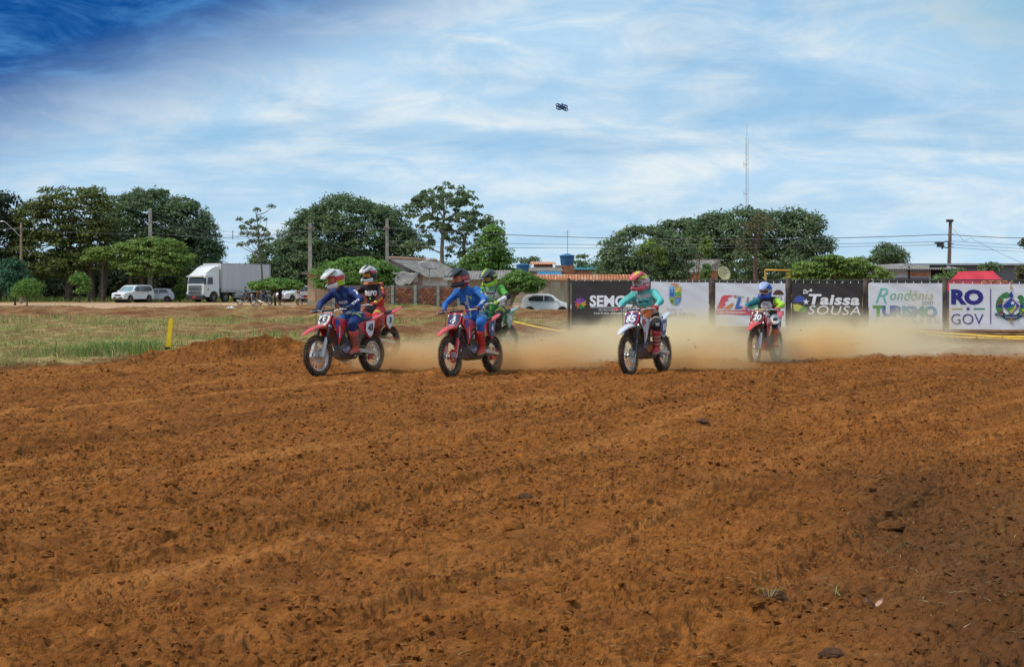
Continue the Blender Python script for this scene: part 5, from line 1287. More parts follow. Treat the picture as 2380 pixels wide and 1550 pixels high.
# silver hatchback partly behind it
body = [(1.80, .28), (1.90, .36), (1.90, .60), (1.78, .76), (.85, .92), (.35, 1.32), (.05, 1.40), (-1.0, 1.42), (-1.45, 1.34), (-1.78, .92), (-1.86, .80), (-1.88, .40), (-1.80, .28)]
fr = [('windscreen', M_GLASS, [(.80, -.88, .95), (.80, .88, .95), (.40, .84, 1.28), (.40, -.84, 1.28)]), ('headlight', M_LIGHT, [(1.90, .6, .58), (1.90, .95, .60), (1.83, .95, .70), (1.83, .60, .70)])]
re = [('rear_window', M_GLASS, [(-1.74, -.82, .98), (-1.74, .82, .98), (-1.52, .78, 1.28), (-1.52, -.78, 1.28)]), ('tail_light', M_REDL, [(-1.85, .80, .72), (-1.85, .99, .72), (-1.80, .99, .92), (-1.80, .80, .92)]), ('tail_light', M_REDL, [(-1.85, -.80, .72), (-1.85, -.99, .72), (-1.80, -.99, .92), (-1.80, -.80, .92)])]
wn = [[(.62, .95), (.22, 1.28), (-.25, 1.32), (-.25, .94)], [(-.32, .94), (-.32, 1.32), (-1.05, 1.32), (-1.30, .98)]]
x, y, z = place(363, 145); car('parked_hatchback', 'silver hatchback with dark windows parked right of the white SUV', (x, y, z), math.radians(180 + 8), M_SPAINT, body, .92, 1.42, 1.62, (1.18, -1.18), .29, wn, fr, re)
# white compact, side on, nose to the right
body = [(1.68, .26), (1.80, .36), (1.80, .62), (1.62, .80), (1.0, .98), (.42, 1.40), (.1, 1.50), (-.9, 1.50), (-1.45, 1.40), (-1.76, 1.05), (-1.80, .5), (-1.72, .26)]
fr = [('windscreen', M_GLASS2, [(.95, -.88, 1.01), (.95, .88, 1.01), (.48, .84, 1.36), (.48, -.84, 1.36)]), ('headlight', M_LIGHT, [(1.78, .55, .64), (1.78, .98, .64), (1.50, .98, .84), (1.60, .60, .80)]), ('headlight', M_LIGHT, [(1.78, -.55, .64), (1.78, -.98, .64), (1.50, -.98, .84), (1.60, -.60, .80)])]
re = [('rear_window', M_GLASS, [(-1.70, -.82, 1.10), (-1.70, .82, 1.10), (-1.50, .78, 1.36), (-1.50, -.78, 1.36)]), ('tail_light', M_REDL, [(-1.78, -.82, .80), (-1.78, -.99, .80), (-1.72, -.99, 1.10), (-1.72, -.82, 1.10)])]
wn = [[(.72, 1.0), (.32, 1.34), (-.15, 1.38), (-.15, .98)], [(-.22, .98), (-.22, 1.38), (-.95, 1.36), (-1.28, 1.20), (-1.22, 1.02)]]
x, y, z = place(1271, 100); car('parked_compact_car', 'white compact hatchback seen side on in front of the lattice gates', (x, y, z), math.radians(-4), M_WPAINT, body, .98, 1.50, 1.64, (1.12, -1.16), .29, wn, fr, re)
# white sedan under the umbrella tree
body = [(2.05, .28), (2.15, .38), (2.15, .60), (2.02, .76), (1.05, .92), (.45, 1.34), (.1, 1.42), (-.7, 1.42), (-1.05, 1.32), (-1.55, 1.0), (-2.1, .94), (-2.18, .60), (-2.1, .28)]
fr = [('windscreen', M_GLASS2, [(1.0, -.88, .95), (1.0, .88, .95), (.5, .84, 1.30), (.5, -.84, 1.30)]), ('headlight', M_LIGHT, [(2.13, .55, .58), (2.13, .95, .60), (2.05, .95, .72), (2.05, .60, .72)]), ('headlight', M_LIGHT, [(2.13, -.55, .58), (2.13, -.95, .60), (2.05, -.95, .72), (2.05, -.60, .72)]), ('grille', M_PLAST, [(2.155, -.4, .50), (2.155, .4, .50), (2.11, .4, .64), (2.11, -.4, .64)])]
re = []
wn = [[(.80, .96), (.32, 1.30), (-.1, 1.34), (-.1, .94)], [(-.17, .94), (-.17, 1.34), (-.72, 1.32), (-1.12, 1.0)]]
x, y, z = place(690, 126.5); car('parked_sedan', 'white sedan parked behind the trunk of the flat umbrella tree', (x, y, z + .22), math.radians(180 + 52), M_WPAINT, body, .92, 1.42, 1.70, (1.30, -1.32), .30, wn, fr, re)

# ---- box truck
def truck():
    M = M_WPAINT; a = math.radians(180 + 57); dep = 142.0; x, y, z = place(454, dep); t = thing('box_truck', 'white box truck with ribbed cargo body and roof deflector parked on the road', 'truck', (x, y, z), a)
    # local: x forward, origin under the middle of the nose
    W = 2.46; hw = W / 2
    def cab_sec(zz, xf, w_): return [(xf, -w_), (xf, w_)]
    side = [(-.05, .55), (0, .62), (.02, 1.35), (-.02, 1.75), (-.22, 2.70), (-.42, 2.86), (-2.15, 2.90), (-2.15, 1.00), (-2.02, .95)]
    ra = .60; wx = -1.38
    arch = [(wx - ra * math.cos(PI * i / 8), .52 + ra * math.sin(PI * i / 8) * .98) for i in range(9)]
    out = [(-2.15, .52)] + arch + [(-.6, .52)] + side[:-2]
    n = len(out); v = []
    for s in (1, -1):
        for xx, zz in out: v.append(Vector((xx, s * hw * (1 - .05 * max(0, (zz - 1.8) / 1.1)) * (1 - .05 * max(0, (xx + .4) / .4)), zz)))
    mb = MB(); mb.add(v, [tuple(range(n)), tuple(range(2 * n - 1, n - 1, -1))] + [(i, n + i, n + (i + 1) % n, (i + 1) % n) for i in range(n)]); o = mb.build('cab', M, t, ang=30); b = o.modifiers.new('b', 'BEVEL'); b.width = .07; b.segments = 3; b.limit_method = 'ANGLE'; b.angle_limit = math.radians(40)
    # deflector
    mb = MB(); secs = []
    for xx, w_, zt in ((-.42, 1.02, 2.92), (-.75, 1.06, 3.18), (-1.2, 1.10, 3.52), (-1.7, 1.12, 3.72), (-2.15, 1.14, 3.74)):
        secs.append([Vector((xx, -w_, 2.80)), Vector((xx, -w_ * .98, 2.80 + (zt - 2.8) * .85)), Vector((xx, -w_ * .8, zt)), Vector((xx, 0, zt - .06)), Vector((xx, w_ * .8, zt)), Vector((xx, w_ * .98, 2.80 + (zt - 2.8) * .85)), Vector((xx, w_, 2.80))])
    mb.loft(secs); mb.build('roof_deflector', M, t, ang=50)
    def fp(nm, m_, pts, par=t, th=.03):
        pts = [Vector(p) for p in pts]; nr = (pts[1] - pts[0]).cross(pts[2] - pts[0]).normalized(); nr = nr if nr.x > 0 or (abs(nr.x) < .2 and nr.y * pts[0].y > 0) else -nr; k = len(pts)
        mb = MB(); mb.add([p + nr * .015 for p in pts] + [p - nr * th for p in pts], [tuple(range(k)), tuple(range(2 * k - 1, k - 1, -1))] + [(i, (i + 1) % k, k + (i + 1) % k, k + i) for i in range(k)]); return mb.build(nm, m_, par, smooth=False)
    fx_ = lambda zz: np.interp(zz, [.62, 1.35, 1.75, 2.70], [0, .02, -.02, -.22])
    fp('windscreen', M_GLASS, [(fx_(1.86) + .01, -1.06, 1.86), (fx_(1.86) + .01, 1.06, 1.86), (fx_(2.52) + .01, 1.02, 2.52), (fx_(2.52) + .01, -1.02, 2.52)])
    mb = MB(); mb.box((.08, 0, 2.62), (.34, 2.05, .10), rot=Matrix.Rotation(math.radians(12), 3, 'Y')); mb.build('sun_visor', M, t)
    fp('upper_grille', M_CHR, [(.035, -.95, 1.16), (.035, .95, 1.16), (.02, .95, 1.72), (.02, -.95, 1.72)])
    for zz, w_ in ((1.62, .9), (1.47, .85), (1.34, .82), (1.22, .80)): fp('grille_slot', M_PLAST, [(.055, -w_, zz - .035), (.055, w_, zz - .035), (.05, w_ - .05, zz + .035), (.05, -w_ + .05, zz + .035)], th=.01)
    fp('lower_grille', M_CHR, [(.045, -.9, .78), (.045, .9, .78), (.055, .9, 1.10), (.055, -.9, 1.10)])
    for zz in (.86, .96, 1.05): fp('grille_slot', M_PLAST, [(.065, -.8, zz - .025), (.065, .8, zz - .025), (.07, .8, zz + .025), (.07, -.8, zz + .025)], th=.01)
    mb = MB(); mb.box((-.02, 0, .50), (.34, W - .06, .40)); mb.build('bumper', M_PLAST, t)
    for s in (1, -1):
        fp('headlight', M_LIGHT, [(.06, s * .92, .84), (.04, s * 1.20, .84), (.04, s * 1.20, 1.02), (.06, s * .92, 1.02)])
        fp('side_window', M_GLASS, [(-.48, s * 1.225, 1.84), (-1.20, s * 1.235, 1.84), (-1.20, s * 1.20, 2.50), (-.62, s * 1.20, 2.50)])
        mb = MB(); mb.box((.02, s * 1.34, 2.12), (.16, .16, .62)); mb.box((-.1, s * 1.28, 2.4), (.06, .2, .04)); mb.build('mirror', M_PLAST, t)
        mb = MB(); mb.box((-.55, s * 1.236, 1.30), (.05, .03, .30)); mb.build('door_handle', M_PLAST, t)
    fp('licence_plate', M_REDP, [(.165, -.26, .44), (.165, .26, .44), (.165, .26, .60), (.165, -.26, .60)])
    # cargo body
    x1, x0, z0, z1 = -2.32, -9.5, 1.05, 3.92; L = x1 - x0
    MC = mat('white_ribbed_aluminium', (.66, .66, .70), .45, .1, var=.06, dirt=.08, scale=1.2)
    mb = MB(); mb.box(((x0 + x1) / 2, 0, (z0 + z1) / 2), (L, 2.50, z1 - z0)); mb.build('cargo_box', MC, t)
    me = None
    for s in (1, -1):
        for i in range(26):
            if me is None:
                q = MB(); k = .052; q.add([(-L / 2 + .35, 0, -k), (L / 2 - .08, 0, -k), (L / 2 - .08, .035, -k * .35), (-L / 2 + .35, .035, -k * .35), (-L / 2 + .35, .035, k * .35), (L / 2 - .08, .035, k * .35), (L / 2 - .08, 0, k), (-L / 2 + .35, 0, k)], [(0, 1, 2, 3), (3, 2, 5, 4), (4, 5, 6, 7), (0, 3, 4, 7), (1, 6, 5, 2), (0, 7, 6, 1)]); me = q.mesh('side_rib', MC, smooth=False)
            o = link('side_rib', me, t); o.location = ((x0 + x1) / 2, s * 1.25, z0 + .32 + i * .098); o.scale = (1, s, 1)
        mb = MB(); mb.box(((x0 + x1) / 2, s * 1.27, z1 - .03), (L, .06, .08)); mb.box(((x0 + x1) / 2, s * 1.27, z0 + .08), (L, .05, .26)); mb.box((x1 - .03, s * 1.27, (z0 + z1) / 2), (.10, .06, z1 - z0)); mb.box((x0 + .05, s * 1.27, (z0 + z1) / 2), (.14, .06, z1 - z0)); mb.build('cargo_frame', M_METAL, t)
        for i in range(7):
            mb = MB(); mb.box((x1 - .8 - i * 1.2, s * 1.302, z0 + .10), (.22, .012, .05)); mb.build('reflector', M_REDL, t)
    mb = MB(); 
    for s in (1, -1): mb.box((-4.8, s * .42, .88), (9.2, .09, .26))
    mb.build('chassis', M_PLAST, t)
    for xx, yy, sz in ((-4.9, 1.0, (1.1, .5, .5)), (-3.95, -.9, (.8, .5, .5)), (-5.9, .85, (.7, .4, .4))): mb = MB(); mb.box((xx, yy, .72), sz); mb.build('side_tank', M_METAL if xx < -4.5 else M_PLAST, t)
    mb = MB(); mb.box((-5.0, 1.16, .50), (1.8, .04, .12)); mb.box((-5.0, 1.16, .75), (1.8, .04, .1)); mb.build('side_guard', M_METAL, t)
    for wx_ in (-1.38, -3.05, -6.9, -8.2):
        for s in (1, -1): road_wheel(t, wx_, s * 1.06, .51, .30, s, .56, 8)
        mb = MB(); mb.tube([(wx_, -1, .51), (wx_, 1, .51)], .07, 8); mb.build('axle', M_PLAST, t)
    for s in (1, -1):
        mb = MB(); mb.box((-2.22, s * 1.1, .95), (.10, .3, .9)); mb.box((-3.05, s * 1.1, 1.02), (1.2, .3, .06)); mb.build('mudguard', M_PLAST, t)
truck()
# ------------------------------------------------------------------ dirt bikes
M_KNOB = mat('knobbly_tyre_rubber', (.035, .031, .028), .9, var=.35, scale=14, dirt=.55)
M_ALU = mat('bare_aluminium', (.55, .55, .56), .35, .75, var=.1, dirt=.25)
M_FRAME = mat('bronze_frame_paint', (.20, .15, .10), .5, .4, var=.2, dirt=.3)
M_ENG = mat('grey_engine_casting', (.18, .18, .185), .5, .5, var=.25, scale=18, dirt=.35)
M_CASE = mat('polished_side_case', (.52, .52, .60), .25, .7, var=.1, dirt=.12)
M_SEAT = mat('black_seat_cover', (.025, .025, .028), .75, var=.2)
M_SPOKE = mat('spoke_steel', (.62, .62, .62), .3, .8, var=.1)
M_GOLDC = mat('gold_chain', (.42, .30, .10), .4, .7, var=.2)
def pl(name, c, rough=.35): return mat(name, c, rough, var=.05, coat=.25, dirt=.22, scale=4)

_wm = {}
def knob_tyre(R_, sec, wide, m_):
    key = ('t', R_, sec)
    if key in _wm: return _wm[key]
    mb = MB(); n = 14; prof = []
    for i in range(n):
        a = 2 * PI * i / n; prof.append((R_ - .022 - sec + sec * math.cos(a), wide * math.sin(a)))
    mb.lathe(prof, (0, 0, 0), 'Y', 48, closed=True)
    N = 44
    for i in range(N):
        for row, (y, off) in enumerate(((-wide * .36, 0), (wide * .36, 0), (-wide * .84, .5), (wide * .84, .5))):
            a = 2 * PI * (i + off + (.5 if (i % 2 and row < 2) else 0) * .0) / N; tilt = y / wide
            rr = R_ - .022 - sec + sec * math.cos(math.asin(min(1, abs(y) / wide))) 
            kx = .021 if row < 2 else .017
            er = Vector((math.cos(a), 0, math.sin(a))); ey = Vector((0, 1, 0)); et = Vector((-math.sin(a), 0, math.cos(a))); nn = (er * math.cos(tilt * .9) + ey * math.sin(tilt * .9)); ss = nn.cross(et)
            c = er * (rr) + ey * y + nn * .008; w2 = wide * .26 if row < 2 else wide * .20
            vs = [c + et * a1 * kx * .5 + ss * a2 * w2 + nn * a3 * .014 for a1 in (-1, 1) for a2 in (-1, 1) for a3 in (-1, 1)]
            mb.add(vs, [(0, 1, 3, 2), (4, 6, 7, 5), (0, 4, 5, 1), (2, 3, 7, 6), (1, 5, 7, 3)])
    _wm[key] = mb.mesh('tyre', m_, ang=35); return _wm[key]
def bike_wheel(t, x, R_, wide, rimm, front, discm=None):
    sec = wide * 1.0; ri = R_ - .022 - 2 * sec + .006
    mb = MB(); mb.lathe([(.018, -.05), (.05, -.05), (.05, -.032), (.025, -.02), (.025, .02), (.05, .032), (.05, .05), (.018, .05)], (0, 0, 0), 'Y', 16); w_ = mb.build('wheel', M_ALU, t); w_.location = (x, 0, R_ - .012)
    link('tyre', knob_tyre(R_, sec, wide, M_KNOB), w_)
    mb = MB(); hw = wide * .62; mb.lathe([(ri + .012, -hw), (ri + .012, hw), (ri - .003, hw), (ri - .016, hw * .35), (ri - .016, -hw * .35), (ri - .003, -hw)], (0, 0, 0), 'Y', 40, closed=True); mb.build('rim', rimm, w_)
    mb = MB()
    for i in range(32):
        s = 1 if i % 2 else -1; a = 2 * PI * i / 32; b = a + (.28 if (i // 2) % 2 else -.28)
        mb.tube([(.048 * math.cos(b), s * .038, .048 * math.sin(b)), ((ri - .01) * math.cos(a), s * .006, (ri - .01) * math.sin(a))], .0028, 4, caps=False)
    mb.build('spokes', M_SPOKE, w_)
    n = 24; rb = .118 if front else .11; y = .055 if front else -.06; mb = MB()
    mb.lathe([(rb * .62, y - .002), (rb, y - .002), (rb, y + .002), (rb * .62, y + .002)], (0, 0, 0), 'Y', n, closed=True)
    for k in range(5):
        a = 2 * PI * k / 5; mb.tube([(.03 * math.cos(a), y, .03 * math.sin(a)), (rb * .68 * math.cos(a + .3), y, rb * .68 * math.sin(a + .3))], .006, 5)
    mb.build('brake_disc', discm or M_ALU, w_)
    if not front:
        mb = MB(); mb.lathe([(.085, .058), (.105, .058), (.105, .064), (.085, .064)], (0, 0, 0), 'Y', 30, closed=True)
        for k in range(6): a = 2 * PI * k / 6; mb.tube([(.03 * math.cos(a), .06, .03 * math.sin(a)), (.09 * math.cos(a), .061, .09 * math.sin(a))], .009, 5)
        for k in range(36): a = 2 * PI * k / 36; mb.box((.108 * math.cos(a), .061, .108 * math.sin(a)), (.010, .005, .010), rot=Matrix.Rotation(-a, 3, 'Y'))
        mb.build('sprocket', discm or M_ALU, w_)

def fender(mb, line, mi=0):
    """line: (x, z, halfwidth, drop) along the centre"""
    secs = []
    for i, (x, z, hw, dr) in enumerate(line):
        a = Vector((line[min(i + 1, len(line) - 1)][0] - line[max(i - 1, 0)][0], 0, line[min(i + 1, len(line) - 1)][1] - line[max(i - 1, 0)][1])).normalized(); up = Vector((-a.z, 0, a.x)); up = up if up.z > 0 else -up
        c = Vector((x, 0, z)); pr = [(-1, -1), (-.92, -.45), (-.55, -.05), (0, .05), (.55, -.05), (.92, -.45), (1, -1)]
        top = [c + Vector((0, hw * p, 0)) + up * dr * q for p, q in pr]; bot = [c + Vector((0, hw * p * .94, 0)) + up * (dr * q - .006) for p, q in reversed(pr)]
        secs.append(top + bot)
    mb.loft(secs, mi); return mb

# frame for front plate: centre, across, up
def bike(label, loc, rz, pal, num, scale=1.0, lean=0.0, sidenum=None):
    """pal: plastic, plate, platetxt, platetrim, rim, lower (fork), shroud stripe, seat, fender, side plate, side text, disc"""
    t = thing('dirt_bike', label, 'motorcycle', loc, rz, 'racing dirt bikes'); t.scale = (scale,) * 3; t.rotation_euler = (lean, 0, rz)
    P_ = pal
    bike_wheel(t, .74, .350, .043, P_['rim'], True, P_.get('disc')); bike_wheel(t, -.73, .335, .056, P_['rim'], False, P_.get('disc'))
    ax, hd = Vector((.74, 0, .338)), Vector((.425, 0, 1.02)); fd_ = (hd - ax).normalized(); 
    for s in (1, -1):
        o = Vector((0, s * .105, 0)); a = ax + o - fd_ * .02
        mb = MB(); mb.tube([a, a + fd_ * .30], [.030, .026], 12); mb.box(a + fd_ * .04 + Vector((.03, 0, 0)), (.06, .045, .09), rot=Matrix.Rotation(-.4, 3, 'Y')); mb.build('fork_slider', M_ALU, t)
        mb = MB(); q = a + fd_ * .05 + Vector((.036, s * .008, .0)); mb.loft([[q + fd_ * h + Vector((dx_, dy, 0)) for dx_, dy in ((.0, -w_), (.012, -w_ * .6), (.014, 0), (.012, w_ * .6), (0, w_), (-.006, 0))] for h, w_ in ((-.05, .022), (.02, .036), (.16, .034), (.27, .028), (.30, .018))]); mb.build('fork_guard', P_['lower'], t)
        mb = MB(); mb.tube([a + fd_ * .29, a + fd_ * .31, a + fd_ * .78], [.028, .028, .028], 12); mb.build('fork_tube', P_.get('tube', M_BLACKM), t)
    mb = MB()
    for h in (.53, .735):
        c = ax + fd_ * h; rot = Matrix.Rotation(-math.atan2(-fd_.x, fd_.z), 3, 'Y'); mb.box(c, (.075, .27, .035), rot=rot)
    mb.tube([hd - fd_ * .22 + Vector((-.045, 0, 0)), hd + Vector((-.045, 0, 0))], .03, 10); mb.build('triple_clamp', M_ALU, t)
    # handlebar
    hb = [Vector((.315, .40, 1.090)), Vector((.34, .25, 1.100)), Vector((.395, .13, 1.07)), Vector((.415, .05, 1.055)), Vector((.415, -.05, 1.055)), Vector((.395, -.13, 1.07)), Vector((.34, -.25, 1.100)), Vector((.315, -.40, 1.090))]
    mb = MB(); mb.tube(hb, .0125, 8); mb.box((.405, 0, 1.04), (.05, .14, .04)); mb.build('handlebar', P_.get('bar', M_ALU), t)
    mb = MB(); mb.tube([(.40, -.115, 1.085), (.40, .115, 1.085)], .026, 10); mb.build('bar_pad', P_.get('pad', M_BLACKM), t)
    for s in (1, -1):
        mb = MB(); mb.tube([(.317, s * .405, 1.090), (.333, s * .285, 1.098)], [.019, .018], 10); mb.tube([(.333, s * .284, 1.098), (.334, s * .276, 1.098)], .03, 10); mb.build('grip', M_SEAT, t)
        mb = MB(); mb.tube([(.35, s * .235, 1.098), (.42, s * .27, 1.094), (.405, s * .40, 1.088)], [.009, .008, .005], 6); mb.box((.352, s * .235, 1.100), (.04, .035, .035)); mb.build('lever', M_ALU, t)
    mb = MB()
    mb.tube([(.36, .20, 1.10), (.48, .16, 1.22), (.56, .06, 1.18), (.55, .02, 1.08)], .006, 5); mb.tube([(.36, -.22, 1.10), (.47, -.18, 1.20), (.53, -.15, 1.12), (.56, -.14, .90), (.66, -.12, .62)], .0055, 5); mb.tube([(.66, -.12, .62), (.71, -.12, .42)], .0055, 5)
    mb.build('cables', M_BLACKM, t)
    # number plate: shield wrapped round the fork
    po = Vector((.550, 0, .950)); pv = (fd_ + Vector((-.12, 0, 0))).normalized(); pu = Vector((0, 1, 0)); pn = pu.cross(pv)
    if pn.x < 0: pn = -pn
    ol = [(-.085, -.135), (.085, -.135), (.125, -.03), (.128, .09), (.10, .135), (.045, .118), (0, .13), (-.045, .118), (-.10, .135), (-.128, .09), (-.125, -.03)]
    def bend(p): d_ = p - po; return p - pn * (abs(d_.y) ** 1.5 * .9)
    mb = MB(); k = len(ol)
    def plate_sheet(f, off, mi=0):
        rings = (.25, .5, .75, 1.0); vs = [bend(po) + pn * off] + [bend(po + pu * x * f * g + pv * y * f * g) + pn * off for g in rings for x, y in ol]
        fs = [(0, 1 + i, 1 + (i + 1) % k) for i in range(k)] + [(1 + r * k + i, 1 + (r + 1) * k + i, 1 + (r + 1) * k + (i + 1) % k, 1 + r * k + (i + 1) % k) for r in range(3) for i in range(k)]; mb.add(vs, fs, mi)
    plate_sheet(1.0, 0); plate_sheet(1.0, -.012); 
    o = mb.build('number_plate', P_['platetrim'], t, fix=False)
    mb = MB(); plate_sheet(.88, .005); mb.build('plate_decal', P_['plate'], o, fix=False)
    if P_.get('topband'):
        mb = MB(); xs = [-.105 + .21 * i / 8 for i in range(9)]; vs = [bend(po + pu * x + pv * y) + pn * .009 for y in (.078, .104) for x in xs]; mb.add(vs, [(i, i + 1, i + 10, i + 9) for i in range(8)]); mb.build('plate_header', P_['topband'], o, fix=False)
    mb = MB(); text(mb, num, po + pv * (-.010), pu, pv, .175 if len(num) > 1 else .11, .135, bold=.035, shear=.12, off=.010, wave=bend); mb.build('number', P_['platetxt'], o, smooth=False, fix=False)
    mb = MB(); text(mb, 'MOTOCROSS', bend(po) + pv * (-.105), pu, pv, .11, .016, bold=.02, off=.010) if False else mb.box(bend(po) + pv * (-.105) + pn * .007, (.004, .11, .010)); mb.build('plate_line', P_['platetxt'], o)
    # front fender
    mb = MB(); fender(mb, [(.28, .70, .050, .03), (.36, .80, .075, .04), (.50, .845, .092, .045), (.66, .850, .090, .042), (.84, .815, .078, .034), (.98, .765, .060, .024), (1.07, .715, .038, .014), (1.10, .69, .012, .006)]); mb.build('front_fender', P_['fender'], t, ang=60)
    # shrouds and tank
    for s in (1, -1):
        def Q(x, z, y): return Vector((x, s * y, z))
        ol2 = [(.50, .86, .16), (.46, .955, .15), (.34, .97, .13), (.12, .93, .115), (-.06, .875, .12), (.02, .83, .135), (.20, .76, .165), (.30, .60, .165), (.345, .515, .15), (.375, .60, .16), (.42, .74, .175)]
        vs = [Q(*p) for p in ol2]; inner = [p - Vector((0, s * .012, 0)) for p in vs]; k2 = len(vs); cen = Q(.30, .80, .185); ci = cen - Vector((0, s * .012, 0))
        mb = MB(); mb.add(vs + inner + [cen, ci], [(2 * k2, i, (i + 1) % k2) for i in range(k2)] + [(2 * k2 + 1, k2 + (i + 1) % k2, k2 + i) for i in range(k2)] + [(i, k2 + i, k2 + (i + 1) % k2, (i + 1) % k2) for i in range(k2)]); o = mb.build('radiator_shroud', P_['plastic'], t, ang=25)
        def onsh(x, z): 
            # height of the shroud cone at x,z
            return .02
        st = [(.46, .86), (.44, .93), (.36, .93), (.33, .86), (.36, .72), (.37, .62), (.345, .56), (.385, .64), (.42, .76)]
        mb = MB(); mb.add([Q(x, z, .176 if z > .8 else .172) for x, z in st], [tuple(range(len(st)))]); mb.build('decal', P_['stripe'], o, smooth=False, fix=False)
        mb = MB(); u_ = Vector((-.18 * 0 + .12, 0, -.99)).normalized() if s > 0 else Vector((-.12, 0, .99)).normalized(); v_ = (Vector((0, s, 0)).cross(u_)).normalized(); text(mb, P_.get('word', 'HONDA'), Q(.355, .715, .184), u_, v_, .20, .035, bold=.04, off=.004); mb.build('lettering', P_.get('wordm', P_['platetxt']), o, smooth=False, fix=False)
        mb = MB(); mb.box((.30, s * .11, .68), (.05, .06, .30)); mb.build('radiator', M_BLACKM, t)
    mb = MB(); mb.loft([[Vector((x, sy * w_, z)) for sy, z in ((-1, z0), (-1, z1 - .03), (-.5, z1), (.5, z1), (1, z1 - .03), (1, z0))] for x, w_, z0, z1 in ((.38, .05, .86, .95), (.30, .095, .80, .975), (.12, .10, .78, .955), (-.06, .07, .80, .91), (-.10, .05, .82, .90))]); mb.build('fuel_tank', P_['plastic'], t)
    mb = MB(); mb.loft([[Vector((x, sy * w_, z)) for sy, z in ((-1, z1 - .075), (-.92, z1 - .02), (-.5, z1), (.5, z1), (.92, z1 - .02), (1, z1 - .075))] for x, w_, z1 in ((.30, .035, .985), (.16, .055, .965), (-.10, .075, .925), (-.35, .085, .925), (-.60, .078, .950), (-.78, .045, .965))]); mb.build('seat', P_['seat'], t)
    # rear fender and side panels
    mb = MB(); fender(mb, [(-.48, .86, .080, .04), (-.62, .905, .090, .035), (-.80, .945, .088, .026), (-.98, .985, .070, .018), (-1.10, 1.015, .045, .010), (-1.14, 1.025, .012, .004)]); mb.build('rear_fender', P_.get('rfender', P_['fender']), t, ang=60)
    for s in (1, -1):
        ol3 = [(-.26, .80), (-.22, .87), (-.50, .885), (-.76, .935), (-.72, .83), (-.66, .68), (-.60, .60), (-.52, .60), (-.42, .70)]
        mb = MB(); k3 = len(ol3); a = [Vector((x, s * (.105 + .02 * (x < -.5)), z)) for x, z in ol3]; b = [p - Vector((0, s * .014, 0)) for p in a]; mb.add(a + b, [tuple(range(k3)), tuple(range(2 * k3 - 1, k3 - 1, -1))] + [(i, (i + 1) % k3, k3 + (i + 1) % k3, k3 + i) for i in range(k3)]); o = mb.build('side_panel', P_['plastic'], t)
        ol4 = [(-.44, .72), (-.46, .87), (-.70, .90), (-.69, .80), (-.63, .66), (-.58, .62), (-.53, .62)]
        mb = MB(); mb.add([Vector((x, s * .132, z)) for x, z in ol4], [tuple(range(len(ol4)))]); mb.build('side_decal', P_['sideplate'], o, smooth=False, fix=False)
        mb = MB(); u_ = Vector((-s, 0, .1)).normalized(); text(mb, sidenum or num, Vector((-.575, s * .134, .775)), u_, Vector((0, 0, 1)), .15 if len(sidenum or num) > 1 else .09, .12, bold=.05, shear=.1, off=.003); mb.build('side_number', P_['sidetxt'], o, smooth=False, fix=False)
    # frame
    mb = MB()
    for s in (1, -1):
        mb.tube([(.37, s * .02, .93), (.36, s * .04, .75), (.27, s * .08, .48), (.22, s * .10, .33), (.10, s * .10, .27), (-.16, s * .10, .27), (-.24, s * .10, .34)], .017, 8)
        mb.tube([(.37, s * .02, .90), (.10, s * .10, .80), (-.22, s * .11, .72), (-.27, s * .10, .55), (-.24, s * .10, .34)], .019, 8)
        mb.tube([(-.22, s * .09, .74), (-.50, s * .085, .82), (-.80, s * .07, .91)], .013, 7); mb.tube([(-.26, s * .09, .56), (-.60, s * .08, .84)], .012, 7)
    mb.build('frame', P_.get('frame', M_FRAME), t)
    # engine
    mb = MB(); mb.loft([[Vector((x, sy * w_, z)) for sy, z in ((-1, z0), (-1.0, z1), (1.0, z1), (1, z0))] for x, w_, z0, z1 in ((.22, .06, .34, .46), (.16, .09, .29, .52), (-.02, .11, .28, .55), (-.18, .10, .31, .52), (-.24, .07, .36, .48))]); e = mb.build('engine', M_ENG, t)
    mb = MB(); ca = Vector((.06, 0, .50)); cd = Vector((.22, 0, 1)).normalized()
    for i in range(7): mb.box(ca + cd * (.02 + i * .026), (.15 - .004 * i, .17 - .004 * i, .013), rot=Matrix.Rotation(.21, 3, 'Y'))
    mb.box(ca + cd * .10, (.11, .12, .22), rot=Matrix.Rotation(.21, 3, 'Y')); mb.box(ca + cd * .225, (.14, .14, .07), rot=Matrix.Rotation(.21, 3, 'Y')); mb.build('cylinder_head', P_.get('cyl', M_ENG), e)
    for s in (1, -1):
        mb = MB(); mb.lathe([(.095, s * .095), (.092, s * .128), (.06, s * .140), (0, s * .142)], (-.0, 0, .405), 'Y', 20); mb.lathe([(.05, s * .095), (.048, s * .12), (0, s * .124)], (.13, 0, .40), 'Y', 16); mb.build('side_cover', P_.get('case', M_CASE), e)
    mb = MB(); mb.tube([(.15, -.03, .62), (.25, -.06, .60), (.29, -.08, .50), (.25, -.12, .40), (.10, -.145, .42), (-.15, -.14, .52), (-.32, -.13, .66), (-.42, -.13, .74)], [.020] * 8, 9); mb.tube([(-.42, -.13, .74), (-.46, -.135, .76), (-.74, -.14, .87), (-.78, -.14, .885)], [.025, .042, .042, .025], 12); mb.build('exhaust_pipe', P_.get('pipe', M_ENG), t)
    mb = MB(); mb.loft([[Vector((x, sy * w_, z)) for sy, z in ((-1, z0 + .05), (-.6, z0), (.6, z0), (1, z0 + .05), (.6, z0 + .015), (-.6, z0 + .015))] for x, w_, z0 in ((.27, .10, .40), (.22, .13, .29), (.08, .14, .245), (-.18, .13, .245))]); mb.build('skid_plate', P_.get('skid', M_ENG), t)
    mb = MB(); mb.tube([(-.28, -.02, .80), (-.20, -.02, .42)], .022, 8)
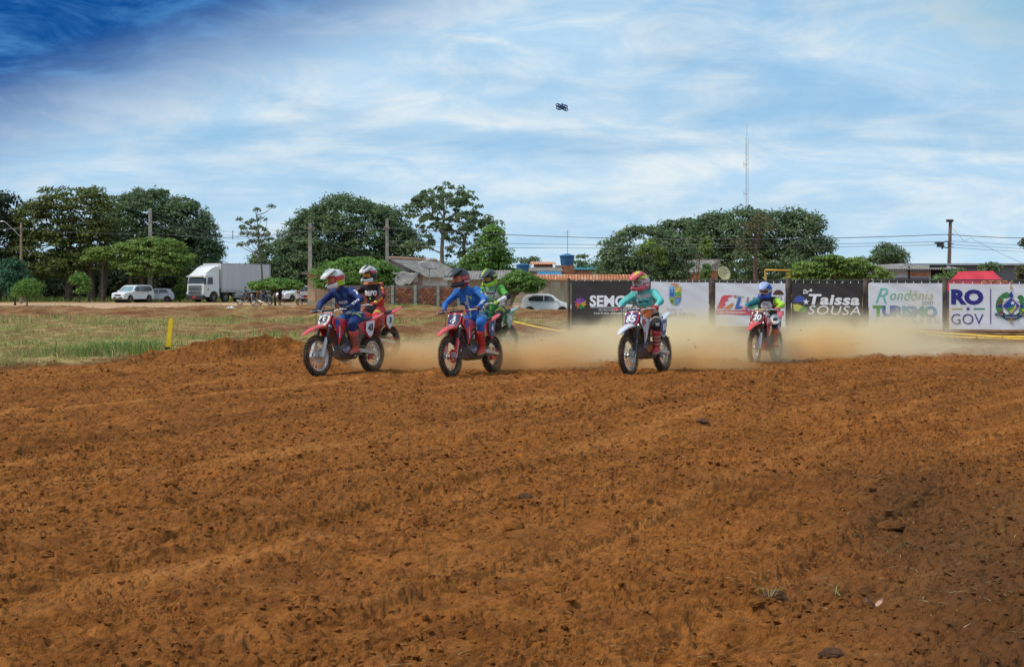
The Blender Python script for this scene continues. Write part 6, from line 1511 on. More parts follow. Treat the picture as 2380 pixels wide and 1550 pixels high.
    for i in range(9): mb.lathe([(.034, 0), (.040, .006), (.034, .012)], (-.275 + i * .008, -.02, .74 - i * .034), 'Z', 12)
    mb.build('shock_absorber', mat('red_spring', (.55, .03, .02), .4), t)
    mb = MB()
    for s in (1, -1): mb.loft([[Vector((x, s * y + dy, z + dz)) for dy, dz in ((-.014, -h), (-.014, h), (.014, h), (.014, -h))] for x, y, z, h in ((-.20, .085, .40, .035), (-.45, .095, .375, .032), (-.70, .095, .330, .026), (-.80, .095, .322, .022))])
    mb.box((-.30, 0, .39), (.10, .17, .06)); mb.tube([(-.73, -.11, .323), (-.73, .11, .323)], .014, 8); mb.build('swingarm', P_.get('swing', M_ALU), t)
    mb = MB(); mb.tube([(-.20, .065, .47), (-.73, .065, .430)], .009, 5); mb.tube([(-.20, .065, .36), (-.50, .065, .275), (-.73, .065, .218)], .009, 5); mb.build('chain', M_GOLDC, t)
    mb = MB(); mb.box((-.60, .07, .265), (.09, .035, .07), rot=Matrix.Rotation(.3, 3, 'Y')); mb.build('chain_guide', P_.get('guide', P_['plastic']), t)
    for s in (1, -1):
        mb = MB(); mb.box((-.08, s * .20, .335), (.055, .13, .02)); mb.box((-.09, s * .13, .33), (.05, .06, .04)); mb.build('footpeg', M_ENG, t)
    mb = MB(); mb.tube([(.14, .13, .37), (.02, .16, .36), (-.0, .17, .36)], .008, 6); mb.build('shift_lever', M_ALU, t)
    return t
# ------------------------------------------------------------------ people
def fuse(mb, voxel=.014, smooth=6):
    """closed lumps fused into one continuous skin"""
    me = mb.mesh('tmp', [M_BARK], smooth=False); o = bpy.data.objects.new('tmp', me); COL.objects.link(o)
    r = o.modifiers.new('r', 'REMESH'); r.mode = 'VOXEL'; r.voxel_size = voxel; r.adaptivity = 0
    if smooth: s = o.modifiers.new('s', 'SMOOTH'); s.iterations = smooth; s.factor = .5
    dg = bpy.context.evaluated_depsgraph_get(); out = bpy.data.meshes.new_from_object(o.evaluated_get(dg)); bpy.data.objects.remove(o); bpy.data.meshes.remove(me)
    return out
def ik(a, b, l1, l2, pole):
    a, b = Vector(a), Vector(b); d_ = b - a; L = min(d_.length, (l1 + l2) * .995); u = d_.normalized(); x = (l1 * l1 - l2 * l2 + L * L) / (2 * L); h = math.sqrt(max(0, l1 * l1 - x * x)); p = Vector(pole); p = (p - u * p.dot(u)).normalized()
    return a + u * x + p * h
def paint(me, mats, fn):
    me.materials.clear()
    for m_ in mats: me.materials.append(m_)
    k = len(me.polygons); c = np.empty(k * 3, np.float32); me.polygons.foreach_get('center', c); c = c.reshape(-1, 3); n = np.empty(k * 3, np.float32); me.polygons.foreach_get('normal', n); n = n.reshape(-1, 3)
    me.polygons.foreach_set('material_index', fn(c, n).astype(np.int32)); me.polygons.foreach_set('use_smooth', np.ones(k, bool)); me.update()
def wrinkle(me, amp, sc, seed=0):
    k = len(me.vertices); v = np.empty(k * 3, np.float32); me.vertices.foreach_get('co', v); v = v.reshape(-1, 3); n = np.empty(k * 3, np.float32); me.vertices.foreach_get('normal', n); n = n.reshape(-1, 3)
    f = (fbm(v[:, 0] * sc + v[:, 1] * sc * .6, v[:, 2] * sc * 1.7 - v[:, 1] * sc, 3, seed) - .5) * 2; v = v + n * (f * amp)[:, None]; me.vertices.foreach_set('co', v.astype(np.float32).ravel()); me.update()
M_SKIN = mat('brown_skin', (.28, .15, .09), .6, var=.1)
M_HAIR = mat('black_hair', (.015, .012, .010), .7)

def hand_on_grip(t, name, m_, wrist, grip, s, cuffm=None):
    """a gloved hand closed round the grip: palm, four unequal fingers curling over the bar, thumb under it"""
    wrist, grip = Vector(wrist), Vector(grip); ax = Vector((0.15, s * -1, 0)).normalized(); f = Vector((1, .15 * s, 0)).normalized(); up = Vector((0, 0, 1))
    mb = MB(); k = grip + up * .028 - f * .015
    mb.loft([[p + ax * a + up * b for a, b in ((-w_, -h), (-w_, h * .6), (-w_ * .5, h), (w_ * .5, h), (w_, h * .6), (w_, -h))] for p, w_, h in ((wrist, .028, .020), (wrist.lerp(k, .5), .036, .020), (k, .042, .018), (k + f * .022 + up * -.004, .040, .012))])
    for i, ln in enumerate((1.0, 1.1, 1.03, .82)):
        b = k + f * .015 + ax * (.033 - i * .022); r = .0105 - .0006 * i
        mb.tube([b - f * .01, b + f * .022 * ln + up * .002, b + f * .040 * ln - up * .020, b + f * .026 * ln - up * .046 * ln, b + f * .004 - up * .052 * ln], [r, r * 1.05, r, r * .92, r * .7], 7)
    th = wrist.lerp(k, .55) + ax * .030
    mb.tube([th, th + ax * .022 + f * .020 - up * .012, th + ax * .018 + f * .042 - up * .040, th + ax * .004 + f * .055 - up * .052], [.014, .013, .0115, .009], 7)
    mb.tube([wrist - (k - wrist).normalized() * .03, wrist + (k - wrist).normalized() * .01], [.034, .031], 10)
    return mb.build(name, m_, t, ang=70)
def free_hand(t, m_, wrist, d_, s):
    wrist, d_ = Vector(wrist), Vector(d_).normalized(); sd = d_.cross(Vector((0, 1, 0)) if abs(d_.y) < .8 else Vector((1, 0, 0))).normalized(); mb = MB(); up = sd.cross(d_)
    mb.loft([[wrist + d_ * q + sd * a * w_ + up * b * .013 for a, b in ((-1, -1), (-1, 1), (1, 1), (1, -1))] for q, w_ in ((0, .026), (.05, .040), (.09, .038))])
    for i, ln in enumerate((.070, .080, .074, .056)):
        b = wrist + d_ * .085 + sd * (.030 - .020 * i); mb.tube([b, b + d_ * ln * .55 + up * .008, b + d_ * ln + up * .022], [.010, .009, .007], 6)
    b = wrist + d_ * .03 + sd * .03; mb.tube([b, b + sd * .022 + d_ * .03, b + sd * .026 + d_ * .058 + up * .01], [.012, .011, .008], 6); return mb.build('hand', m_, t)

def face_head(mb, c, f, up, r=1.0):
    """skull, jaw, nose, brow, ears as closed lumps"""
    f, up = Vector(f).normalized(), Vector(up).normalized(); sd = up.cross(f)
    mb.sphere(c + up * .02 * r, (.085 * r, .078 * r, .105 * r), 14, 10); mb.sphere(c + f * .025 * r - up * .055 * r, (.055 * r, .052 * r, .055 * r), 12, 8)
    mb.capsule(c + f * .078 * r + up * .012 * r, c + f * .098 * r - up * .020 * r, .010 * r, .014 * r, 8); mb.capsule(c + f * .078 * r + sd * .035 * r + up * .03 * r, c + f * .078 * r - sd * .035 * r + up * .03 * r, .012 * r, .012 * r, 8)
    mb.capsule(c + f * .076 * r - up * .052 * r + sd * .02 * r, c + f * .076 * r - up * .052 * r - sd * .02 * r, .010 * r, .010 * r, 8)
    for s in (1, -1): mb.capsule(c + sd * s * .080 * r + up * .02 * r, c + sd * s * .084 * r - up * .02 * r, .014 * r, .011 * r, 8)

def helmet(t, c, yaw, pitch, roll, shellm, stripes, peakm, chinm, gogm, lensm, sc=1.0, word=None, wordm=None, peakdec=None, liner=None):
    """off-road helmet with peak, chin bar and goggles; stripes: list of (material, test(dir)) painted on the shell"""
    sc = sc * 1.10
    h = bpy.data.objects.new('helmet', None); COL.objects.link(h); h.parent = t; h.location = c; h.rotation_euler = (roll, pitch, yaw); h.scale = (sc,) * 3
    mats = [shellm] + [s[0] for s in stripes]; mb = MB(); nu, nv = 40, 26; vs, ok = [], {}
    for i in range(nv + 1):
        p = PI * i / nv
        for j in range(nu):
            a = 2 * PI * j / nu; d_ = Vector((math.sin(p) * math.cos(a), math.sin(p) * math.sin(a), math.cos(p)))
            rx = .150 if d_.x < 0 else .135; r = Vector((rx, .122, .138 if d_.z > 0 else .150)); q = Vector((d_.x * r.x, d_.y * r.y, d_.z * r.z)) + Vector((-.015, 0, .015)); 
            if d_.z < -.55: q.z = -.11 + (q.z + .11) * .15
            vs.append(q)
    fs, mi = [], []
    for i in range(nv):
        for j in range(nu):
            p = PI * (i + .5) / nv; a = 2 * PI * (j + .5) / nu; a = a if a < PI else a - 2 * PI; d_ = Vector((math.sin(p) * math.cos(a), math.sin(p) * math.sin(a), math.cos(p)))
            if d_.x > .52 and -.98 < d_.z < .40: continue
            if d_.z < -.80: continue
            k = 0
            for n_, (m_, fn) in enumerate(stripes):
                if fn(d_): k = n_ + 1
            fs.append((i * nu + j, (i + 1) * nu + j, (i + 1) * nu + (j + 1) % nu, i * nu + (j + 1) % nu)); mi.append(k)
    b = 0; mb.v = [tuple(v) for v in vs]; mb.f = fs; mb.m = mi
    o = mb.build('shell', mats, h, ang=50, fix=True); so = o.modifiers.new('t', 'SOLIDIFY'); so.thickness = .012
    # chin bar
    secs = []
    for i in range(13):
        a = math.radians(-88 + 176 * i / 12); ca, sa = math.cos(a), math.sin(a); k = max(0, ca); c0 = Vector((.055 + .135 * ca ** .9 if ca > 0 else .055, .112 * sa * (1 - .12 * k), -.078 - .010 * k)); ou = Vector((ca, sa, 0)); hh = .040 - .012 * k; th = .012
        secs.append([c0 + ou * (-th) + Vector((0, 0, hh * .8)), c0 + Vector((0, 0, hh)) , c0 + ou * (th) + Vector((0, 0, hh * .3)), c0 + ou * th * (1.2) - Vector((0, 0, hh * .4)), c0 - Vector((0, 0, hh * 1.1)), c0 - ou * th - Vector((0, 0, hh * .9))])
    mb = MB(); mb.loft(secs); cb = mb.build('chin_bar', chinm, h, ang=55)
    mb = MB(); mb.box((.205, 0, -.088), (.012, .05, .022)); mb.box((.17, .055, -.085), (.02, .02, .018), rot=Matrix.Rotation(.6, 3, 'Z')); mb.box((.17, -.055, -.085), (.02, .02, .018), rot=Matrix.Rotation(-.6, 3, 'Z')); mb.build('vent', M_BLACKM, cb)
    # peak
    secs = []
    for x, z, hw, cr in ((.02, .158, .080, .020), (.07, .158, .098, .026), (.13, .142, .100, .028), (.20, .108, .088, .022), (.255, .078, .062, .014), (.27, .070, .035, .008)):
        top = [Vector((x - .03 * abs(q) ** 2, q * hw, z + cr * (1 - q * q) - .012 * abs(q))) for q in (-1, -.6, -.2, .2, .6, 1)]; secs.append(top + [p - Vector((0, 0, .007)) for p in reversed(top)])
    mb = MB(); mb.loft(secs); pk = mb.build('peak', peakm, h, ang=60)
    if peakdec:
        mb = MB(); secs = []
        for x, z, hw, cr in ((.05, .159, .080, .024), (.12, .147, .090, .028), (.18, .119, .080, .024), (.22, .098, .055, .018)):
            secs += [[Vector((x - .03 * q * q, q * hw, z + cr * (1 - q * q) - .012 * abs(q) + .004)) for q in peakdec[1]]]
        n_ = len(peakdec[1]); mb.add([p for s_ in secs for p in s_], [(i * n_ + j, (i + 1) * n_ + j, (i + 1) * n_ + j + 1, i * n_ + j + 1) for i in range(3) for j in range(n_ - 1)]); mb.build('decal', peakdec[0], pk, fix=False)
    # goggles
    def gpt(a, z, r): return Vector((.030 + r * math.cos(a), (r * .98) * math.sin(a), z))
    mb = MB(); A = [math.radians(-62 + 124 * i / 10) for i in range(11)]; mb.add([gpt(a, .048 - .006 * abs(a), .098) for a in A] + [gpt(a, -.036 + .012 * (1 - min(1, abs(a) * 3)) + .004 * abs(a), .100) for a in A], [(i, 11 + i, 12 + i, i + 1) for i in range(10)]); g = mb.build('goggle_lens', lensm, h, ang=80, fix=False)
    mb = MB()
    mb.tube([gpt(a, .052 - .006 * abs(a), .098) for a in A] + [gpt(A[-1] + .05, .005, .096)] + [gpt(a, -.040 + .014 * (1 - min(1, abs(a) * 3)) + .004 * abs(a), .100) for a in reversed(A)] + [gpt(A[0] - .05, .005, .096), gpt(A[0], .05, .098)], .010, 6); mb.build('goggle_frame', gogm, h)
    mb = MB()
    for s in (1, -1):
        pts = [Vector((.075, s * .090, .008)), Vector((.05, s * .118, .01)), Vector((-.02, s * .126, .014)), Vector((-.09, s * .108, .02))]
        for a, b_ in zip(pts, pts[1:]): mb.add([a - Vector((0, 0, .02)), b_ - Vector((0, 0, .02)), b_ + Vector((0, 0, .02)), a + Vector((0, 0, .02))], [(0, 1, 2, 3)])
    mb.build('goggle_strap', gogm, h, fix=False)
    if word:
        for s in (1, -1):
            mb = MB(); u_ = Vector((-s, 0, 0)); text(mb, word, Vector((-.0, s * .128, -.045)), u_, Vector((0, 0, 1)), .11, .028, bold=.04, shear=.1, off=.006); mb.build('lettering', wordm, h, smooth=False, fix=False)
    return h

def boot(t, knee, ankle, toe_dir, shaftm, solem, strapm, plate=None, tall=.74):
    """tall off-road boot: shaft, foot with sole, buckles"""
    knee, ankle = Vector(knee), Vector(ankle); d_ = (knee - ankle); f = Vector(toe_dir).normalized(); top = ankle + d_ * tall; fn = (f - d_.normalized() * f.dot(d_.normalized())).normalized(); sd = d_.normalized().cross(f).normalized()
    mb = MB()
    for i, (q, r) in enumerate(((0.0, .052), (.12, .056), (.3, .062), (.5, .068), (.66, .070), (tall, .066))): pass
    secs = []; up = Vector((0, 0, 1)); s2 = f.cross(up).normalized()
    def ring(c, rx, ry, uz): 
        w_ = uz.normalized(); a = (fn - w_ * fn.dot(w_)).normalized(); b = w_.cross(a); return [c + a * rx * math.cos(2 * PI * k / 12) + b * ry * math.sin(2 * PI * k / 12) for k in range(12)]
    ax = d_.normalized()
    secs = [ring(ankle + ax * -.045 + f * .01, .068, .050, up.lerp(ax, .3)), ring(ankle + f * .008, .070, .054, ax), ring(ankle + ax * .06, .066, .057, ax), ring(ankle + ax * .14, .074, .064, ax), ring(ankle + d_ * .5, .084, .074, ax), ring(top - ax * .02, .090, .080, ax), ring(top, .082, .072, ax)]
    mb.loft(secs)
    o = mb.build('boot', shaftm, t, ang=50)
    mb = MB(); base = ankle - up * .100; ol = [(-.085, .0), (-.09, .03), (-.075, .10), (.02, .105), (.09, .075), (.155, .058), (.190, .035), (.195, .0)]
    secs = []
    for x, z in ((-.088, .055), (-.06, .10), (.0, .115), (.06, .095), (.11, .072), (.155, .060), (.188, .042), (.198, .022)):
        w_ = .040 + .010 * math.sin(min(1, max(0, (x + .09) / .25)) * PI * .75) - (.022 if x > .18 else 0); c = base + f * x; secs.append([c + s2 * w_ + up * .012, c + s2 * w_ * .92 + up * z * .6, c + s2 * w_ * .45 + up * z, c - s2 * w_ * .45 + up * z, c - s2 * w_ * .92 + up * z * .6, c - s2 * w_ + up * .012])
    mb.loft(secs); mb.build('foot', shaftm, o, ang=60)
    mb = MB(); secs = [[base + f * x + s2 * w_ + up * .014, base + f * x + s2 * w_ - up * .008, base + f * x - s2 * w_ - up * .008, base + f * x - s2 * w_ + up * .014] for x, w_ in ((-.092, .030), (-.07, .044), (.0, .048), (.10, .054), (.17, .045), (.204, .020))]; mb.loft(secs); mb.build('sole', solem, o)
    for k, q in enumerate((.16, .32, .48)):
        c = ankle + d_ * q; side = s2 * (1 if s2.y * ankle.y > 0 else -1); mb = MB(); mb.loft([ring(c - ax * .014, .081 + .004 * k, .070 + .005 * k, ax), ring(c + ax * .014, .083 + .004 * k, .072 + .005 * k, ax)], cap=False); mb.build('strap', strapm, o)
    if plate:
        side = Vector((0, 1 if ankle.y > 0 else -1, 0)); mb = MB(); c = ankle + d_ * .60 + side * .084; mb.loft([[c + ax * z + fn * a + side * b for a, b in ((-.03, 0), (-.02, .012), (.02, .012), (.03, 0))] for z in (-.05, .05)]); mb.build('shin_plate', plate, o)
    return o

def rider(label, bike_t, spec):
    """a seated rider; local frame is that of the bike"""
    t = thing('person', label, 'person', bike_t.location.copy(), 0, 'motocross riders'); t.rotation_euler = bike_t.rotation_euler.copy(); S = spec.get('S', 1.0); t.scale = bike_t.scale.copy()
    hip = Vector(spec['hip']); neck = Vector(spec['neck']); head = Vector(spec['head']); chest = hip.lerp(neck, .62) + Vector((spec.get('arch', -.03), 0, .01)); waist = hip.lerp(neck, .30) + Vector((spec.get('arch', -.03), 0, 0)); tor = (neck - hip).normalized(); fwd = Vector((0, 1, 0)).cross(tor).normalized()
    B = spec.get('bulk', 1.0); sy = .190 * S; 
    J = {}
    for s in (1, -1):
        sh = neck - tor * .065 * S + Vector((0, s * sy, 0)); gr = Vector((.322, s * .345, 1.096)); wr = gr + Vector((-.085, -s * .015, .022)) + Vector(spec.get('wr', (0, 0, 0))); el = ik(sh, wr, .295 * S, .265 * S, Vector(spec.get('pole', (-.45, 1, -.10))) * Vector((1, s, 1)))
        hp = hip + Vector((0, s * .10, -.02)); kn_t = Vector((-.055, s * .185, .455)); ank = spec.get('ank', (None, None))[0 if s > 0 else 1] or kn_t; ank = Vector(ank); kn = ik(hp, ank, .425 * S, .425 * S, Vector((1, s * .45, .5)))
        J[s] = (sh, el, wr, gr, hp, kn, ank)
    # continuous body
    mb = MB(); mb.capsule(hip, waist, .115 * B, .10 * B); mb.capsule(waist, chest, .10 * B, .125 * B); mb.capsule(neck - tor * .05, head - Vector((0, 0, .08)), .052, .050)
    yw_ = spec.get('yaw', 0); hf = Vector((math.cos(yw_), math.sin(yw_), 0)); face_head(mb, head, hf, (0, 0, 1), .95)
    for s in (1, -1):
        sh, el, wr, gr, hp, kn, ank = J[s]; mb.capsule(chest + tor * .04, sh, .07, .050 * B); mb.capsule(sh, el, .048 * B, .038); mb.capsule(el, wr, .038, .026); mb.capsule(hip, hp, .10 * B, .085 * B); mb.capsule(hp, kn, .078 * B, .052); mb.capsule(kn, ank, .050, .036); mb.capsule(ank - Vector((.03, 0, .05)), ank + Vector((.12, 0, -.065)), .034, .028)
        mb.capsule(wr, gr + Vector((-.01, 0, .03)), .026, .026)
    me = fuse(mb, .017, 4); me.materials.clear(); me.materials.append(M_SKIN); me.name = 'body'; me.polygons.foreach_set('use_smooth', np.ones(len(me.polygons), bool)); link('body', me, t)
    # jersey
    mb = MB(); mb.capsule(hip + tor * .0, waist, .152 * B, .146 * B); mb.capsule(waist, chest, .146 * B, .150 * B); mb.capsule(chest + Vector((0, .075, 0)), chest - Vector((0, .075, 0)), .142 * B, .142 * B); mb.capsule(waist + Vector((0, .04, 0)), waist - Vector((0, .04, 0)), .135 * B, .135 * B); mb.capsule(chest, neck - tor * .02, .14 * B, .075); mb.capsule(neck - tor * .05 - fwd * .01, neck + tor * .015, .064, .060)
    for s in (1, -1):
        sh, el, wr, *_ = J[s]; mb.capsule(chest + tor * .06, sh, .115 * B, .086 * B); mb.capsule(sh, el, .073 * B, .057 * B); mb.capsule(el, wr.lerp(el, .06), .057 * B, .037)
    me = fuse(mb, .0125, 3); wrinkle(me, .011, 12, spec.get('seed', 1)); me.name = 'jersey'
    ref = dict(hip=hip, neck=neck, tor=tor, fwd=fwd, J=J, chest=chest)
    def seg(c, a, b): a, b = np.array(a), np.array(b); d_ = b - a; q = np.clip(((c - a) @ d_) / (d_ @ d_), 0, 1); return np.linalg.norm(c - a - q[:, None] * d_, axis=1), q
    def jf(c, n):
        dt, qt = seg(c, hip, neck); reg = np.zeros(len(c), int); best = dt - .13 * B; q = qt.copy()
        for s, k in ((1, 1), (-1, 3)):
            sh, el, wr = J[s][:3]
            for (a, b), kk, r in (((sh, el), k, .062), ((el, wr), k + 1, .046)):
                dd, qq = seg(c, a, b); m_ = (dd - r * B) < best - .012; reg = np.where(m_, kk, reg); q = np.where(m_, qq, q); best = np.where(m_, dd - r * B, best)
        lat = c[:, 1]; fr_ = (c - np.array(hip)) @ np.array(fwd); return spec['jersey'][1](c, n, reg, q, qt, lat, n @ np.array(fwd))
    paint(me, spec['jersey'][0], jf); jo = link('jersey', me, t)
    bvh = BVHTree.FromPolygons([v.co.copy() for v in me.vertices], [tuple(p.vertices) for p in me.polygons])
    for (txt, q, lat, w_, h, m_, kw) in spec.get('words', []):
        mb = MB(); o_ = hip.lerp(neck, q) + fwd * .12 + Vector((0, lat, 0)); text(mb, txt, o_, (0, 1, 0), tor, w_, h, off=.006, conform=bvh, **kw); mb.build('lettering', m_, jo, smooth=False, fix=False)
    for (txt, s, a, m_) in spec.get('sleeve', []):
        sh, el, wr = J[s][:3]; p0, p1 = (sh, el) if a == 0 else (el, wr); u_ = (p1 - p0).normalized() * (1 if s > 0 else -1); nn = (Vector((.35, s * .7, .75))); nn = (nn - u_ * nn.dot(u_)).normalized(); v_ = nn.cross(u_); mb = MB(); text(mb, txt, p0.lerp(p1, .5) + nn * .06, u_, v_, .15, .045, off=.006, conform=bvh, bold=.04); mb.build('lettering', m_, jo, smooth=False, fix=False)
    for (outl, q, lat, m_) in spec.get('patches', []):
        mb = MB(); o_ = hip.lerp(neck, q) + fwd * .12 + Vector((0, lat, 0)); vs = []
        pts = [o_ + Vector((0, 1, 0)) * x + tor * y for x, y in outl]
        for p in pts:
            hit = bvh.ray_cast(p + fwd * .06, -fwd, .4); vs.append((hit[0] if hit[0] is not None else p) + fwd * .006)
        mb.add(vs, [tuple(range(len(vs)))]); mb.build('chest_patch', m_, jo, smooth=False, fix=False)
    # trousers
    mb = MB(); mb.capsule(hip - tor * .01, hip + tor * .07, .138 * B, .130 * B)
    for s in (1, -1):
        sh, el, wr, gr, hp, kn, ank = J[s]; mb.capsule(hip, hp, .125 * B, .11 * B); mb.capsule(hp, hp.lerp(kn, .6), .110 * B, .090 * B); mb.capsule(hp.lerp(kn, .6), kn, .090 * B, .082 * B); mb.capsule(kn, kn.lerp(ank, .36), .082 * B, .070)
        mb.capsule(kn + Vector((.012, 0, .005)), kn.lerp(ank, .18) + Vector((.02, 0, 0)), .072, .06)
    me = fuse(mb, .0125, 3); wrinkle(me, .010, 13, spec.get('seed', 1) + 5); me.name = 'trousers'
    def pf(c, n):
        best = np.full(len(c), 9.0); reg = np.zeros(len(c), int); q = np.zeros(len(c)); sd_ = np.zeros(len(c))
        for s in (1, -1):
            hp, kn, ank = J[s][4:7]
            for (a, b), kk in (((hp, kn), 1), ((kn, ank), 2)):
                dd, qq = seg(c, a, b); m_ = dd < best; best = np.where(m_, dd, best); reg = np.where(m_, kk, reg); q = np.where(m_, qq, q); sd_ = np.where(m_, s, sd_)
        hgt = (c - np.array(hip)) @ np.array(tor); return spec['pants'][1](c, n, reg, q, hgt, sd_)
    paint(me, spec['pants'][0], pf); po_ = link('trousers', me, t); bv2 = BVHTree.FromPolygons([v.co.copy() for v in me.vertices], [tuple(p.vertices) for p in me.polygons])
    for (txt, s, m_, w_, h) in spec.get('kneeword', []):
        hp, kn, ank = J[s][4:7]; nn = Vector((.75, s * .65, .15)).normalized(); v_ = (kn - ank).normalized(); u_ = v_.cross(nn).normalized(); v_ = nn.cross(u_); mb = MB(); text(mb, txt, kn + nn * .03 - v_ * .02, u_, v_, w_, h, off=.006, conform=bv2, bold=.05); mb.build('lettering', m_, po_, smooth=False, fix=False)
    for s in (1, -1):
        sh, el, wr, gr, hp, kn, ank = J[s]; boot(t, kn, ank, spec.get('toe', (1, s * .12, -.12)), *spec['boot']); hand_on_grip(t, 'glove', spec['glove'], wr, gr, s)
    if spec.get('belt'): pass
    helmet(t, head + Vector((.0, 0, -.015)), yw_, spec.get('hpitch', .15), spec.get('hroll', 0), *spec['helmet'], **spec.get('hkw', {}))
    if spec.get('wire'):
        pass
    return t
# ------------------------------------------------------------------ the race: six bikes and riders
C = lambda n, c, r=.6, **k: mat(n, c, r, var=.06, scale=8, **k)
RED = pl('race_red_plastic', (.62, .030, .040)); CORAL = pl('faded_red_plastic', (.66, .085, .085)); WHITEP = pl('white_plastic', (.62, .62, .68)); NAVYP = pl('navy_decal', (.025, .03, .10)); BLK = pl('black_decal', (.02, .02, .028)); PURP = pl('violet_decal', (.06, .03, .16)); GRNP = pl('green_plastic', (.03, .24, .08)); GREYP = pl('grey_green_plastic', (.30, .36, .36)); ORANGEM = pl('orange_plastic', (.62, .13, .02)); BLUED = pl('blue_decal', (.05, .06, .35))
W_, K_ = prt((.72, .73, .76)), prt((.02, .02, .035))
M_SILR = mat('silver_rim', (.62, .63, .68), .3, .7, var=.05, dirt=.08); M_BLKR = mat('black_rim', (.035, .035, .045), .4, .3, var=.1, dirt=.2); M_DULR = mat('dusty_rim', (.38, .33, .28), .5, .5, var=.15, dirt=.4)
def hang(f, hx, hy): return math.atan2(hy, hx)
def put(front_px, D, hx, hy, sc=1.0):
    n = math.hypot(hx, hy); hx, hy = hx / n, hy / n; x = X(front_px, D) - .74 * sc * hx; y = D - .74 * sc * hy
    fxy = (X(front_px, D), D); rxy = (x - .73 * sc * hx, y - .73 * sc * hy)
    return (x, y, .5 * (bed(*fxy) + bed(*rxy)) - .005), math.atan2(hy, hx)
dpal = dict(plastic=RED, fender=CORAL, plate=W_, platetxt=K_, platetrim=RED, topband=NAVYP, rim=M_SILR, lower=mat('clear_fork_guard', (.55, .50, .48), .4), stripe=BLUED, seat=M_SEAT, sideplate=W_, sidetxt=K_, wordm=W_, case=M_CASE)
l, a = put(741, 23.6, -.52, -.855)
b43 = bike('red dirt bike number 43 with white front plate, leftmost in the front row', l, a, dpal, '43', lean=.07)
l, a = put(803, 27.4, -.50, -.866)
bae = bike('red dirt bike ridden behind number 43 by the rider in the black aero jersey', (l[0], l[1], l[2] + .06), a, dict(dpal, rim=M_BLKR, disc=RED), '31', sidenum='3')
l, a = put(1050, 23.6, -.456, -.89)
b4 = bike('red dirt bike number 4 with dark front plate and red fork guards', l, a, dict(dpal, plate=NAVYP, platetxt=W_, topband=None, rim=M_BLKR, lower=RED, sideplate=NAVYP, sidetxt=W_, disc=mat('red_sprocket', (.5, .03, .04), .4), bar=mat('red_bar', (.45, .04, .05), .4, .3)), '4', lean=.09)
l, a = put(1092, 27.4, -.50, -.866)
bgr = bike('green and white dirt bike in dust behind number 4', (l[0], l[1], l[2] + .06), a, dict(dpal, plastic=GRNP, fender=GREYP, rfender=GREYP, platetrim=GRNP, stripe=K_, sideplate=GREYP, sidetxt=W_, rim=M_DULR, word='RACE', topband=None), '174')
l, a = put(1463, 23.5, -.47, -.88)
b85 = bike('white dirt bike number 85 with violet plate trimmed in red', l, a, dict(dpal, plastic=WHITEP, fender=WHITEP, plate=PURP, platetxt=W_, platetrim=RED, topband=None, rim=M_DULR, lower=M_BLACKM, stripe=RED, sideplate=PURP, sidetxt=W_, word='RACE', case=mat('orange_side_case', (.50, .13, .05), .45, dirt=.3), pipe=mat('rusty_pipe', (.32, .13, .06), .6, .3, dirt=.3), pad=NAVYP), '85', lean=.06)
l, a = put(1753, 27.2, -.46, -.888, .95)
b20 = bike('smaller red dirt bike number 20 with black plate at the right of the group', l, a, dict(dpal, plate=BLK, platetxt=W_, topband=None, rim=M_SILR, lower=WHITEP, sideplate=WHITEP, skid=RED, case=M_ENG, pad=mat('gold_pad', (.45, .36, .16), .5), stripe=WHITEP, word='RACE', wordm=RED), '20', scale=.95)

def band(*rules):
    """later rules win: (material index, condition)"""
    def f(c, n, reg, q, qt, lat, nf):
        out = np.zeros(len(c), int)
        for k, fn in rules: out = np.where(fn(c, n, reg, q, qt, lat, nf), k, out)
        return out
    return f
def pband(*rules):
    def f(c, n, reg, q, h, s):
        out = np.zeros(len(c), int)
        for k, fn in rules: out = np.where(fn(c, n, reg, q, h, s), k, out)
        return out
    return f
cl = lambda n, c: mat(n, c, .8, var=.10, scale=10, bump=.15, dirt=.04)
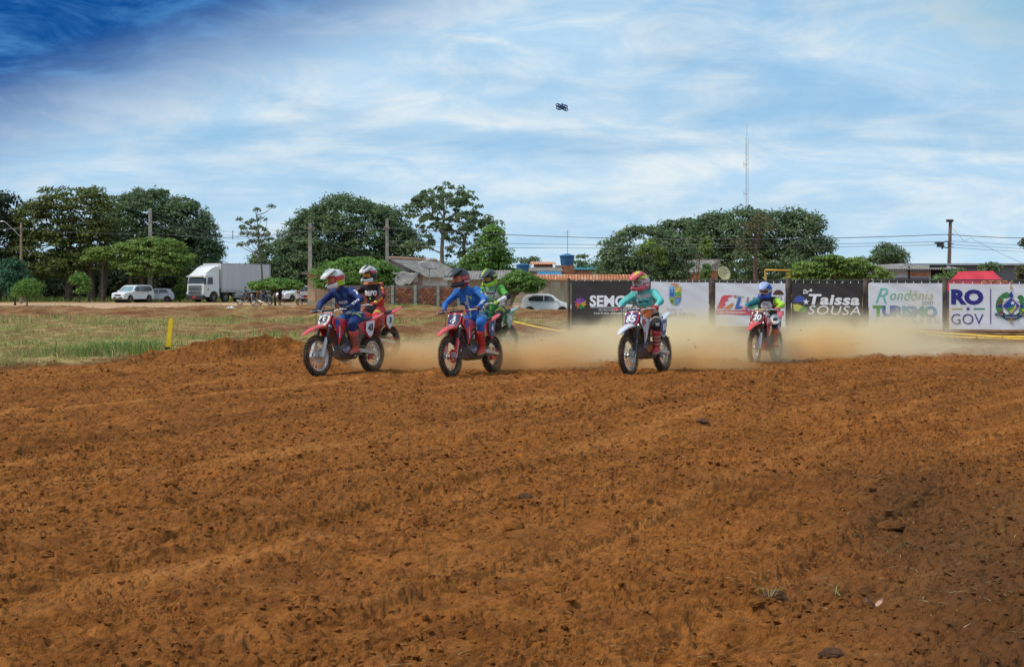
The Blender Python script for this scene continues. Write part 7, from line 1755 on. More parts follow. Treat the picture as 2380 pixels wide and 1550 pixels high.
# 43
rider('rider in navy jersey and light helmet on bike number 43', b43, dict(seed=1, hip=(-.27, 0, .985), neck=(.0, -.02, 1.455), head=(.10, -.05, 1.635), arch=-.055, yaw=-.28, hpitch=.22,
  jersey=([cl('navy_cloth', (.012, .035, .16)), cl('mid_blue_cloth', (.03, .14, .36)), cl('pale_grey_cloth', (.45, .46, .48))], band((1, lambda c, n, r, q, qt, lat, nf: (r == 0) & (nf > .2) & (qt > .18) & (qt < .52) & (np.abs(lat) < .05 + .28 * (.52 - qt))), (1, lambda c, n, r, q, qt, lat, nf: (r == 0) & (nf > .1) & (qt > .74) & (qt < .90) & (np.abs(np.abs(lat) - .07) < .035)), (2, lambda c, n, r, q, qt, lat, nf: (r == 0) & (q < .05)))),
  pants=([cl('navy_cloth', (0, 0, 0)), cl('pale_grey_cloth', (0, 0, 0)), cl('neon_yellow_cloth', (.42, .50, .06)), cl('mid_blue_cloth', (0, 0, 0))], pband((1, lambda c, n, r, q, h, s: (c[:, 2] > 1.02) & (c[:, 0] < -.10)), (3, lambda c, n, r, q, h, s: (r == 1) & (q > .15) & (q < .8) & (s < 0) & (n[:, 2] > .2)), (2, lambda c, n, r, q, h, s: (r == 1) & (q > .22) & (q < .40) & (s > 0) & (n[:, 2] > .25)))),
  words=[('RACER', .60, 0, .20, .050, W_, dict(bold=.05, shear=.25)), ('MX', .44, 0, .09, .022, prt((.25, .40, .60)), dict(bold=.03))], sleeve=[('RACE', 1, 1, W_), ('R', 1, 0, W_)],
  boot=(C('coral_boot', (.58, .10, .07), dirt=.25), C('dark_boot_sole', (.12, .07, .06), dirt=.3), C('grey_boot_strap', (.20, .14, .14), dirt=.2)), glove=C('navy_glove', (.012, .016, .06)),
  helmet=(C('white_helmet_paint', (.60, .60, .60), .3), [(C('neon_yellow_paint', (.48, .60, .04), .35), lambda d: d.z < -.25 and d.x > -.6), (C('red_helmet_paint', (.55, .03, .07), .35), lambda d: abs(d.y) > .55 and -.25 < d.z < .25), (C('navy_helmet_paint', (.03, .05, .16), .35), lambda d: abs(d.y) > .80 and .05 < d.z < .18)], C('white_helmet_paint', (0, 0, 0)), C('white_helmet_paint', (0, 0, 0)), C('red_goggle_frame', (.55, .05, .05), .4), C('smoky_orange_lens', (.42, .18, .10), .1, spec=.9)), hkw=dict(peakdec=(C('ice_grey_paint', (.30, .36, .42), .4), (-.5, -.2, .2, .5)))))
# aero
rider('rider in black jersey with white aero lettering and orange striped sleeves', bae, dict(seed=3, hip=(-.26, 0, .99), neck=(-.12, 0, 1.51), head=(-.05, 0, 1.69), bulk=1.08, yaw=-.05, hpitch=.12,
  jersey=([cl('black_cloth', (.018, .016, .022)), cl('red_cloth', (.52, .04, .04)), cl('orange_cloth', (.75, .22, .02)), cl('yellow_cloth', (.75, .58, .05))], band((1, lambda c, n, r, q, qt, lat, nf: (r == 0) & (np.abs(lat) > .105) & (qt < .6)), (1, lambda c, n, r, q, qt, lat, nf: ((r == 1) | (r == 3)) & (n[:, 2] > .5) & (n[:, 2] < .85)), (0, lambda c, n, r, q, qt, lat, nf: ((r == 1) | (r == 3)) & (nf > .35)), (2, lambda c, n, r, q, qt, lat, nf: ((r == 1) | (r == 3)) & (n[:, 2] > .86)), (3, lambda c, n, r, q, qt, lat, nf: ((r == 1) | (r == 3)) & (n[:, 2] > .78) & (n[:, 2] < .88) & (nf > -.2) & (q < .5)), (1, lambda c, n, r, q, qt, lat, nf: ((r == 2) | (r == 4)) & (np.abs(n[:, 1]) > .72)), (2, lambda c, n, r, q, qt, lat, nf: ((r == 2) | (r == 4)) & (np.abs(n[:, 1]) > .8)), (3, lambda c, n, r, q, qt, lat, nf: ((r == 2) | (r == 4)) & (q > .84)), (2, lambda c, n, r, q, qt, lat, nf: (r == 0) & (qt > .985)))),
  pants=([cl('red_cloth', (0, 0, 0)), cl('black_cloth', (0, 0, 0)), cl('neon_yellow_cloth', (0, 0, 0))], pband((1, lambda c, n, r, q, h, s: (c[:, 1] * s < .14) ), (2, lambda c, n, r, q, h, s: (r == 1) & (q > .55) & (q < .80) & (n[:, 2] > .1) & (c[:, 1] * s > .13) & (np.sin(q * 60 + c[:, 1] * 50) > -.3)), (2, lambda c, n, r, q, h, s: (r == 2) & (q > .08) & (q < .3) & (c[:, 1] * s > .15) & (np.abs(c[:, 0] - .20) < .05)))),
  words=[('aero', .68, .02, .29, .105, W_, dict(bold=.045))], patches=[([(.026 * math.cos(i * PI / 6), .026 * math.sin(i * PI / 6)) for i in range(12)], .49, 0, C('neon_green_print', (.30, .55, .04)))],
  boot=(C('dark_red_boot', (.34, .04, .035), dirt=.3), C('dark_boot_sole', (0, 0, 0)), C('black_boot_strap', (.03, .025, .025), dirt=.2)), glove=C('red_glove', (.50, .035, .04)),
  helmet=(C('white_helmet_paint', (0, 0, 0)), [(C('black_helmet_paint', (.02, .02, .03), .3), lambda d: d.z < .0 and d.x > -.7), (C('red_helmet_paint', (0, 0, 0)), lambda d: abs(d.y) > .45 and .0 < d.z < .45 and d.x > -.3), (C('neon_yellow_paint', (0, 0, 0)), lambda d: abs(d.y) > .5 and -.12 < d.z < .08 and d.x > -.4)], C('white_helmet_paint', (0, 0, 0)), C('white_helmet_paint', (0, 0, 0)), C('black_goggle_frame', (.03, .03, .03), .4), C('mirror_orange_lens', (.55, .22, .03), .12, spec=.9)), hkw=dict(peakdec=(C('black_helmet_paint', (0, 0, 0)), (.25, .45, .6, .75)))))
# 4
rider('rider in bright blue suit and black helmet on bike number 4', b4, dict(seed=5, hip=(-.28, 0, .975), neck=(-.09, -.06, 1.48), head=(-.01, -.10, 1.66), bulk=.93, yaw=-.30, hpitch=.10,
  jersey=([cl('royal_blue_cloth', (.02, .13, .46)), cl('pale_grey_cloth', (0, 0, 0)), cl('neon_yellow_cloth', (0, 0, 0))], band((1, lambda c, n, r, q, qt, lat, nf: (r == 0) & (nf > .25) & (((np.abs(lat + .04) < .018) & (qt > .10) & (qt < .80)) | ((np.abs(lat + .075) < .035) & (np.abs(qt - .56) < .06)) | ((np.abs(lat + .01) < .05) & (np.abs(qt - .34) < .035)))), (1, lambda c, n, r, q, qt, lat, nf: (r == 0) & (qt < .22) & (np.abs(lat) > .11)))),
  pants=([cl('royal_blue_cloth', (0, 0, 0)), cl('neon_yellow_cloth', (0, 0, 0)), cl('pale_grey_cloth', (0, 0, 0))], pband((1, lambda c, n, r, q, h, s: (r == 1) & (q > .18) & (q < .36) & (s > 0) & (n[:, 2] > .2) & (np.sin(q * 70 + c[:, 1] * 90) > -.4)), (2, lambda c, n, r, q, h, s: (r == 2) & (q < .2) & (n[:, 1] * s < -.6)))),
  patches=[([(-.035, .025), (-.028, .03), (-.006, .012), (.006, .012), (.028, .03), (.035, .025), (.016, -.002), (.012, -.03), (-.012, -.03), (-.016, -.002)], .74, .075, C('neon_yellow_print', (.45, .62, .05)))], sleeve=[('THOR', 1, 1, W_), ('Y', 1, 0, C('neon_yellow_print', (0, 0, 0)))],
  boot=(C('scarlet_boot', (.62, .06, .05), dirt=.12), C('tan_boot_sole', (.40, .20, .10), dirt=.2), C('red_boot_strap', (.45, .03, .03), dirt=.1), C('gold_print', (.55, .36, .10))), glove=C('maroon_glove', (.16, .05, .06)),
  helmet=(C('charcoal_helmet_paint', (.045, .05, .065), .35), [(C('dark_red_helmet_paint', (.28, .02, .035), .35), lambda d: abs(d.y) > .4 and d.z < .25)], C('charcoal_helmet_paint', (0, 0, 0)), C('black_helmet_paint', (0, 0, 0)), C('red_white_goggle', (.50, .10, .10), .4), C('amber_lens', (.40, .14, .06), .12, spec=.9)), hkw=dict(word='FOX', wordm=W_)))
# green
rider('rider in green and white jersey with neon gloves behind number 4', bgr, dict(seed=7, hip=(-.26, 0, .96), neck=(-.09, 0, 1.43), head=(-.01, 0, 1.60), bulk=1.05, yaw=-.12, hpitch=.25,
  jersey=([cl('white_cloth', (.62, .64, .66)), cl('grass_green_cloth', (.09, .34, .06)), cl('pale_green_cloth', (.22, .46, .28)), cl('black_cloth', (0, 0, 0)), cl('forest_green_cloth', (.03, .20, .05))], band((1, lambda c, n, r, q, qt, lat, nf: (r == 0) & (qt < .46)), (4, lambda c, n, r, q, qt, lat, nf: (r == 0) & (qt < .34) & (np.sin(lat * 30) > -.6)), (2, lambda c, n, r, q, qt, lat, nf: (r == 0) & (qt > .46) & (qt < .52)), (0, lambda c, n, r, q, qt, lat, nf: (r == 0) & (np.abs(lat) > .12) & (qt < .5)), (2, lambda c, n, r, q, qt, lat, nf: (r == 0) & (qt > .84)), (1, lambda c, n, r, q, qt, lat, nf: ((r == 1) | (r == 3)) & (q < .85)), (3, lambda c, n, r, q, qt, lat, nf: ((r == 1) | (r == 3)) & (q > .84)), (3, lambda c, n, r, q, qt, lat, nf: (r == 0) & (nf > 0) & (np.abs(np.abs(lat) - .10 - (qt - .8) * .2) < .012) & (qt > .6)))),
  pants=([cl('black_cloth', (0, 0, 0)), cl('neon_yellow_cloth', (0, 0, 0))], pband((1, lambda c, n, r, q, h, s: (r == 1) & (q > .15) & (q < .62) & (s > 0) & (n[:, 2] > .0) & (c[:, 1] > .12) & (np.sin(q * 34 + c[:, 1] * 40) > -.5)))),
  words=[('FOX', .76, 0, .17, .045, K_, dict(bold=.06)), ('FOX', .62, 0, .16, .07, prt((.22, .46, .28)), dict(bold=.05))],
  boot=(C('black_boot', (.03, .03, .032), dirt=.35), C('dark_boot_sole', (0, 0, 0)), C('black_boot_strap', (0, 0, 0)), C('white_print', (.6, .6, .6))), glove=C('neon_green_glove', (.38, .58, .04)),
  helmet=(C('graphite_helmet_paint', (.08, .09, .09), .4), [(C('neon_green_paint', (.34, .60, .04), .35), lambda d: abs(d.y) > .42 and d.z < .35 and d.x < .35)], C('graphite_helmet_paint', (0, 0, 0)), C('neon_green_paint', (0, 0, 0)), C('black_goggle_frame', (0, 0, 0)), C('olive_lens', (.26, .24, .10), .15, spec=.9)), hkw=dict(peakdec=(C('neon_green_paint', (0, 0, 0)), (-.15, 0, .15, .25)))))
# 85
rider('rider in turquoise jersey with orange belt band and pink helmet on number 85', b85, dict(seed=9, S=.93, hip=(-.29, 0, .95), neck=(-.13, -.03, 1.40), head=(-.07, -.05, 1.565), bulk=1.02, yaw=-.25, hpitch=.08,
  jersey=([cl('turquoise_cloth', (.10, .46, .45)), cl('grey_white_cloth', (.50, .50, .52)), cl('orange_red_cloth', (.72, .20, .07)), cl('light_orange_cloth', (.72, .36, .12)), cl('pale_grey_cloth', (0, 0, 0))], band((1, lambda c, n, r, q, qt, lat, nf: (r == 0) & (np.abs(lat) < .12) & (qt > .78) & (qt < .93)), (3, lambda c, n, r, q, qt, lat, nf: (r == 0) & (qt < .47)), (2, lambda c, n, r, q, qt, lat, nf: (r == 0) & (qt < .41)), (1, lambda c, n, r, q, qt, lat, nf: (r == 0) & (np.abs(np.abs(lat) - .135) < .014) & (nf > -.2)), (4, lambda c, n, r, q, qt, lat, nf: ((r == 2) | (r == 4)) & (q > .88)))),
  pants=([cl('black_cloth', (0, 0, 0)), cl('white_cloth', (0, 0, 0)), cl('orange_red_cloth', (0, 0, 0)), cl('turquoise_cloth', (0, 0, 0))], pband((1, lambda c, n, r, q, h, s: (r <= 1) & (q < .55) & (n[:, 2] > -.3)), (0, lambda c, n, r, q, h, s: (h > .045)), (0, lambda c, n, r, q, h, s: (r == 1) & (q > .50) & (q < .56)), (2, lambda c, n, r, q, h, s: (r == 1) & (q > .56) & (q < .66)), (3, lambda c, n, r, q, h, s: (r == 1) & (q > .66) & (q < .73)))),
  words=[('MATTOS', .68, .0, .19, .034, K_, dict(bold=.05, shear=.3))], kneeword=[('XK', 1, W_, .085, .05), ('XK', -1, W_, .085, .05)],
  boot=(C('crimson_boot', (.50, .04, .05), dirt=.35), C('dusty_boot_sole', (.38, .28, .20), dirt=.4), C('dusty_boot_strap', (.42, .34, .28), dirt=.4)), glove=C('red_glove', (0, 0, 0)),
  helmet=(C('pink_red_helmet_paint', (.66, .10, .14), .35), [(C('turquoise_helmet_paint', (.14, .50, .44), .35), lambda d: d.x < -.35 and d.z < .3), (C('white_helmet_paint', (0, 0, 0)), lambda d: abs(d.y) > .3 and abs(d.z - .3 - d.x * .4) < .10), (C('lime_yellow_paint', (.52, .66, .06), .35), lambda d: d.y > .25 and .32 < d.z < .62 and d.x > -.2)], C('pink_red_helmet_paint', (0, 0, 0)), C('pink_red_helmet_paint', (0, 0, 0)), C('pale_goggle_frame', (.5, .5, .5), .4), C('grey_brown_lens', (.20, .16, .13), .12, spec=.9)), hkw=dict(peakdec=(C('lime_yellow_paint', (0, 0, 0)), (.3, .5, .7, .8)), word='BELL', wordm=W_)))
# 20
rider('young rider with white chest guard, teal and lime sleeves and blue helmet on number 20', b20, dict(seed=11, S=.90, hip=(-.25, 0, .93), neck=(-.12, 0, 1.33), head=(-.07, -.02, 1.485), bulk=.98, yaw=-.05, hpitch=.16, 
  jersey=([cl('charcoal_cloth', (.035, .035, .045)), cl('teal_cloth', (.015, .17, .21)), cl('lime_cloth', (.36, .62, .05)), cl('white_guard', (.62, .63, .68))], band((1, lambda c, n, r, q, qt, lat, nf: (r >= 3)), (2, lambda c, n, r, q, qt, lat, nf: (r == 1) & (q > .1)), (2, lambda c, n, r, q, qt, lat, nf: (r == 2)), (3, lambda c, n, r, q, qt, lat, nf: (r == 0) & (nf > .25) & (np.abs(lat) < .085 - .04 * np.cos((qt - .3) * 9)) & (qt > .16) & (qt < .86) & ~((np.abs(np.abs(lat) - .035) < .012) & (np.abs(qt - .38) < .08))))),
  pants=([cl('black_cloth', (0, 0, 0)), cl('white_cloth', (0, 0, 0)), cl('deep_blue_cloth', (.02, .06, .40))], pband((1, lambda c, n, r, q, h, s: (r == 1) & (q > .1) & (q < .62) & (s > 0)), (2, lambda c, n, r, q, h, s: (r == 1) & (q > .1) & (q < .62) & (s > 0) & (np.abs(n[:, 2]) < .3)), (1, lambda c, n, r, q, h, s: (h > .0) & (h < .05)), (2, lambda c, n, r, q, h, s: (r == 2) & (n[:, 1] * s > .4)), (1, lambda c, n, r, q, h, s: (r == 2) & (n[:, 1] * s > .75)))),
  words=[('RACING', .74, 0, .12, .020, prt((.15, .15, .35)), dict(bold=.03))],
  boot=(C('orange_boot', (.58, .12, .025), dirt=.15), C('dark_boot_sole', (0, 0, 0)), C('dark_orange_strap', (.34, .10, .03), dirt=.2)), glove=C('red_white_glove', (.58, .12, .14)),
  helmet=(C('blue_helmet_paint', (.02, .07, .50), .3), [(C('cream_helmet_stripe', (.62, .60, .40), .35), lambda d: abs(d.y) < .22 and d.z > .2), (C('light_blue_helmet_paint', (.16, .28, .62), .35), lambda d: .22 < abs(d.y) < .55 and d.z > .35)], C('white_blue_peak', (.34, .42, .70), .35), C('blue_helmet_paint', (0, 0, 0)), C('pale_goggle_frame', (0, 0, 0)), C('brown_lens', (.16, .09, .08), .12, spec=.9)), hkw=dict(peakdec=(C('white_helmet_paint', (0, 0, 0)), (-.9, -.6, -.3, -.2)))))

# ------------------------------------------------------------------ quadcopter
def drone():
    D = 28.5; c = P(1306, 250, D); t = thing('drone', 'small dark quadcopter with ring guards hovering in the sky', 'drone', c, .35); t.rotation_euler = (.62, .14, .15)
    MD = mat('dark_blue_carbon', (.03, .05, .18), .45); 
    mb = MB(); mb.box((0, 0, 0), (.045, .15, .022)); mb.box((0, -.01, .022), (.038, .09, .030)); mb.build('frame', MD, t)
    mb = MB(); mb.box((0, .03, .050), (.030, .065, .028)); mb.build('battery', mat('blue_battery_wrap', (.04, .16, .34), .4), t)
    mb = MB(); mb.box((0, -.085, .02), (.030, .022, .030)); mb.tube([(0, -.095, .02), (0, -.11, .02)], .009, 8); mb.build('camera', M_BLACKM, t)
    for sx in (1, -1):
        for sy in (1, -1):
            o = Vector((sx * .068, sy * .062, 0)); 
            mb = MB(); mb.lathe([(.052, -.010), (.057, -.010), (.058, .012), (.052, .012)], o, 'Z', 28, closed=True); mb.build('ring_guard', MD, t)
            mb = MB(); mb.tube([o, (sx * .015, sy * .05, 0)], .006, 6); mb.lathe([(.011, -.008), (.012, .012), (.004, .018)], o, 'Z', 10); mb.build('motor_arm', MD, t)
            mb = MB()
            for k in range(3):
                a = 2 * PI * k / 3 + sx + sy; dd = Vector((math.cos(a), math.sin(a), 0)); ee = Vector((-dd.y, dd.x, 0)); p = o + Vector((0, 0, .014)); mb.add([p + ee * .003, p + dd * .025 + ee * .008 + Vector((0, 0, .002)), p + dd * .048 + ee * .003, p + dd * .048 - ee * .003, p + dd * .025 - ee * .006 - Vector((0, 0, .002)), p - ee * .003], [(0, 1, 2, 3, 4, 5)])
            mb.build('propeller', M_BLACKM, t, fix=False)
drone()

# ------------------------------------------------------------------ bystanders and their machines
def street_bike(label, px, D, rz, paintm, box=False):
    x, y, z = place(px, D); t = thing('street_motorcycle', label, 'motorcycle', (x, y, z), rz, 'motorcycles parked under the umbrella tree')
    for wx, r in ((.62, .29), (-.62, .29)):
        mb = MB(); pr = [(r - .04 + .04 * math.cos(a), .04 * math.sin(a)) for a in np.linspace(0, 2 * PI, 9)[:-1]]; mb.lathe(pr, (0, 0, 0), 'Y', 24, closed=True); w_ = mb.build('wheel', M_TYRE, t); w_.location = (wx, 0, r)
        mb = MB(); mb.lathe([(r - .085, -.02), (r - .075, -.025), (r - .075, .025), (r - .085, .02)], (0, 0, 0), 'Y', 24, closed=True)
        for k in range(5): a = 2 * PI * k / 5; mb.tube([(0, 0, 0), ((r - .08) * math.cos(a), 0, (r - .08) * math.sin(a))], .014, 5)
        mb.lathe([(.05, -.04), (.05, .04)], (0, 0, 0), 'Y', 12); mb.build('rim', M_RIM, w_)
    mb = MB()
    for s in (1, -1): mb.tube([(.62, s * .07, .29), (.40, s * .07, .88)], .022, 8)
    mb.build('fork', M_CHR, t)
    mb = MB(); mb.loft([[Vector((x_, sy * w2, z_)) for sy, z_ in ((-1, z0), (-1, z1 - .04), (-.5, z1), (.5, z1), (1, z1 - .04), (1, z0))] for x_, w2, z0, z1 in ((.34, .07, .70, .82), (.22, .13, .66, .88), (.0, .12, .66, .86), (-.12, .08, .68, .80))]); mb.build('fuel_tank', paintm, t)
    mb = MB(); mb.loft([[Vector((x_, sy * w2, z_)) for sy, z_ in ((-1, z1 - .09), (-1, z1 - .02), (1, z1 - .02), (1, z1 - .09))] for x_, w2, z1 in ((-.08, .08, .80), (-.35, .12, .79), (-.62, .12, .84), (-.78, .07, .86))]); mb.build('seat', M_SEAT, t)
    mb = MB(); mb.box((.02, 0, .40), (.32, .20, .26)); mb.tube([(.10, 0, .45), (.20, 0, .62)], .07, 10); mb.build('engine', M_ENG, t)
    mb = MB(); mb.tube([(.38, 0, .80), (.28, 0, .35), (-.15, 0, .28), (-.18, 0, .70), (-.75, 0, .78)], .022, 7); mb.build('frame', M_BLACKM, t)
    mb = MB(); mb.tube([(.22, -.12, .45), (.14, -.13, .26), (-.2, -.14, .28), (-.3, -.15, .30), (-.82, -.16, .42)], [.022, .022, .022, .05, .045], 10); mb.build('exhaust_pipe', M_CHR, t)
    mb = MB(); mb.tube([(.26, .36, 1.0), (.34, .2, 1.02), (.38, 0, .96), (.34, -.2, 1.02), (.26, -.36, 1.0)], .013, 7); mb.build('handlebar', M_BLACKM, t)
    for s in (1, -1): mb = MB(); mb.tube([(.32, s * .24, 1.02), (.34, s * .30, 1.16)], .006, 5); mb.sphere((.34, s * .31, 1.18), (.02, .06, .035), 8, 6); mb.build('mirror', M_BLACKM, t)
    mb = MB(); mb.sphere((.50, 0, .86), (.08, .09, .09), 10, 8); mb.build('headlight', M_LIGHT, t)
    mb = MB(); fender(mb, [(.30, .50, .05, .02), (.45, .62, .06, .03), (.62, .65, .06, .03), (.80, .60, .055, .02), (.92, .50, .04, .01)]); mb.build('front_fender', paintm, t); mb = MB(); fender(mb, [(-.60, .80, .07, .03), (-.80, .80, .07, .03), (-.95, .70, .06, .02)]); mb.build('rear_fender', M_PLAST, t)
    for s in (1, -1): mb = MB(); mb.box((-.30, s * .10, .62), (.34, .02, .16)); mb.build('side_panel', paintm, t)
    return t
street_bike('silver and dark motorcycle facing right, nearest the box truck', 573, 118.5, math.radians(-18), mat('dark_grey_tank', (.08, .08, .09), .35))
street_bike('blue motorcycle seen from its front half under the umbrella tree', 616, 119.0, math.radians(-40), mat('blue_tank', (.04, .08, .22), .35))
street_bike('red motorcycle with black rack box beside the tan wall', 713, 117, math.radians(205), mat('red_tank', (.45, .03, .03), .35))
def bicycle():
    x, y, z = place(640, 120); t = thing('bicycle', 'dark bicycle with front basket behind the umbrella tree trunk', 'bicycle', (x, y, z), math.radians(-12))
    for wx in (.52, -.52):
        mb = MB(); mb.lathe([(.33 + .018 * math.cos(a), .018 * math.sin(a)) for a in np.linspace(0, 2 * PI, 7)[:-1]], (0, 0, 0), 'Y', 28, closed=True); w_ = mb.build('wheel', M_TYRE, t); w_.location = (wx, 0, .345); mb = MB()
        for k in range(12): a = 2 * PI * k / 12; mb.tube([(0, 0, 0), (.32 * math.cos(a), 0, .32 * math.sin(a))], .004, 3)
        mb.build('spokes', M_SPOKE, w_)
    mb = MB(); F_ = [(.40, .85), (-.12, .80), (-.02, .30), (.38, .70), (-.52, .345)]; q = lambda k: (F_[k][0], 0, F_[k][1])
    for a, b in ((0, 1), (1, 2), (2, 3), (2, 4), (1, 4)): mb.tube([q(a), q(b)], .016, 6)
    mb.tube([(.52, 0, .345), (.40, 0, .95)], .016, 6); mb.build('frame', M_BLACKM, t)
    mb = MB(); mb.tube([(.36, .28, 1.0), (.42, 0, .97), (.36, -.28, 1.0)], .012, 6); mb.build('handlebar', M_CHR, t)
    mb = MB(); mb.sphere((-.14, 0, .90), (.13, .07, .03), 10, 6); mb.build('saddle', M_SEAT, t); mb = MB(); mb.loft([[Vector((.58 + a * w2, b * w2, z_)) for a, b in ((-1, -1), (1, -1), (1, 1), (-1, 1))] for w2, z_ in ((.11, .66), (.15, .90))]); mb.build('basket', mat('pale_blue_basket', (.45, .52, .62), .6), t)
bicycle()

def bystander(label, px, D, rz, top, bottom, seated=False, sc=1.0, bare=False, arms=0, hat=None):
    x, y, z = place(px, D); t = thing('person', label, 'person', (x, y, z), rz, 'people by the parked motorcycles'); t.scale = (sc,) * 3
    if seated: hip = Vector((-.15, 0, .84)); neck = Vector((-.05, 0, 1.34)); head = Vector((0, 0, 1.50))
    else: hip = Vector((0, 0, .93)); neck = Vector((.0, 0, 1.44)); head = Vector((.02, 0, 1.60))
    chest = hip.lerp(neck, .65); lm = [MB(), MB(), MB()]; J = {}
    for s in (1, -1):
        sh = neck + Vector((0, s * .17, -.06)); wr = Vector((.28, s * .22, 1.02)) if seated else (Vector((.22, s * .05, 1.12)) if arms else Vector((.06, s * .26, .80))); el = ik(sh, wr, .28, .25, (-1, s * .6, 0)); hp = hip + Vector((0, s * .09, -.03)); ank = Vector((-.02, s * .24, .30)) if seated else Vector((.0 + .06 * s, s * .10, .08)); kn = ik(hp, ank, .42, .42, (1, s * .5, .2)); J[s] = (sh, el, wr, hp, kn, ank)
    mb = MB(); mb.capsule(hip, chest, .12, .135); mb.capsule(chest, neck - Vector((0, 0, .04)), .12, .06); mb.capsule(neck, head - Vector((0, 0, .08)), .05, .05); face_head(mb, head, (1, 0, 0), (0, 0, 1))
    for s in (1, -1):
        sh, el, wr, hp, kn, ank = J[s]; mb.capsule(chest + Vector((0, 0, .06)), sh, .08, .05); mb.capsule(sh, el, .05, .038); mb.capsule(el, wr, .038, .027); mb.capsule(hip, hp, .11, .09); mb.capsule(hp, kn, .085, .055); mb.capsule(kn, ank, .055, .035); mb.capsule(ank - Vector((.02, 0, .03)), ank + Vector((.14, 0, -.04)), .035, .028)
    me = fuse(mb, .024, 3); me.materials.clear(); me.materials.append(M_SKIN); me.name = 'body'; me.polygons.foreach_set('use_smooth', np.ones(len(me.polygons), bool)); link('body', me, t)
    if not bare:
        mb = MB(); mb.capsule(hip + Vector((0, 0, .03)), chest, .135, .15); mb.capsule(chest, neck - Vector((0, 0, .04)), .135, .065)
        for s in (1, -1): sh, el = J[s][:2]; mb.capsule(chest + Vector((0, 0, .05)), sh, .095, .066); mb.capsule(sh, sh.lerp(el, .7), .066, .06)
        me = fuse(mb, .024, 3); me.materials.clear(); me.materials.append(top); me.name = 'shirt'; me.polygons.foreach_set('use_smooth', np.ones(len(me.polygons), bool)); link('shirt', me, t)
    mb = MB()
    for s in (1, -1): hp, kn = J[s][3:5]; mb.capsule(hip, hp, .13, .11); mb.capsule(hp, hp.lerp(kn, .85), .105, .085)
    me = fuse(mb, .024, 3); me.materials.clear(); me.materials.append(bottom); me.name = 'shorts'; me.polygons.foreach_set('use_smooth', np.ones(len(me.polygons), bool)); link('shorts', me, t)
    mb = MB(); mb.sphere(head + Vector((-.012, 0, .045)), (.095, .085, .095), 12, 8); mb.build('hair' if not hat else 'cap', hat or M_HAIR, t)
    for s in (1, -1): wr = J[s][2]; el = J[s][1]; free_hand(t, M_SKIN, wr, (wr - el), s)
    return t
K = lambda n, c: mat(n, c, .85, var=.1)
bystander('person in blue grey shirt and cap sitting on the silver motorcycle nearest the truck', 570, 118.5, math.radians(-18), K('blue_grey_shirt', (.12, .17, .24)), K('dark_shorts', (.03, .035, .05)), True, hat=K('blue_cap', (.10, .14, .24)))
bystander('person in reddish brown shirt standing behind the parked motorcycles', 601, 121.5, math.radians(-80), K('red_brown_shirt', (.20, .07, .05)), K('brown_trousers', (.10, .07, .05)), arms=1)
bystander('person in grey shirt and white cap sitting on the blue motorcycle', 612, 119.0, math.radians(-40), K('grey_shirt', (.22, .24, .27)), K('dark_shorts', (0, 0, 0)), True, hat=K('white_cap', (.65, .65, .65)))
bystander('person in black shirt bending near the bicycle under the umbrella tree', 651, 118.6, math.radians(-120), K('black_shirt', (.02, .02, .025)), K('black_shorts', (.02, .02, .025)), arms=1)
bystander('bare chested person in white shorts standing before the white sedan', 694, 119.5, math.radians(-140), K('x', (.2, .2, .2)), K('white_shorts', (.62, .60, .58)), bare=True, arms=1)
bystander('person in red shirt standing under the clipped tree beside the white compact', 1172, 99.5, math.radians(-100), K('red_shirt', (.40, .07, .06)), K('grey_shorts', (.18, .17, .17)), sc=.95)

# stake with string, bag, clods and leaf
mb = MB(); mb.tube([(0, 0, -.1), (.02, 0, .85)], [.03, .024], 7); o = mb.build('wooden_stake', M_WOODP); o.location = place(597, 92); tag(o, 'thin wooden stake in the scraped ground before the motorcycles', 'stake')
mb = MB(); mb.sphere((0, 0, 0), (.26, .16, .10), 14, 8); mb.v = [tuple(np.array(v) * (1 + .35 * math.sin(v[0] * 31 + v[1] * 17))) for v in mb.v]; o = mb.build('plastic_bag', mat('white_plastic_film', (.62, .66, .72), .4)); x, y, z = place(536, 84.5); o.location = (x, y, z + .1); tag(o, 'crumpled white plastic bag lying on the scraped ground', 'plastic bag')
def clod(label, px, D, r, seedv, flat=.6, m_=None):
    mb = MB(); mb.sphere((0, 0, 0), 1, 22, 14); q = np.array(mb.v); f = fbm(q[:, 0] * 1.6 + seedv + q[:, 2], q[:, 1] * 1.6 - q[:, 2] * 1.3, 4, seedv) ; f2 = fbm(q[:, 0] * 6 + seedv, q[:, 2] * 6 + q[:, 1] * 3, 3, seedv + 3); q = q * (.45 + .9 * f + .25 * f2)[:, None] * r * np.array([1.2, .9, flat * 1.2]); mb.v = [tuple(v) for v in q]
    o = mb.build('soil_clod', m_ or M_SOIL, ang=25); x = X(px, D); o.location = (x, D, bed(x, D) + r * .25); tag(o, label, 'soil clod', 'big clods on the track'); return o
M_DCLOD = mat('moist_dark_clod', (.085, .036, .016), .95, var=.4, scale=30, bump=.8); M_GREENP = LEAF['bright']
clod('lone dark clod on bare soil below the gap between bikes 85 and 20', 1632, 14.9, .055, 3, .45, M_DCLOD)
clod('lump of moist soil with a dry straw tuft at the lower right', 1800, 6.9, .045, 5, .8, M_DCLOD)
clod('low wide dark hollow edged clod at the bottom centre right', 1930, 5.72, .040, 8, .5, M_DCLOD)
clod('reddish angular clod in the left middle distance', 395, 10.4, .05, 12, .6)
clod('reddish clod below the leftmost bike', 690, 20.5, .07, 14, .45)
clod('broad flat clod right of centre in the foreground', 2065, 8.9, .08, 17, .35)
clod('dark clod in the middle of the foreground under bike number 4', 1222, 10.3, .045, 19, .5, M_DCLOD)
clod('round clod near the bottom left centre', 1195, 8.8, .05, 23, .8)
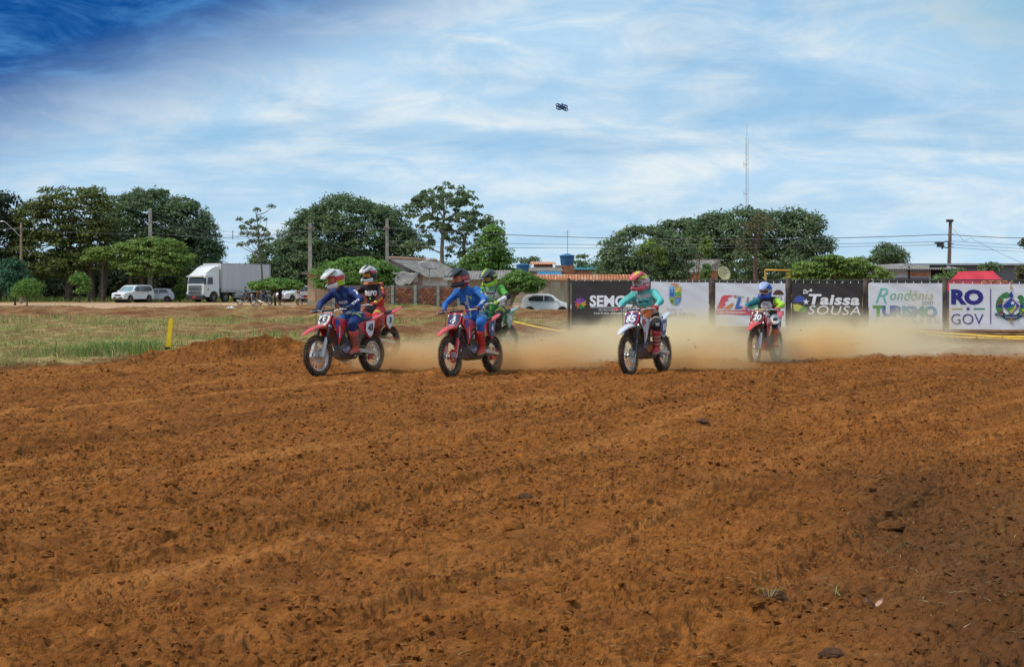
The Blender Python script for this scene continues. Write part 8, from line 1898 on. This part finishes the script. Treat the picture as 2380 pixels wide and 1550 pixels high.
def tuft(name, label, px, D, n, h, m_, spread=1.0):
    x = X(px, D); pts = np.tile([0, 0, 0], (n, 1)) + rng.normal(size=(n, 3)) * [.012, .012, 0]; me = blades(name, pts, h * (.5 + .8 * rng.random(n)), np.full(n, .004), [m_], np.zeros(n, int), spread, .8); o = link(name, me); o.location = (x, D, bed(x, D)); tag(o, label, 'plant tuft'); return o
tuft('straw_tuft', 'bleached dry straw tuft rooted on the moist clod at lower right', 1790, 6.82, 14, .07, M_GR[1], 1.2).location.z += .04
tuft('weed_sprout', 'small green grass sprout on the track at right', 2068, 8.1, 5, .09, M_GREENP, 1.3)
tuft('weed_sprout', 'thin yellow green sprout low at the right of the straw tuft', 1950, 7.0, 5, .07, M_GR[2], 1.2)
def leaf_():
    D = 6.55; x = X(2035, D); t = thing('dry_leaf', 'pale pinkish dry leaf curled on the dark soil at lower right', 'leaf', (x, D, bed(x, D) + .03), .4); mb = MB()
    for k, (a, s) in enumerate(((.3, 1.0), (2.6, .9))):
        vs = []
        for i in range(6):
            q = i / 5; w_ = .018 * math.sin(PI * min(.97, q + .08)); c = Vector((math.cos(a) * q * .055, math.sin(a) * q * .03, .022 * q * (1 + k * .4))) ; vs += [c + Vector((0, w_, .012 * q)), c - Vector((0, 0, .002)), c + Vector((0, -w_, .016 * q))]
        mb.add(vs, [(i * 3 + j, i * 3 + j + 1, i * 3 + j + 4, i * 3 + j + 3) for i in range(5) for j in (0, 1)])
    mb.build('blade', mat('dry_leaf', (.46, .28, .22), .8, var=.2, scale=30), t, fix=False)
leaf_()
# ------------------------------------------------------------------ dust raised by the wheels
def dust(name, label, box, lumps, col, noise_scale, thr, seed, soft=.18, absorb=(.6, .38, .2)):
    """box (x0,x1,y0,y1,z0,z1); lumps: (cx,cy,cz, rx,ry,rz, density)"""
    x0, x1, y0, y1, z0, z1 = box; mb = MB(); mb.box(((x0 + x1) / 2, (y0 + y1) / 2, (z0 + z1) / 2), (x1 - x0, y1 - y0, z1 - z0))
    m = bpy.data.materials.new(name); m.use_nodes = True; t = NT(m.node_tree); t.n.clear(); o = t.node('ShaderNodeOutputMaterial'); v = t.node('ShaderNodeVolumePrincipled'); pos = t.node('ShaderNodeNewGeometry').outputs['Position']
    n1 = t.noise(pos, noise_scale, 5, .62, .6, w=seed); tot = None
    for cx, cy, cz, rx, ry, rz, dn in lumps:
        q = t.vmath('DIVIDE', t.vmath('SUBTRACT', pos, (cx, cy, cz)), (rx, ry, rz)); ln = t.vmath('LENGTH', q, None, out=1)
        f = t.math('MULTIPLY', t.ramp(t.math('ADD', ln, t.math('MULTIPLY', t.math('SUBTRACT', n1, .5), 1.9)), 1.0, .15), dn); tot = f if tot is None else t.math('ADD', tot, f)
    dens = t.math('MULTIPLY', tot, t.ramp(n1, thr - soft, thr + soft, .22, 1.0))
    t.link(dens, v.inputs['Density']); v.inputs['Color'].default_value = (*col, 1); v.inputs['Anisotropy'].default_value = 0.2
    t.link(v.outputs[0], o.inputs['Volume']); ob = mb.build(name, m, smooth=False); ob['kind'] = 'stuff'; ob['label'] = label
    return ob
PL = []
for bt, k in ((b43, .9), (b4, 1.0), (b85, 1.1), (b20, 1.15), (bgr, 1.0)):
    a = bt.rotation_euler.z
    for tt, r in ((2.4, .60), (4.2, .90), (6.4, 1.15), (8.4, 1.35)):
        x, y = bt.location.x - math.cos(a) * tt + R.uniform(-.2, .2) + .12 * tt, bt.location.y - math.sin(a) * tt; y = min(y, 36)
        if y > 27.2: PL.append((x, y, .15 + .10 * r, r * 1.2, r * 1.0, r * .68 * k, 5.8 / (.6 + r)))
TAN = (.999, .885, .625)
dust('dust_cloud', 'wide bank of tan dust hanging behind the bikes in front of the banners', (-6, 22, 26.8, 39.5, -.05, 2.2),
     PL + [(-1.8, 30, .0, 3.4, 2.2, .50, 2.2), (2.2, 30.6, .0, 4.6, 2.8, .55, 2.4), (7.0, 30.8, .0, 5.0, 3.0, .62, 2.5), (11.0, 33.2, .0, 3.8, 2.4, .34, 1.4)], TAN, .95, .52, 3.1, soft=.07)
DK = (.96, .70, .38)
def puff(label, x, y, s, dn, seed): dust('dust_puff', label, (x - 2.2 * s, x + 2.2 * s, y - 1.0 * s, y + 1.2 * s, -.03, 1.25 * s), [(x, y, .16, 1.0 * s, .7 * s, .45 * s, dn), (x + .8 * s, y + .2, .25, 1.1 * s, .8 * s, .55 * s, dn * .55)], DK, 2.4, .50, seed, .12)
def behind(bt, k=1.35): 
    a = bt.rotation_euler.z; return bt.location.x - math.cos(a) * k, bt.location.y - math.sin(a) * k
for bt, lb, s, dn, sd_ in ((b43, 'brown dust kicked up behind bike number 43', 1.05, 6, 1.1), (b4, 'brown dust kicked up behind bike number 4', 1.1, 6, 5.3), (b85, 'brown dust kicked up behind bike number 85', 1.0, 5.5, 9.7), (b20, 'brown dust kicked up behind bike number 20', 1.15, 6, 14.2)):
    x, y = behind(bt); puff(lb, x, y, s, dn, sd_)
# clods thrown up by the rear wheels
V, Fs, n = [], [], 0
for bt in (b43, b4, b85, b20, bae, bgr):
    x, y = behind(bt, 1.3)
    for i in range(34):
        mb = MB(); mb.sphere((0, 0, 0), .005 + .013 * R.random() ** 3, 6, 4); v = np.array(mb.v) * [1.1, .9, .7] + [x + R.gauss(.5, .8), y + R.gauss(.3, .5), abs(R.gauss(.25, .28)) + .03]; f = []
        for q in mb.f: f += [(q[0], q[k], q[k + 1]) for k in range(1, len(q) - 1)]
        V.append(v); Fs.append(np.array(f) + n); n += len(v)
me = np_mesh('flying_clods', np.concatenate(V), np.concatenate(Fs), mat('flying_soil', (.20, .09, .04), .95)); o = link('flying_clods', me); tag(o, 'small clods of soil flying behind the rear wheels', None, kind='stuff')
